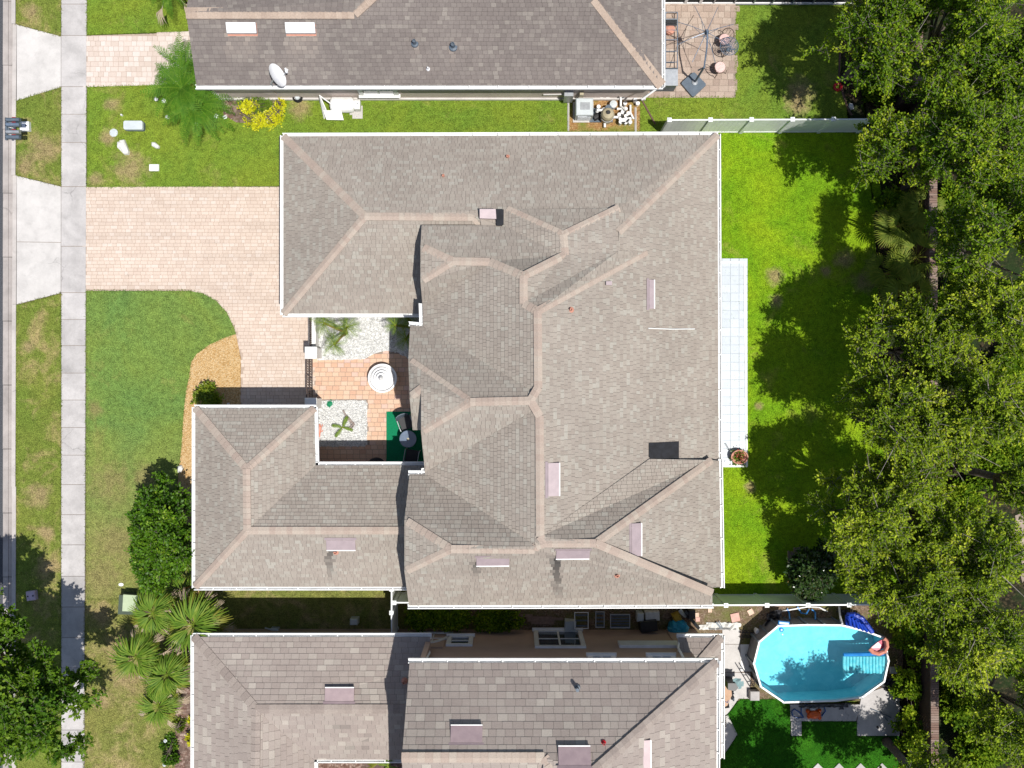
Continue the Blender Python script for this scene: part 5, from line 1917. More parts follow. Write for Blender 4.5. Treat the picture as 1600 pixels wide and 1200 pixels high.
t = thing('iron_gate', 'dark iron double gate between the two white pillars', 'gate', P(491, 594))
for (y0, y1) in ((561, 591.5), (593, 624)):
    lf = MB()
    zt = 1.15
    for z in (0.15, 0.6, zt):
        lf.obox(P(489, y0, 0) + Vector((0, 0, z)), P(489, y1, 0) + Vector((0, 0, z)), 0.035, 0.03)
    o = lf.build('leaf_frame', MAT['iron'], t)
    for k in range(9):
        m = MB()
        yy = y0 + (y1 - y0) * k / 8
        c = P(489, yy)
        m.box((c.x, c.y, 0.65), (0.022, 0.022, 1.05))
        m.build('bar', MAT['iron'], o)
t = thing('fountain', 'round white tiered fountain in the courtyard paving', 'fountain', at_floor(597, 592))
q = at_floor(604, 592.5)
q = Vector((P(597.5, 591, .45).x, P(597.5, 591, .45).y, 0.04))
m = MB()
m.lathe([(0.50, 0), (0.52, 0.32), (0.56, 0.36), (0.56, 0.42), (0.49, 0.42), (0.47, 0.3)], q, 36)
m.build('basin', MAT['fountain'], t)
for r, z, nm in ((0.42, 0.42, 'tier'), (0.31, 0.56, 'tier'), (0.2, 0.7, 'tier')):
    m = MB()
    m.lathe([(r * 0.35, z - 0.16), (r * 0.9, z - 0.05), (r, z), (r, z + 0.03), (r * 0.9, z + 0.03), (r * 0.75, z - 0.01)], q, 32)
    m.build(nm, MAT['fountain'], t)
m = MB()
m.lathe([(0.06, 0.55), (0.07, 0.75), (0.1, 0.82), (0.06, 0.9), (0.015, 0.98)], q, 14)
m.build('finial', MAT['fountain'], t)
m = MB()
m.prism([P(604, 643), P(690, 643), P(690, 745), P(604, 745)], 0.03, 0.056)
one('turf_carpet', 'bright green turf carpet in the courtyard corner', 'carpet', m, MAT['carpet'])


def arm_chair(label, px, py, face, mat='black'):
    q = at_floor(px, py)
    q.z = 0.056
    t = thing('patio_chair', label, 'patio chair', q, 'dark chairs at the courtyard table')
    d = Vector((math.cos(face), math.sin(face), 0))
    s_ = Vector((-d.y, d.x, 0))
    up = Vector((0, 0, 1))
    m = MB()
    for b in (-1, 1):
        m.tube([q + d * 0.26 + s_ * 0.27 * b, q + d * 0.24 + s_ * 0.27 * b + up * 0.62, q - d * 0.2 + s_ * 0.27 * b + up * 0.64, q - d * 0.26 + s_ * 0.25 * b], 0.018, 6)
    m.build('frame', MAT['greymetal'], t)
    m = MB()
    c = q + up * 0.42
    m.slab([c + d * 0.26 - s_ * 0.24, c + d * 0.26 + s_ * 0.24, c - d * 0.24 + s_ * 0.24, c - d * 0.24 - s_ * 0.24], 0.05)
    m.build('seat', MAT[mat], t)
    m = MB()
    for i in range(6):
        a0, a1 = math.pi * (i / 6 - 0.5), math.pi * ((i + 1) / 6 - 0.5)
        p0 = q - d * (0.16 + 0.12 * math.cos(a0)) + s_ * 0.26 * math.sin(a0)
        p1 = q - d * (0.16 + 0.12 * math.cos(a1)) + s_ * 0.26 * math.sin(a1)
        o = d * -0.1
        m.add([p0 + up * .42, p1 + up * .42, p1 + up * .92 + o, p0 + up * .92 + o, p0 + up * .42 + d * .03, p1 + up * .42 + d * .03, p1 + up * .92 + o + d * .03, p0 + up * .92 + o + d * .03],
              [(0, 1, 2, 3), (7, 6, 5, 4), (2, 6, 7, 3), (0, 4, 5, 1)])
    m.build('backrest', MAT['slate'], t)
    return t


arm_chair('dark chair facing the round glass table at the sunlit carpet edge', 636, 660, -1.2)
arm_chair('dark chair in deep shade south of the round glass table', 645, 712, 1.4)
q = at_floor(645, 683)
t = thing('patio_table', 'round blue grey glass table on the green carpet', 'table', q)
qq = P(637.5, 686, 0.74)
m = MB()
m.lathe([(0.32, 0.72), (0.33, 0.735), (0.31, 0.745)], (qq.x, qq.y, 0), 32)
m.build('table_top', MAT['tableglass'], t)
m = MB()
m.lathe([(0.05, 0.7), (0.05, 0.752), (0.03, 0.755)], (qq.x, qq.y, 0), 12)
m.build('centre_ring', MAT['tan'], t)
m = MB()
for k in range(4):
    a = math.pi / 4 + math.pi / 2 * k
    m.tube([(qq.x + 0.1 * math.cos(a), qq.y + 0.1 * math.sin(a), 0.72), (qq.x + 0.28 * math.cos(a), qq.y + 0.28 * math.sin(a), 0.056)], 0.018, 5)
m.build('legs', MAT['black'], t)
qq = P(588, 730, 0.6)
t = thing('side_table', 'round black table half hidden under the courtyard gutter', 'table', (qq.x, qq.y, 0.04))
m = MB()
m.lathe([(0.36, 0.56), (0.38, 0.58), (0.36, 0.6)], (qq.x, qq.y, 0), 28)
m.build('table_top', MAT['black'], t)
m = MB()
m.lathe([(0.16, 0.04), (0.04, 0.1), (0.04, 0.57)], (qq.x, qq.y, 0), 12)
m.build('pedestal', MAT['black'], t)
q = at_floor(515.5, 631)
t = thing('leaf_ornament', 'green turtle shaped ornament on the white pebbles', 'ornament', q)
m = MB()
m.lathe([(0.12, 0.01), (0.11, 0.05), (0.03, 0.09)], q, 12, sx=1.15, rz=0.5)
m.build('shell', MAT['greenleafart'], t)
for a, l in ((0.5, 0.19), (1.3, 0.17), (2.5, 0.17), (3.7, 0.19), (4.6, 0.17), (5.7, 0.17)):
    m = MB()
    m.obox((q.x + math.cos(a) * 0.08, q.y + math.sin(a) * 0.08, q.z + 0.03), (q.x + math.cos(a) * l, q.y + math.sin(a) * l, q.z + 0.02), 0.06, 0.03)
    m.build('flipper', MAT['greenleafart'], t)
q = at_floor(499, 671)
t = thing('lizard_ornament', 'terracotta lizard ornament by the white gutter corner of the courtyard', 'ornament', q)
m = MB()
m.tube([(q.x, q.y + 0.2, q.z + .04), (q.x + .02, q.y + 0.1, q.z + .06), (q.x - .01, q.y - 0.08, q.z + .06), (q.x + .0, q.y - .2, q.z + .04), (q.x + .03, q.y - 0.36, q.z + .02)], [0.05, 0.085, 0.09, 0.05, 0.01], 8)
m.build('body', MAT['coral'], t)
for sx, dy in ((-1, 0.1), (1, 0.1), (-1, -0.1), (1, -0.1)):
    m = MB()
    m.tube([(q.x, q.y + dy, q.z + .05), (q.x + sx * 0.13, q.y + dy + 0.04, q.z + .04), (q.x + sx * 0.12, q.y + dy + 0.1, q.z + .02)], 0.02, 5)
    m.build('leg', MAT['coral'], t)
q = at_floor(497, 653.5)
m = MB()
m.box((q.x, q.y, q.z + 0.05), (0.12, 0.04, 0.08))
one('small_plaque', 'tiny dark plaque on the pebbles north of the terracotta lizard', 'plaque', m, MAT['black'])
m = MB()
for pts, r in (([(536, 641), (542, 652), (550, 661), (553, 666)], .035), ([(539, 649), (546, 654), (554, 664)], .03), ([(548, 655), (541, 658), (538, 663)], .02), ([(552, 662), (546, 669), (544, 668)], .025), ([(546, 657), (549, 668)], .02), ([(553, 660), (552, 667), (548, 670)], .025)):
    m.tube([P(x, y, 0.12 + 0.06 * math.sin(i * 1.7)) for i, (x, y) in enumerate(pts)], [r * (1 - 0.2 * i) for i in range(len(pts))], 6)
one('driftwood', 'branched grey driftwood piece on the white pebbles beside the small cycad', 'driftwood', m, MAT['driftwood'])
m = MB()
a, b = slope_frame((1012.5, 513), FM['E'][1])[0], slope_frame((1085, 514), FM['E'][1])[0]
m.tube([a + Vector((0, 0, .05)), (a + b) / 2 + Vector((0, -.02, .06)), b + Vector((0, 0, .05))], 0.02, 6)
m.tube([b + Vector((-.3, .03, .05)), b + Vector((-.15, .05, .07))], 0.03, 6)
one('roof_conduit', 'thin white conduit lying across the east slope of the taupe roof', 'conduit', m, MAT['white'])

# -- pool yard
RIM = [(1216, 978), (1262, 976.5), (1315, 977), (1352, 986), (1381.5, 997), (1388.5, 1033), (1381.5, 1065), (1347, 1089.5), (1306, 1095), (1225, 1097.5), (1189, 1073), (1178, 1037), (1186.5, 1003)]
WAT_H, RIM_H = 1.05, 1.22
rim = [P(x, y, RIM_H) for x, y in RIM]
cen = sum(rim, Vector()) / len(rim)
t = thing('oval_pool', 'large oval above ground pool with white rim and turquoise water', 'pool', (cen.x, cen.y, 0))
m = MB()
n = len(rim)
for i in range(n):
    a, b = rim[i], rim[(i + 1) % n]
    ia, ib = cen + (a - cen) * 0.985, cen + (b - cen) * 0.985
    for z0, z1, p, q in ((0.03, RIM_H - 0.02, a, b),):
        vs = [(p.x, p.y, z0), (q.x, q.y, z0), (q.x, q.y, z1), (p.x, p.y, z1), (ia.x, ia.y, z0), (ib.x, ib.y, z0), (ib.x, ib.y, z1), (ia.x, ia.y, z1)]
        m.add(vs, [(3, 2, 1, 0), (4, 5, 6, 7), (0, 1, 5, 4)], 0.5, 0)
m.build('pool_wall', MAT['pooltarp'], t)
for i in range(n):
    a, b = rim[i], rim[(i + 1) % n]
    m = MB()
    m.obox((a.x, a.y, RIM_H), (b.x, b.y, RIM_H), 0.065, 0.03)
    m.build('rim', MAT['white'], t)
ups = []
for i in range(n):
    a, b = rim[i], rim[(i + 1) % n]
    k = max(1, round((b - a).length / 0.6))
    for j in range(k):
        c = a + (b - a) * (j / k)
        o = (c - cen)
        o.z = 0
        ups.append((c + o.normalized() * 0.03, math.atan2(o.y, o.x)))
um = MB()
um.box((0, 0, 0.6), (0.05, 0.08, 1.16))
ume = um.mesh('upright', MAT['slate'])
for c, rz in ups:
    inst('upright', ume, t, (c.x, c.y, 0.02), (0, 0, rz))
mt, nt, bs = new_mat('pool_liner')
col = ramp(nt, noise(nt, 2.6, 6, 0.7, 0.6), [(0.32, (0.36, 0.58, 0.65)), (0.68, (0.58, 0.72, 0.76))])  # paler mottling paints rippled light into the liner colour
nt.links.new(col, bs.inputs["Base Color"])
bs.inputs["Roughness"].default_value = 0.5
MAT['liner'] = mt
mw, nt, bs = new_mat('pool_water')
tr = nt.nodes.new("ShaderNodeBsdfTransparent")
tr.inputs[0].default_value = (0.50, 0.93, 1.0, 1)
gl = nt.nodes.new("ShaderNodeBsdfGlossy")
gl.inputs["Roughness"].default_value = 0.0
fr = nt.nodes.new("ShaderNodeFresnel")
fr.inputs[0].default_value = 1.33
ms = nt.nodes.new("ShaderNodeMixShader")
nt.links.new(fr.outputs[0], ms.inputs[0])
nt.links.new(tr.outputs[0], ms.inputs[1])
nt.links.new(gl.outputs[0], ms.inputs[2])
nt.links.new(ms.outputs[0], nt.nodes["Material Output"].inputs[0])
bp = nt.nodes.new("ShaderNodeBump")
bp.inputs["Strength"].default_value = 0.12
bp.inputs["Distance"].default_value = 0.02
nt.links.new(noise(nt, 5, 3), bp.inputs["Height"])
nt.links.new(bp.outputs[0], gl.inputs["Normal"])
nt.links.new(bp.outputs[0], fr.inputs["Normal"])
MAT['water'] = mw
inn = [cen + (a - cen) * 0.982 for a in rim]
m = MB()
m.prism(inn, 0.02, 0.1)
for i in range(n):
    a, b = inn[i], inn[(i + 1) % n]
    m.add([(a.x, a.y, 0.1), (b.x, b.y, 0.1), (b.x, b.y, 1.18), (a.x, a.y, 1.18)], [(0, 1, 2, 3)])
m.build('liner', MAT['liner'], t)
m = MB()
m.add([(p.x, p.y, WAT_H) for p in inn], [tuple(range(n - 1, -1, -1))])
for f in m.f:
    pass
m.build('water', MAT['water'], t)
m = MB()
for i, (a, b) in enumerate((((1222, 973, 1.15), (1214, 975, 1.2)),)):
    q = P(*a)
    m.bevbox((q.x + 0.05, q.y, 1.2), (0.42, 0.14, 0.1), -0.1, 0.03)
q = P(1221, 984, 1.05)
m.lathe([(0.08, 0.98), (0.09, 1.06), (0.04, 1.08)], (q.x, q.y, 0), 10)
one('pool_skimmer', 'bright blue skimmer clipped on the north rim of the pool', 'skimmer', m, MAT['bluebright'])
t = thing('pool_steps', 'pale turquoise inflatable steps floating by the east rim of the pool', 'pool float', P(1350, 1038, 0.8))
for k in range(13):
    m = MB()
    x = 1319 + k * 5.1
    m.tube([P(x, 1025.5, 1.05), P(x - 0.3, 1037, 1.09), P(x + 0.4, 1051 + (k % 3) * 0.4, 1.05)], 0.062, 8)
    m.build('air_tube', MAT['turqfloat'] if 'turqfloat' in MAT else MAT['whiteplastic'], t)
m = MB()
m.tube([P(1318, 1023, 1.06), P(1381, 1021.5, 1.06)], 0.07, 8)
m.build('headrest', MAT['bluebright'], t)
t = thing('pool_chair_float', 'pink and coral inflatable chair on the east end of the pool', 'pool float', P(1375, 1010, 0.9))
arc = [P(1359, 1013.5, 1.12), P(1364, 1019, 1.15), P(1373, 1021.5, 1.2), P(1382, 1018, 1.25), P(1386, 1010, 1.3), P(1385, 1001, 1.3), P(1381, 997.5, 1.28)]
m = MB()
m.tube(arc, 0.085, 8)
m.build('bolster', MAT['coral'], t)
m = MB()
m.tube([q + Vector((-.02, .02, .1)) for q in arc[3:]], 0.06, 8)
m.build('bolster', MAT['coral'], t)
m = MB()
m.slab([P(1360, 1013, 1.14), P(1372, 1003, 1.16), P(1381, 998, 1.2), P(1381, 1012, 1.16), P(1373, 1018, 1.14)], 0.08)
m.build('seat', MAT['pinkfloat'], t)
m = MB()
pp = [(1322, 962), (1331, 958.5), (1343, 963), (1355, 977), (1364, 990), (1352, 985), (1338, 981), (1322, 977)]
hh = [1.0, 1.25, 1.3, 1.3, 1.22, 1.22, 1.26, 1.26]
m.slab([P(x, y, z) for (x, y), z in zip(pp, hh)], 0.12)
for i in range(5):
    a, b = P(1326 + i * 5, 962 + i * 3.2, 1.36), P(1329 + i * 6.5, 978 + i * 2.2, 1.3)
    m.tube([a, (a + b) / 2 + Vector((0, 0, .05)), b], 0.05, 5)
m.tube([P(1324, 961, 1.2), P(1335, 960, 1.36), P(1347, 966, 1.38), P(1363, 988, 1.28)], 0.09, 6)
one('pool_cover', 'crumpled bright blue cover draped over the northeast rim of the pool', 'pool cover', m, MAT['bluecover'])
m = MB()
m.tube([P(1222, 955, .1), P(1262, 948, .12), P(1280, 949, .3), P(1292, 955, .12), P(1285, 952, .1)], 0.03, 6)
m.tube([P(1311, 947, .2), P(1313, 965, .9), P(1316, 975, 1.2)], 0.04, 6)
one('return_pipe', 'white pool pipes lying between the fence and the pool', 'pipe', m, MAT['white'])
m = MB()
for pts in ([(1230, 951), (1233, 958), (1234, 968)], [(1246, 948), (1252, 958), (1260, 959), (1264, 952)], [(1268, 952), (1274, 957), (1274, 968)]):
    m.tube([P(x, y, 0.12 + 0.4 * (i == 2)) for i, (x, y) in enumerate(pts)], 0.03, 6)
one('blue_hose', 'short bright blue hoses north of the pool', 'hose', m, MAT['bluebright'])


def film(label, pts, z, seed, amp=0.16, mat='blackfilm', name='plastic_sheet', cat='plastic sheet'):
    rr = random.Random(seed)
    q = [P(x, y) for x, y in pts]
    x0, x1, y0, y1 = min(p.x for p in q), max(p.x for p in q), min(p.y for p in q), max(p.y for p in q)
    nx, ny = max(3, int((x1 - x0) / 0.09)), max(3, int((y1 - y0) / 0.09))
    m = MB()
    vs = {}
    V, F = [], []
    for i in range(nx + 1):
        for j in range(ny + 1):
            x, y = x0 + (x1 - x0) * i / nx, y0 + (y1 - y0) * j / ny
            vs[i, j] = len(V)
            V.append((x + rr.uniform(-.02, .02), y + rr.uniform(-.02, .02), z + abs(rr.gauss(0, amp)) + amp * 0.5 * math.sin(x * 9 + y * 6)))
    for i in range(nx):
        for j in range(ny):
            if inside(x0 + (x1 - x0) * (i + .5) / nx, y0 + (y1 - y0) * (j + .5) / ny, q):
                a, b, c, d = vs[i, j], vs[i + 1, j], vs[i + 1, j + 1], vs[i, j + 1]
                F += [(a, b, c), (a, c, d)]
    m.add(V, F)
    return one(name, label, cat, m, MAT[mat])


film('crumpled black plastic sheet heaped against the northwest pool wall', [(1180, 1002), (1187, 985), (1195, 962), (1200, 950), (1216, 949), (1218, 960), (1206, 972), (1216, 968), (1200, 985)], 0.2, 5, 0.15)
film('black plastic scraps along the south foot of the pool', [(1228, 1100), (1262, 1100), (1310, 1099), (1332, 1097), (1322, 1104), (1312, 1107), (1300, 1102), (1262, 1103.5)], 0.1, 6, 0.04)
film('grey plastic sheeting along the dirt edge north of the terrace', [(1092, 976), (1112, 972), (1155, 973), (1157, 981), (1120, 983), (1092, 983)], 0.06, 7, 0.04, 'rock')
film('dark torn plastic by the shaded southeast end of the pool', [(1372, 1070), (1382, 1058), (1404, 1060), (1404, 1078), (1385, 1078)], 0.08, 8, 0.06)
film('black plastic draped between blue cover and fence', [(1305, 952), (1322, 950), (1340, 955), (1352, 968), (1345, 966), (1322, 958), (1310, 962)], 0.15, 9, 0.12)
p = P(1269, 1113)
t = thing('pool_cleaner', 'bright orange pool cleaner toy on the concrete walk', 'pool toy', p)
q = P(1270, 1114)
m = MB()
m.lathe([(0.2, 0.08), (0.24, 0.16), (0.2, 0.26), (0.08, 0.3)], q, 14, sx=1.15, sy=0.75)
m.build('body', MAT['orange'], t)
for dx, dy in ((-0.24, 0.12), (0.22, 0.14), (-0.2, -0.1), (0.22, -0.14)):
    m = MB()
    m.lathe([(0.07, 0.08), (0.08, 0.16), (0.04, 0.22)], (q.x + dx, q.y + dy, 0), 8)
    m.build('foot', MAT['orange'], t)
m = MB()
m.bevbox((q.x - 0.05, q.y + 0.2, 0.14), (0.2, 0.1, 0.12), 0, 0.02)
m.build('nozzle', MAT['utilgrey'], t)
m = MB()
loop = [(1268, 1103), (1260, 1101.5), (1252, 1106), (1252, 1114), (1256, 1121), (1247, 1122), (1239, 1119), (1237, 1112), (1241, 1108), (1248, 1112), (1255, 1120)]
m.tube([P(x, y, 0.1) for x, y in loop], 0.024, 6)
m.tube([P(x, y, 0.1) for x, y in ((1272, 1104), (1280, 1102.5), (1288, 1105), (1290, 1111), (1284, 1119))], 0.024, 6)
one('pool_hose', 'looped dark blue hose around the orange pool toy', 'hose', m, MAT['bluehose'])
t = thing('pool_ladder', 'grey pool ladder lying bent on the shaded concrete', 'ladder', P(1400, 1105))
m = MB()
m.tube([P(1391, 1081, .12), P(1398, 1098, .15), P(1404, 1110, .15), P(1405, 1120, .14)], 0.02, 6)
m.tube([P(1395, 1088, .12), P(1407, 1104, .15), P(1417, 1118, .2), P(1415, 1127, .2), P(1408, 1126, .2), P(1413, 1113, .2)], 0.022, 6)
m.build('rail', MAT['greymetal'], t)
for a, b in (((1398, 1098), (1402, 1097)), ((1402, 1106), (1409, 1106)), ((1405, 1118), (1414, 1118))):
    m = MB()
    m.tube([P(*a, .15), P(*b, .16)], 0.018, 5)
    m.build('rung', MAT['greymetal'], t)
m = MB()
m.tube([P(1360, 1107, .09), P(1375, 1113, .1), P(1392, 1121, .09)], 0.02, 5)
m.tube([P(1382, 1120, .09), P(1384, 1123, .09), P(1387, 1126, .09)], 0.02, 5)
one('steel_pole', 'thin dark pole lying on the shaded concrete slab', 'pole', m, MAT['slate'])
m = MB()
m.lathe([(0.05, 0.07), (0.05, 0.09)], P(1370, 1135), 12)
one('floor_drain', 'small black drain cap in the shaded concrete slab', 'drain', m, MAT['black'])
for i, x in enumerate((1277, 1310, 1343.5, 1377)):
    m = MB()
    q = P(x, 1212)
    m.prism([(q.x + 0.52 * math.cos(a), q.y + 0.52 * math.sin(a)) for a in (0, math.pi / 2, math.pi, -math.pi / 2)], 0.0, 0.09)
    one('stepping_paver', ('westernmost', 'second from the west', 'third from the west', 'easternmost')[i] + ' of the four grey diamond pavers at the turf edge', 'paver', m, MAT['walk'], 'diamond pavers in the turf')
m = MB()
q = P(1394.5, 1046)
m.bevbox((q.x, q.y, 0.1), (0.28, 0.26, 0.1), 0, 0.01)
one('paver_stone', 'pale square stone block beside the east pool wall', 'stone block', m, MAT['rock'])
q = P(1148, 964)
m = MB()
m.bevbox((q.x, q.y, 0.07), (0.34, 0.33, 0.07), 0.22, 0.008)
one('paver_stone', 'large square pink paver on the bare dirt', 'paver', m, MAT['pinkpaver'])
for (x, y, s_, a, mt, lb) in ((1088, 960, .17, 0.1, 'peach', 'small peach paver on the dirt, upper one of a touching pair'), (1089.5, 967, .17, 0.05, 'pinkpaver', 'small pink paver on the dirt, lower one of a touching pair'),
                              (1172, 955.5, .22, 0.5, 'peach', 'cream paver near the foot of a fence post north of the terrace'), (1108.5, 953, .16, 0.0, 'peach', 'half visible cream paver under the roof gutter corner')):
    q = P(x, y)
    m = MB()
    m.bevbox((q.x, q.y, 0.07), (s_, s_, 0.06), a, 0.008)
    one('paver_stone', lb, 'paver', m, MAT[mt])
t = thing('scroll_trellis', 'black scrollwork trellis lying at the terrace edge', 'trellis', P(1168, 990))
for dy, rw in ((987, 1), (994, 0)):
    m = MB()
    for k in range(5):
        x = 1157 + k * 5.2
        q = P(x + 2, dy, .12)
        m.tube([(q.x + 0.06 * math.cos(a) * (1.2 if rw else 0.8), q.y + 0.045 * math.sin(a), 0.12) for a in [2 * math.pi * i / 10 for i in range(9)]], 0.013, 4)
    m.tube([P(1155, dy + 1.6, .12), P(1183, dy + 1.2, .12)], 0.014, 4)
    m.build('scroll', MAT['black'], t)
m = MB()
q = P(1179.5, 983.5)
m.lathe([(0.07, 0.1), (0.08, 0.35), (0.05, 0.4)], q, 12, sy=1.6)
one('water_jug', 'white plastic jug at the corner between trellis and pool', 'jug', m, MAT['whiteplastic'])
t = thing('terrace_grill', 'black covered grill with a teal cloth beside the gutter', 'grill', P(1137, 1058))
m = MB()
m.prism([P(1129, 1056), P(1141, 1056), P(1145, 1063), P(1140, 1068), P(1129, 1066)], 0.06, 0.95)
m.build('cover', MAT['black'], t)
film('crumpled teal cloth hung on the black grill', [(1138, 1053), (1150, 1051), (1155, 1060), (1148, 1067), (1142, 1063)], 0.75, 12, 0.05, 'bluegreycloth' if 'bluegreycloth' in MAT else 'utilgrey', 'cloth', 'cloth')
m = MB()
m.prism([P(1128, 1065), P(1138, 1067), P(1139, 1080), P(1132, 1096), P(1128, 1098)], 0.06, 0.5)
m.obox(P(1129, 1083, .53), P(1137, 1090, .53), 0.02, 0.02)
one('cardboard_box', 'flattened cardboard box leaning by the black grill', 'box', m, MAT['cardboard'])
t = thing('folded_cart', 'folded black wheeled frame beside the cardboard box', 'cart', P(1142, 1086))
m = MB()
for a, b in (((1139, 1070), (1143, 1093)), ((1143, 1072), (1139, 1092)), ((1141, 1078), (1147, 1090)), ((1137, 1092), (1146, 1080)), ((1140, 1085), (1147, 1084))):
    m.tube([P(*a, .4), P(*b, .3)], 0.022, 5)
m.build('frame', MAT['black'], t)
m = MB()
m.slab([P(1130, 1098, .3), P(1137, 1090, .5), P(1140, 1106, .3), P(1131, 1107, .2)], 0.15)
m.build('seat', MAT['black'], t)
for x, y in ((1138, 1094), (1146, 1092), (1145, 1081)):
    m = MB()
    q = P(x, y, .15)
    m.tube([q - Vector((0.02, 0, 0)), q + Vector((0.02, 0, 0))], 0.09, 12)
    m.build('wheel', MAT['slate'], t)
m = MB()
m.tube([P(1133, 1096, .5), P(1137, 1098, .52), P(1138, 1094, .5)], 0.015, 5)
one('blue_strap', 'short blue strap on the folded black wheeled frame', 'strap', m, MAT['bluehose'])
t = thing('wire_rack', 'small rusty wire rack under the east gutter', 'rack', P(1131, 1129))
m = MB()
for k in range(5):
    m.tube([P(1129, 1122 + k * 3.3, .3), P(1134, 1122 + k * 3.3, .3)], 0.01, 4)
for x in (1129, 1134):
    m.tube([P(x, 1121, .3), P(x, 1136, .3)], 0.012, 4)
    m.tube([P(x, 1121, .3), P(x, 1121, .06)], 0.012, 4)
    m.tube([P(x, 1136, .3), P(x, 1136, .06)], 0.012, 4)
m.build('frame', MAT['iron'], t)
m = MB()
q = P(1176, 1083)
m.bevbox((q.x, q.y, 0.22), (0.36, 0.36, 0.3), 0, 0.02)
one('step_block', 'grey step block below the ladder gap of the pool', 'step', m, MAT['walk'])
t = thing('pool_gate_frame', 'slim dark ladder frame leaning on the west pool rim', 'ladder', P(1177, 1068))
m = MB()
for x in (1172, 1178):
    m.tube([P(x, 1073, .1), P(x + 1.5, 1062, 1.3)], 0.02, 5)
m.build('rail', MAT['iron'], t)
for k in range(3):
    m = MB()
    m.tube([P(1172.5 + k * .4, 1071 - 3 * k, .35 + .33 * k), P(1178.5 + k * .4, 1071 - 3 * k, .35 + .33 * k)], 0.018, 5)
    m.build('rung', MAT['iron'], t)

# -- shaded gap between the two houses
q = P(890, 974)
t = thing('storage_box', 'pale slatted box standing in the dark gap between the houses', 'box', q)
m = MB()
m.box((q.x, q.y, 0.28), (0.42, 0.4, 0.5), -0.08)
m.build('body', MAT['utilgrey'], t)
for k in range(5):
    m = MB()
    m.box((q.x - 0.16 + 0.08 * k, q.y + 0.01 * k, 0.545), (0.065, 0.4, 0.03), -0.08)
    m.build('slat', MAT['utilgrey'], t)
for i, (y, x0, x1) in enumerate(((962, 800, 832), (965, 822, 868), (969, 824, 866), (973, 830, 866), (967, 863, 880))):
    m = MB()
    m.obox(P(x0, y, .1 + .03 * i), P(x1, y + .6 * (i % 2), .1 + .03 * i), 0.1, 0.05)
    one('timber_length', ('short timber at the west end of the pile between the houses', 'uppermost long timber of the pile between the houses', 'middle long timber of the pile between the houses', 'lowest long timber of the pile between the houses', 'slanted timber ending at the pale slatted box')[i], 'timber', m, MAT['wood'], 'timbers lying between the houses')


def rack(label, x0, x1, y0, y1, h, nb, mat='greymetal', name='metal_rack'):
    t = thing(name, label, 'rack', P((x0 + x1) / 2, (y0 + y1) / 2), 'racks stored between the houses')
    m = MB()
    for x in (x0, x1):
        for y in (y0, y1):
            m.tube([P(x, y, .05), P(x, y, h)], 0.02, 5)
        m.tube([P(x, y0, h), P(x, y1, h)], 0.018, 5)
    for y in (y0, y1):
        m.tube([P(x0, y, h), P(x1, y, h)], 0.018, 5)
    m.build('frame', MAT[mat], t)
    for k in range(nb):
        m = MB()
        y = y0 + (y1 - y0) * (k + 0.5) / nb
        m.obox(P(x0, y, h * 0.6), P(x1, y, h * 0.6), 0.06, 0.02)
        m.build('shelf_bar', MAT['slate'], t)
    return t


rack('white ended rack just east of the pale slatted box', 898, 919, 957, 982, 0.8, 3, 'white')
rack('narrow grey rack in the middle of the dark gap', 931, 944, 956, 980, 0.9, 4)
rack('wide grey rack in the east half of the dark gap', 954, 984, 960, 981, 0.9, 5)
for (x, y, sx, sy, h, mt, lb) in ((998, 960, 10, 13, .5, 'utilgrey', 'narrow pale box right of the wide grey rack'), (1017, 959, 22, 14, .4, 'rock', 'flat pale carton in the east end of the gap'), (1010, 972, 26, 16, .7, 'black', 'black bin in the east end of the gap')):
    m = MB()
    q = P(x, y)
    m.bevbox((q.x, q.y, h / 2 + 0.03), (sx / 40, sy / 40, h), R.uniform(-.1, .1), 0.02)
    one('storage_bin', lb, 'bin', m, MAT[mt])
m = MB()
q = P(1057, 978)
m.lathe([(0.30, 0.05), (0.40, 0.25), (0.38, 0.5), (0.26, 0.62), (0.1, 0.66)], q, 16, sx=1.05, sy=0.9)
o = one('deflated_float', 'bundled turquoise pool float at the end of the house gap', 'pool float', m, MAT['turquoise'])
mesh = o.data
rr = random.Random(5)
for v in mesh.vertices:
    v.co += Vector((rr.uniform(-.05, .05), rr.uniform(-.05, .05), rr.uniform(-.04, .04)))
m = MB()
q = P(1055, 961)
m.bevbox((q.x, q.y, 0.3), (0.3, 0.28, 0.5), 0.4, 0.06)
one('yellow_bag', 'mustard coloured bag behind the turquoise float', 'bag', m, simple('mustard_fabric', (0.36, 0.24, 0.03), None, 8, 0.9))
m = MB()
m.tube([P(1062, 953, .5), P(1066, 958, .55), P(1071, 962, .3)], 0.08, 8)
one('white_drum', 'short grey drum pipe beside the mustard bag', 'pipe', m, MAT['utilgrey'])
m = MB()
m.obox(P(1070, 955, .75), P(1092, 982, .15), 0.12, 0.06)
one('leaning_beam', 'dark beam leaning from the house gap toward the terrace', 'beam', m, MAT['black'])
m = MB()
q = P(1076, 954)
m.bevbox((q.x, q.y, 0.35), (0.28, 0.34, 0.7), 0, 0.03)
one('black_crate', 'black crate under the roof gutter at the gap end', 'crate', m, MAT['black'])
m = MB()
m.obox(P(1108, 982.5, .1), P(1150, 982.5, .1), 0.05, 0.06)
one('edging_strip', 'black edging strip along the north edge of the terrace', 'edging', m, MAT['black'])
m = MB()
m.obox(P(1119, 972, .12), P(1127, 982, .1), 0.07, 0.05)
m.obox(P(1123, 970, .12), P(1129, 981, .1), 0.03, 0.04)
one('broken_frame', 'broken dark frame piece on the grey plastic sheeting', 'frame', m, MAT['slate'])
q = P(556, 967)
t = thing('utility_pedestal', 'small white utility pedestal in the shaded strip between the houses', 'utility box', q)
m = MB()
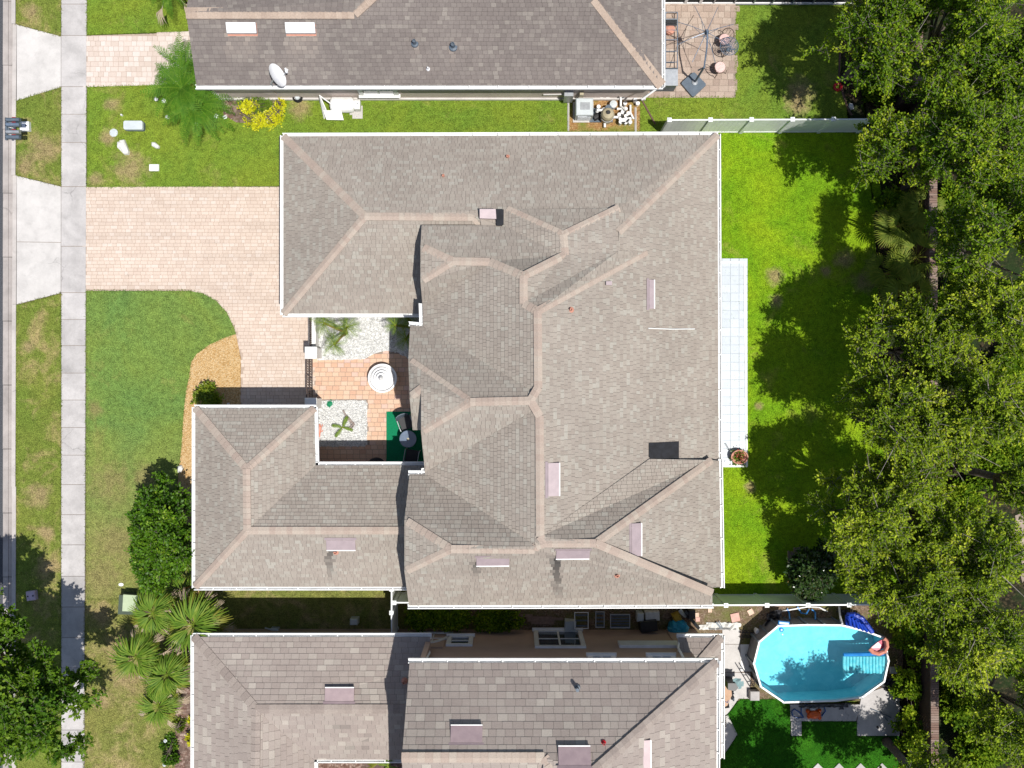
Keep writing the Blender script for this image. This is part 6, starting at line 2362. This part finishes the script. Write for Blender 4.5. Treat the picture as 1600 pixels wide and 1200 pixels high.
m.bevbox((q.x, q.y, 0.28), (0.3, 0.24, 0.5), 0, 0.03)
m.build('body', MAT['utilgrey'], t)
m = MB()
m.box((q.x, q.y - 0.02, 0.4), (0.32, 0.05, 0.03))
m.build('band', MAT['whiteplastic'], t)
q = P(432, 981)
m = MB()
m.bevbox((q.x, q.y, 0.2), (0.3, 0.12, 0.3), 0, 0.03)
m.tube([(q.x - 0.1, q.y, 0.3), (q.x - 0.35, q.y + 0.1, 0.4)], 0.03, 6)
one('spigot_box', 'grey tap housing on the north wall of the tan house', 'tap', m, MAT['utilgrey'])
for (x, y, lb) in ((262, 1154, 'small round bright lamp on the lawn border, the upper of two'), (260.5, 1191, 'small round bright lamp on the lawn border, the lower of two')):
    q = P(x, y)
    t = thing('ground_lamp', lb, 'path light', q, 'border lamps by the bark bed')
    m = MB()
    m.lathe([(0.015, 0), (0.015, 0.25)], q, 6)
    m.build('stem', MAT['greymetal'], t)
    m = MB()
    m.lathe([(0.07, 0.24), (0.07, 0.27), (0.03, 0.28), (0.02, 0.32)], q, 10)
    m.build('head', MAT['utilgrey'], t)
q = P(358, 631)
m = MB()
m.lathe([(0.05, 0.03), (0.05, 0.14), (0.03, 0.17)], q, 10)
one('spot_lamp', 'tiny pale spot lamp on the stone chips by the front gutter', 'spot lamp', m, MAT['whiteplastic'])
rock(0, 0, [(279, 728), (285, 726), (288, 732), (284, 739), (279, 738)], 0.15, 'boulder', 'pale stone on the border of the golden stone chips', 'rock')
# ---------------------------------------------------------------- trees, palms and shrubs
NP = np.random.RandomState(12)


def fast_mesh(name, co, quads, tint, mats, mi=None):
    """co (n,3) float, quads (m,4) int"""
    me = bpy.data.meshes.new(name)
    me.vertices.add(len(co))
    me.vertices.foreach_set("co", np.asarray(co, np.float32).ravel())
    m = len(quads)
    me.loops.add(m * 4)
    me.loops.foreach_set("vertex_index", np.asarray(quads, np.int32).ravel())
    me.polygons.add(m)
    me.polygons.foreach_set("loop_start", np.arange(m, dtype=np.int32) * 4)
    if mi is not None:
        me.polygons.foreach_set("material_index", np.asarray(mi, np.int32))
    a = me.attributes.new("tint", 'FLOAT', 'FACE')
    a.data.foreach_set("value", np.asarray(tint, np.float32))
    for q in (mats if isinstance(mats, (list, tuple)) else [mats]):
        me.materials.append(q)
    me.update(calc_edges=True)
    return me


def unit(v):
    return v / np.maximum(1e-9, np.linalg.norm(v, axis=1, keepdims=True))


def leaf_quads(c, d, nrm, L, W):
    """kite leaves: centre, pointing direction, face normal, length, width"""
    s = unit(np.cross(nrm, d))
    L, W = L[:, None], W[:, None]
    fold = unit(nrm) * W * 0.12
    v = np.stack([c - d * L * 0.5, c + s * W * 0.5 + fold, c + d * L * 0.5, c - s * W * 0.5 + fold], 1)
    n = len(c)
    return v.reshape(-1, 3), np.arange(n * 4).reshape(n, 4)


def spray_crown(rs, rx, ry, z0, z1, n_clump, n_twig, n_leaf, clump_r, L, W, up=0.6, shape=0.5, lobes=None, hollow=0.35, gaps=0.0):
    """foliage as leafy sprays: clumps through a domed crown, twigs in each clump, leaves along each twig"""
    ang = rs.uniform(0, 2 * np.pi, n_clump)
    rad = np.sqrt(rs.uniform(0.0, 1.0, n_clump)) * 0.97
    ph = rs.uniform(0, 6.28, 4)
    lob = 1 + 0.16 * np.sin(2 * ang + ph[0]) + 0.12 * np.sin(3 * ang + ph[1]) + 0.09 * np.sin(5 * ang + ph[2]) + 0.06 * np.sin(9 * ang + ph[3])
    x, y = np.cos(ang) * rad * rx * lob, np.sin(ang) * rad * ry * lob
    dome = np.sqrt(np.maximum(0.0, 1 - rad ** 2))
    z = z0 + (z1 - z0) * (dome * (1 - hollow * rs.uniform(0, 1, n_clump) ** 1.5) + 0.0)
    z += 0.35 * np.sin(x * 1.9 + ph[1]) * np.cos(y * 1.7 + ph[2])
    cc = np.stack([x, y, z], 1)
    if gaps:
        g = np.sin(x * 2.3 + ph[0] * 3) + np.sin(y * 2.1 + ph[3] * 2) + np.sin((x + y) * 1.5 + ph[1])
        cc = cc[g > np.quantile(g, gaps)]
    n_c = len(cc)
    out = unit(cc - np.array([0, 0, z0 - 0.3 * (z1 - z0)]))
    td = rs.normal(0, 1, (n_c, n_twig, 3))
    td[:, :, 2] = np.abs(td[:, :, 2]) * 0.35 - 0.1
    td = td / np.linalg.norm(td, axis=2, keepdims=True) + out[:, None, :] * 0.55
    td = td / np.linalg.norm(td, axis=2, keepdims=True)
    tl = clump_r * rs.uniform(0.6, 1.3, (n_c, n_twig))
    start = cc[:, None, :] - out[:, None, :] * clump_r * 0.4 + rs.normal(0, clump_r * 0.16, (n_c, n_twig, 3))
    t = rs.uniform(0.12, 1.0, (n_c, n_twig, n_leaf)) ** 0.85
    base = start[:, :, None, :] + td[:, :, None, :] * (tl[:, :, None] * t)[..., None]
    base[..., 2] -= 0.12 * (t ** 2) * clump_r
    jit = rs.normal(0, 0.055, base.shape)
    c = (base + jit).reshape(-1, 3)
    n = len(c)
    d = unit(jit.reshape(-1, 3) + np.repeat(td.reshape(-1, 3), n_leaf, 0) * 0.06 + rs.normal(0, 0.03, (n, 3)))
    nrm = unit(rs.normal(0, 1, (n, 3)) * (1 - up) + np.array([0, 0, 1.0]) * up)
    s = rs.uniform(0.7, 1.3, n)
    v, q = leaf_quads(c, d, nrm, L * s, W * s)
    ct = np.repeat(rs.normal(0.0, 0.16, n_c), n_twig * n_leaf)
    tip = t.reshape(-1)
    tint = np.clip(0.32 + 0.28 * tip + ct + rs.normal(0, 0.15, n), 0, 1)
    return v, q, tint, cc, start.reshape(-1, 3), (start + td * tl[..., None]).reshape(-1, 3)


def twig_mesh(name, a, b, r, mat):
    d = unit(b - a)
    u = unit(np.cross(d, np.array([0.31, 0.2, 0.93])))
    w = np.cross(d, u)
    vs, n = [], len(a)
    for base, rr in ((a, r), (b, r * 0.4)):
        for k in range(3):
            an = 2.094 * k
            vs.append(base + (u * math.cos(an) + w * math.sin(an)) * rr)
    v = np.stack(vs, 1).reshape(-1, 3)
    q = np.concatenate([np.stack([np.arange(n) * 6 + k, np.arange(n) * 6 + (k + 1) % 3, np.arange(n) * 6 + 3 + (k + 1) % 3, np.arange(n) * 6 + 3 + k], 1) for k in range(3)])
    return fast_mesh(name, v, q, np.full(len(q), 0.5), mat)


def tree(name, label, cat, px, py, zc, r_px, depth, seed, leaf, n_clump=70, n_twig=7, n_leaf=24, L=0.115, W=0.062, clump_r=0.62, trunk_r=0.16, group=None, up=0.6, gaps=0.12, ry=None, hollow=0.35, lean=(0, 0), twigs=True, bare=False):
    """px, py: where the crown's middle shows; zc its height; r_px its half width in survey pixels"""
    rs = np.random.RandomState(seed)
    c = P(px, py, zc)
    f = (1 - zc / H) / S
    rx = r_px * f
    ryy = (ry or r_px) * f
    foot = Vector((c.x + lean[0], c.y + lean[1], 0))
    t = thing(name, label, cat, foot, group)
    z0, z1 = zc - depth * 0.55, zc + depth * 0.45
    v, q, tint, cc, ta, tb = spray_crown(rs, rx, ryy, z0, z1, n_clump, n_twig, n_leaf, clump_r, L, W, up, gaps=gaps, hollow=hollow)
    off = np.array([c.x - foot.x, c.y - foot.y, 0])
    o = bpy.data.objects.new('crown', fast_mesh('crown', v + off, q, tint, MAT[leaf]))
    link(o, t)
    rr = random.Random(seed)
    m = MB()
    lx, ly = c.x, c.y
    fork = Vector((foot.x * 0.6 + lx * 0.4, foot.y * 0.6 + ly * 0.4, max(0.5, z0 * 0.75)))
    m.tube([foot + Vector((0, 0, -0.05)), foot + Vector((0.03, 0.02, 0.3)), (foot + fork) / 2 + Vector((rr.uniform(-.08, .08), rr.uniform(-.08, .08), 0.1)), fork], [trunk_r * 1.5, trunk_r * 1.1, trunk_r, trunk_r * 0.85], 9)
    m.build('trunk', MAT['bark'], t, smooth=True)
    idx = list(range(len(cc)))
    rr.shuffle(idx)
    m = MB()
    for i in idx[:min(16, len(idx))]:
        e = Vector(cc[i]) + Vector((c.x, c.y, 0))
        mid = fork + (e - fork) * 0.5 + Vector((rr.uniform(-.2, .2), rr.uniform(-.2, .2), rr.uniform(0.0, .25)))
        m.tube([fork, mid, e], [trunk_r * 0.5, trunk_r * 0.28, 0.015], 6)
    m.build('limbs', MAT['bark'], t, smooth=True)
    if twigs:
        o = bpy.data.objects.new('twigs', twig_mesh('twigs', ta + off, tb + off, 0.009, MAT['twig']))
        link(o, t)
        o['kind'] = 'stuff'
        if not bare:
            return t
        rr2 = np.random.RandomState(seed + 5)
        sel = rr2.permutation(len(cc))[:max(4, len(cc) // 7)]
        a = cc[sel] + off
        b = a + rr2.normal(0, 0.5, a.shape) * np.array([1, 1, 0.35]) + np.array([0, 0, 0.35])
        o = bpy.data.objects.new('bare_branches', twig_mesh('bare_branches', a, b, 0.017, MAT['twig']))
        link(o, t)
        o['kind'] = 'stuff'
    return t


# the grove beyond the back lawn
GROVE = [
    ('oak at the top of the back lawn, its west edge over the umbrella yard', 1392, 40, 6.0, 84, 3.4, 'oakgreen', None),
    ('oak at the very top of the grove behind the umbrella yard oak', 1505, 28, 7.4, 90, 3.6, 'oakgreen', None),
    ('oak in the top corner farthest from the houses', 1594, 108, 7.0, 72, 3.2, 'oakgreen', None),
    ('oak leaning over the end of the north vinyl fence', 1428, 212, 5.6, 74, 3.0, 'oakgreen', None),
    ('oak behind the corner of the north vinyl fence', 1532, 228, 7.2, 86, 3.4, 'oakgreen', None),
    ('dark green oak east of the palmetto clump', 1572, 372, 7.6, 88, 3.6, 'oakgreen', None),
    ('yellow green oak south of the palmetto clump, deepest in the grove', 1560, 508, 7.8, 88, 3.6, 'oak', None),
    ('yellow green oak whose crown crosses the wall south of the palmettos', 1440, 545, 6.4, 84, 3.4, 'oak', 74),
    ('yellow green oak over the wall at the middle of the back lawn', 1432, 668, 6.8, 96, 3.4, 'oak', 86),
    ('yellow green oak behind the wall, right of the middle lawn oak', 1546, 640, 7.8, 88, 3.4, 'oak', None),
    ('yellow green oak reaching farthest over the lower back lawn', 1398, 800, 6.0, 95, 3.2, 'oak', 90),
    ('yellow green oak over the corner where wall and pool fence meet', 1440, 900, 6.2, 98, 3.2, 'oak', 82),
    ('yellow green oak behind the wall beside the pale sandy clearing', 1530, 860, 7.0, 76, 3.2, 'oak', None),
    ('yellow green oak east of the pool, over the brick wall', 1528, 985, 6.8, 84, 3.2, 'oak', 70),
    ('oak in the bottom corner of the grove, mostly in shade', 1594, 1120, 6.0, 70, 3.0, 'oak', None),
    ('oak just past the bottom edge beyond the brick wall', 1492, 1290, 7.0, 96, 3.4, 'oak', None),
    ('oak in the turf yard past the bottom edge', 1335, 1395, 6.5, 96, 3.4, 'oak', None),
    ('small oak on the far edge north of the sandy clearing', 1606, 760, 6.5, 50, 2.8, 'oak', None),
]
for i, (lb, px, py, zc, rp, dp, lf, ry) in enumerate(GROVE):
    tree('oak_tree', lb, 'tree', px, py, zc, rp, dp, 40 + i, lf, n_clump=int(120 * (rp / 85) ** 2), n_twig=9, n_leaf=30, L=0.098, W=0.056, clump_r=0.56, hollow=0.6, gaps=0.36 if 'palmetto clump' in lb else 0.24, ry=ry, up=0.62, bare=True, group='oaks of the grove', lean=(0.5, 0.1), trunk_r=0.15)

# street tree and the lawn trees
tree('street_tree', 'leafy green street tree over the shaded pavement corner', 'tree', 42, 1108, 5.2, 80, 3.6, 91, 'streetleaf', n_clump=110, n_twig=8, n_leaf=26, L=0.15, W=0.09, clump_r=0.55, gaps=0.1, ry=92, trunk_r=0.13)
tree('street_tree', 'second street tree, only its crown edge showing over the kerb', 'tree', -28, 985, 5.0, 46, 3.0, 92, 'streetleaf', n_clump=50, n_twig=8, n_leaf=26, L=0.15, W=0.09, clump_r=0.5, gaps=0.1, ry=58, trunk_r=0.12, lean=(-0.6, -3.1))
tree('round_tree', 'dense round dark green tree at the front corner of the taupe house', 'tree', 248, 843, 2.4, 56, 2.6, 93, 'glossy', n_clump=150, n_twig=8, n_leaf=24, L=0.13, W=0.075, clump_r=0.34, gaps=0.0, ry=74, trunk_r=0.09, hollow=0.3, up=0.5)
tree('glossy_shrub', 'dark glossy shrub tree beside the garden swing', 'shrub', 1272, 894, 1.7, 40, 1.8, 94, 'darkshrub', n_clump=80, n_twig=7, n_leaf=20, L=0.15, W=0.07, clump_r=0.34, gaps=0.05, ry=36, trunk_r=0.06, up=0.45)


def shrub(name, label, cat, px, py, r_px, h, seed, leaf, n=1, L=0.1, W=0.06, dens=1.0, group=None, ry=None):
    return tree(name, label, cat, px, py, h * 0.6, r_px, h * 0.7, seed, leaf, n_clump=max(6, int(24 * dens * (r_px / 20) ** 2)), n_twig=6, n_leaf=16, L=L, W=W, clump_r=min(0.26, r_px / 90), trunk_r=0.025, gaps=0.0, group=group, ry=ry, twigs=False)


shrub('front_shrub', 'lime green shrub half in shade by the front gutter corner', 'shrub', 325, 620, 19, 0.8, 95, 'limeleaf', dens=1.6)
for i, (x, y, r, lb) in enumerate(((392, 171, 10, 'yellow leaved shrub nearest the ferny palm'), (437, 163, 9, 'yellow leaved shrub nearest the mauve wall'), (388, 186, 12, 'yellow leaved shrub at the southwest border of the shrub bed'), (406, 190, 12, 'yellow leaved shrub at the south border between two yellow ones'),
                                   (422, 186, 12, 'yellow leaved shrub at the southeast curve of the shrub bed'), (436, 177, 9, 'yellow leaved shrub at the east curve of the shrub bed'))):
    shrub('yellow_shrub', lb, 'shrub', x, y, r, 0.45, 110 + i, 'yellowleaf', L=0.075, W=0.05, dens=2.2, group='yellow shrubs of the side bed')
shrub('ground_cover', 'soft green juniper mat inside the yellow shrubs', 'shrub', 398, 163, 27, 0.35, 121, 'frond', L=0.09, W=0.02, dens=1.6, ry=15)
for i, (x, y, r, lb) in enumerate(((281, 1133, 9, 'yellow edged plant on the bark chips below the fan palms'), (301, 1128, 5, 'small yellow plant against the gutter beside the bark chips'), (300, 1152, 6, 'yellow flowering plant on the bark bed border by the gutter'))):
    shrub('border_plant', lb, 'plant', x, y, r, 0.35, 130 + i, 'yellowleaf' if i else 'limeleaf', L=0.09, W=0.05, dens=2.5, group='small plants of the bark bed')
shrub('border_plant', 'dark low bush on the lawn between the two border lamps', 'plant', 266, 1172, 13, 0.5, 134, 'glossy', dens=2.0, ry=24)
for i, (x, y, r, lb) in enumerate(((662, 962, 26, 'dark bush in the gap nearest the white side fence'), (706, 966, 22, 'dark bush in the gap below the arched window'), (775, 968, 30, 'dark bush in the gap west of the timber pile'))):
    shrub('gap_bush', lb, 'shrub', x, y, r, 1.0, 140 + i, 'oakgreen', dens=1.2, group='bushes in the house gap', ry=18)
for i, (x, y, r, ry_, h, lb) in enumerate(((1422, 990, 22, 34, 1.6, 'hedge shrub between the pool and the brick wall, north end'), (1424, 1070, 22, 44, 1.7, 'hedge shrub between the pool and the brick wall, middle'), (1424, 1160, 22, 46, 1.7, 'hedge shrub between the pool and the brick wall, south end'),
                                           (1500, 1090, 34, 40, 1.8, 'understory shrub beyond the wall east of the pool'), (1535, 1165, 40, 40, 1.8, 'understory shrub in the bottom corner beyond the wall'), (1500, 790, 34, 40, 1.6, 'understory shrub in the dark gap of the grove'),
                                           (1505, 470, 30, 34, 1.4, 'understory shrub in the black gap east of the palmettos'), (1395, 330, 26, 40, 1.2, 'understory shrub at the border of the upper back lawn'), (1380, 118, 26, 40, 1.0, 'understory shrub inside the rusty bed edging'), (1500, 150, 30, 30, 1.2, 'understory shrub beyond the upper brick wall'), (1585, 575, 34, 34, 1.3, 'understory shrub between the two deepest oaks of the grove'), (1552, 735, 34, 34, 1.3, 'understory shrub above the dark gap of the grove'), (1590, 690, 34, 30, 1.3, 'understory shrub on the far edge above the sandy clearing'), (1500, 320, 30, 34, 1.3, 'understory shrub beyond the wall above the palmettos'), (1580, 300, 30, 34, 1.3, 'understory shrub on the far edge between two green oaks'), (1560, 1030, 34, 34, 1.5, 'understory shrub beyond the wall, level with the pool walk'))):
    shrub('understory_shrub', lb, 'shrub', x, y, r, h, 150 + i, 'oakgreen', dens=1.0, L=0.13, W=0.075, group='understory shrubs', ry=ry_)
# leaves in the oval pot
rs = np.random.RandomState(77)
v, q, tint, *_ = spray_crown(rs, 0.24, 0.2, 0.36, 0.62, 14, 5, 9, 0.2, 0.1, 0.055, gaps=0)
o = bpy.data.objects.new('leaves', fast_mesh('leaves', v, q, tint, MAT['limeleaf']))
link(o, POT[0])
v, q, tint, *_ = spray_crown(rs, 0.17, 0.14, 0.4, 0.6, 2, 3, 5, 0.12, 0.08, 0.05, gaps=0)
o = bpy.data.objects.new('red_leaves', fast_mesh('red_leaves', v, q, tint, simple('red_leaf', (0.30, 0.05, 0.04), None, 9, 0.5)))
link(o, POT[0])


# ---- palms
def pinnate(seed, L, n, ll, lw, rise, droop, sweep=0.9, fold=0.25, jitter=0.12):
    """one feather frond along +x, returns co, quads, tint"""
    rs = np.random.RandomState(seed)
    t = np.linspace(0.1, 1.0, n)
    co, qd, ti = [], [], []
    cu = rs.uniform(-0.12, 0.12)

    def spine(s):
        return np.array([L * (s - 0.12 * s * s), cu * L * s * s, rise * math.sin(min(1.0, s * 1.2) * 1.4) - droop * s ** 2.2])
    for s in t:
        p = spine(s)
        d = spine(min(1, s + 0.03)) - spine(s - 0.03)
        d = d / np.linalg.norm(d)
        side = np.cross(np.array([0, 0, 1.0]), d)
        side /= np.linalg.norm(side)
        up = np.cross(d, side)
        env = (0.35 + 0.65 * math.sin(math.pi * min(1, 0.15 + s * 0.8))) * (1 if s < 0.9 else 0.75)
        for sg in (-1, 1):
            l = ll * env * rs.uniform(0.85, 1.12)
            dirv = d * (sweep * rs.uniform(0.8, 1.2)) + side * sg + up * fold * rs.uniform(0.3, 1.3)
            dirv /= np.linalg.norm(dirv)
            w = d * lw * 0.5
            mid = p + dirv * l * 0.55
            end = p + dirv * l - np.array([0, 0, 0.16 * l])
            b = len(co)
            co += [p - w * 0.6, p + w * 0.6, mid + w, mid - w, end + w * 0.15, end - w * 0.15]
            qd += [(b, b + 1, b + 2, b + 3), (b + 3, b + 2, b + 4, b + 5)]
            k = np.clip(0.45 + rs.normal(0, 0.14), 0, 1)
            ti += [k, min(1, k + 0.12)]
    for i in range(8):                                   # the rachis
        a, b2 = spine(i / 8), spine((i + 1) / 8)
        b = len(co)
        r = 0.014 * (1 - i / 10)
        co += [a + [0, -r, 0.004], a + [0, r, 0.004], b2 + [0, r, 0.004], b2 + [0, -r, 0.004]]
        qd.append((b, b + 1, b + 2, b + 3))
        ti.append(0.85)
    return np.array(co), np.array(qd), np.array(ti)


def fan(seed, R0, pet, n, spread, lw, rise, droop, tattered=0.0):
    """one fan leaf: petiole along +x then segments radiating"""
    rs = np.random.RandomState(seed)
    co, qd, ti = [], [], []
    c = np.array([pet, 0, rise])
    b = 0
    co += [[0, -0.012, 0], [0, 0.012, 0], [pet, 0.01, rise], [pet, -0.01, rise]]
    qd.append((0, 1, 2, 3))
    ti.append(0.8)
    for i in range(n):
        a = spread * ((i + 0.5) / n - 0.5)
        l = R0 * (1 - 0.22 * abs(a) / (spread / 2)) * rs.uniform(0.85, 1.08)
        if rs.uniform() < tattered:
            l *= rs.uniform(0.4, 0.8)
        d = np.array([math.cos(a), math.sin(a), 0])
        s = np.array([-d[1], d[0], 0])
        m = c + d * l * 0.55 + np.array([0, 0, 0.05 * (i % 2)])
        e = c + d * l - np.array([0, 0, droop * rs.uniform(0.7, 1.3)])
        b = len(co)
        co += [c - s * 0.006, c + s * 0.006, m + s * lw * 0.5, m - s * lw * 0.5, e + s * lw * 0.12, e - s * lw * 0.12]
        qd += [(b, b + 1, b + 2, b + 3), (b + 3, b + 2, b + 4, b + 5)]
        k = np.clip(0.45 + rs.normal(0, 0.2), 0, 1)
        ti += [k, min(1, k + 0.1)]
    return np.array(co), np.array(qd), np.array(ti)


def frond_set(fn, mat, seeds, *a, **k):
    return [fast_mesh('frond', *fn(s, *a, **k), MAT[mat]) for s in seeds]


FR_FERN = frond_set(pinnate, 'frond_ferny', (1, 2, 3, 31), 1.2, 19, 0.17, 0.034, 0.36, 0.5, sweep=0.5)
FR_DATE = frond_set(pinnate, 'frond', (4, 5, 6), 0.6, 24, 0.15, 0.009, 0.22, 0.35, sweep=0.8)
FR_CYC = frond_set(pinnate, 'frond', (7, 8), 0.5, 18, 0.12, 0.024, 0.16, 0.16, sweep=1.0)
FR_FAN = frond_set(fan, 'frond', (11, 12, 13), 0.78, 0.24, 9, 1.15, 0.05, 0.14, 0.3)
FR_FANY = frond_set(fan, 'frond_yel', (14, 15), 0.64, 0.4, 14, 1.5, 0.05, 0.1, 0.24)
FR_FAND = frond_set(fan, 'frond_dry', (16, 17, 18), 0.55, 0.78, 12, 1.1, 0.035, -0.12, 0.15, tattered=0.3)
FR_PALM = frond_set(fan, 'frond_shade', (21, 22, 23), 0.55, 0.5, 18, 2.9, 0.05, 0.16, 0.1)


def palm(name, label, px, py, zt, sets, seed, trunk_r=0.07, group=None, heads=None, scale=1.0, cat='palm'):
    """zt: crown height; sets: [(meshes, count, tilt lo, tilt hi)]"""
    rr = random.Random(seed)
    c = P(px, py, zt)
    foot = Vector((c.x, c.y, 0))
    t = thing(name, label, cat, foot, group)
    hs = heads or [(0, 0, zt)]
    m = MB()
    for hx, hy, hz in hs:
        top = foot + Vector((hx, hy, hz))
        m.tube([foot + Vector((0, 0, -0.02)), foot + Vector((hx * 0.35, hy * 0.35, hz * 0.55)), top], [trunk_r * 1.25, trunk_r, trunk_r * 0.9], 8)
    m.build('trunk', MAT['palmbark'], t, smooth=True)
    for hx, hy, hz in hs:
        for meshes, n, lo, hi in sets:
            a0 = rr.uniform(0, 6.28)
            for k in range(n):
                o = bpy.data.objects.new('frond', rr.choice(meshes))
                link(o, t)
                o.location = Vector((hx, hy, hz))
                o.rotation_euler = (rr.uniform(-0.15, 0.15), rr.uniform(lo, hi), a0 + 6.283 * k / n + rr.uniform(-0.22, 0.22))
                s_ = scale * rr.uniform(0.82, 1.12)
                o.scale = (s_, s_, s_)
    return t


for i, (x, y, zt, sc, lb) in enumerate(((289, 138, 2.0, 1.3, 'ferny palm clump at the roof corner of the mauve house'),)):
    palm('ferny_palm', lb, x, y, zt, [(FR_FERN, 13, 0.05, 0.45), (FR_FERN, 9, -0.45, 0.0), (FR_FERN, 3, -0.9, -0.5)], 5, 0.07, scale=sc, heads=[(-0.1, 0.0, zt), (-0.05, 0.75, zt - 0.2), (0.35, -0.55, zt - 0.3)])
palm('ferny_palm', 'ferny palm at the top edge over the north front lawn', 262, -26, 2.2, [(FR_FERN, 12, 0.1, 0.5), (FR_FAND, 6, 0.3, 0.6)], 6, 0.09, scale=1.1)
FANS = [(240, 958, 2.0, 1.0, 'fan palm nearest the pale green transformer cabinet'), (303, 976, 2.2, 1.2, 'largest fan palm, overhanging the gutter corner of the tan house'), (214, 1026, 1.8, 1.0, 'fan palm farthest out on the dry lawn'),
        (263, 1054, 1.7, 0.95, 'fan palm third down along the bark bed'), (248, 1102, 1.5, 0.85, 'lowest fan palm at the bottom of the row')]
for i, (x, y, zt, sc, lb) in enumerate(FANS):
    palm('fan_palm', lb, x, y, zt, [(FR_FAN, 13, 0.0, 0.4), (FR_FAN, 9, -0.7, -0.1), (FR_FANY, 4, 0.1, 0.5), (FR_FAND, 9, 0.12, 0.45)], 20 + i, 0.08, 'fan palms by the tan house', scale=sc)
palm('fan_palm', 'small shaded fan palm behind the round dark tree', 285, 922, 1.0, [(FR_FAN, 7, -0.2, 0.3)], 29, 0.05, 'fan palms by the tan house', scale=0.7)
PALMETTO = [(1408, 352, 1.3, 1.0, 'palmetto nearest the upper back lawn'), (1432, 402, 1.5, 1.1, 'palmetto leaning on the brick wall'), (1395, 425, 1.2, 1.0, 'palmetto at the lawn border under the oaks'), (1418, 458, 1.4, 1.1, 'lowest palmetto of the clump'),
            (1497, 392, 1.5, 1.0, 'palmetto beyond the brick wall'), (1440, 330, 1.4, 0.9, 'palmetto at the top of the clump against the wall')]
for i, (x, y, zt, sc, lb) in enumerate(PALMETTO):
    palm('palmetto', lb, x, y, zt, [(FR_PALM, 8, -0.1, 0.4), (FR_PALM, 5, -0.7, -0.2), (FR_FANY, 2, 0.1, 0.5)], 40 + i, 0.06, 'palmettos under the oaks', scale=sc * 1.05)
palm('date_palm', 'three headed slender palm on the white pebbles by the garden wall', 541, 520, 0.1, [(FR_DATE, 9, -0.1, 0.5), (FR_DATE, 4, -0.8, -0.2)], 61, 0.05, heads=[(-0.62, 0.3, 1.3), (0.26, 0.16, 1.4), (-0.22, -0.5, 1.35)])
palm('date_palm', 'three headed slender palm half under the entry roof', 648, 512, 0.1, [(FR_DATE, 9, -0.1, 0.5), (FR_DATE, 4, -0.8, -0.2)], 62, 0.05, heads=[(-0.62, 0.02, 1.3), (-0.15, 0.35, 1.5), (-0.2, -0.5, 1.3)])
palm('cycad', 'small bright green cycad on the southern white pebbles', 535, 668, 0.15, [(FR_CYC, 4, -0.2, 0.2)], 63, 0.04, cat='cycad', scale=1.0)
palm('cycad', 'bright green plant reaching over the small south courtyard gutter', 606, 1196, 2.7, [(FR_CYC, 6, -0.3, 0.4), (FR_FANY, 3, 0.0, 0.4)], 64, 0.05, cat='plant', scale=1.0)


# ---- grass blades over the lawns, thicker and spilling along their borders
def blades(px, mat, dens, edge, seed, z=0.05):
    rs = np.random.RandomState(seed)
    poly = [(max(-60, min(1660, x)), max(-60, min(1260, y))) for x, y in px]
    q = np.array([(p.x, p.y) for p in pts2(poly)])
    lo, hi = q.min(0), q.max(0)
    n = int((hi - lo).prod() * dens)
    p = rs.uniform(lo, hi, (n, 2))
    ok = np.zeros(n, bool)
    j = len(q) - 1
    for i in range(len(q)):
        xi, yi, xj, yj = q[i][0], q[i][1], q[j][0], q[j][1]
        if yi != yj:
            ok ^= ((yi > p[:, 1]) != (yj > p[:, 1])) & (p[:, 0] < (xj - xi) * (p[:, 1] - yi) / (yj - yi) + xi)
        j = i
    p = p[ok]
    ed = []
    for i in range(len(q)):
        a, b_ = q[i], q[(i + 1) % len(q)]
        L = np.linalg.norm(b_ - a)
        m_ = int(L * edge)
        if m_:
            t = rs.uniform(0, 1, (m_, 1))
            ed.append(a + (b_ - a) * t + rs.normal(0, 0.022, (m_, 2)))
    p = np.concatenate([p] + ed)
    n = len(p)
    h = rs.uniform(0.03, 0.085, n)
    an = rs.uniform(0, 6.283, n)
    d = unit(np.stack([np.cos(an), np.sin(an), rs.uniform(0.25, 1.0, n)], 1))
    s = unit(np.cross(d, np.array([0, 0, 1.0])))
    nr = np.cross(s, d)
    c = np.concatenate([p, np.full((n, 1), z)], 1) + d * h[:, None] * 0.5
    v, qd = leaf_quads(c, d, nr, h, rs.uniform(0.008, 0.018, n))
    o = bpy.data.objects.new('grass', fast_mesh('grass', v, qd, rs.uniform(0, 1, n), MAT[mat]))
    link(o)
    o['kind'] = 'stuff'


for i, (px, mt) in enumerate(LAWN):
    blades(px, mt, 240 if mt != 'g_turf' else 150, 90, 500 + i)
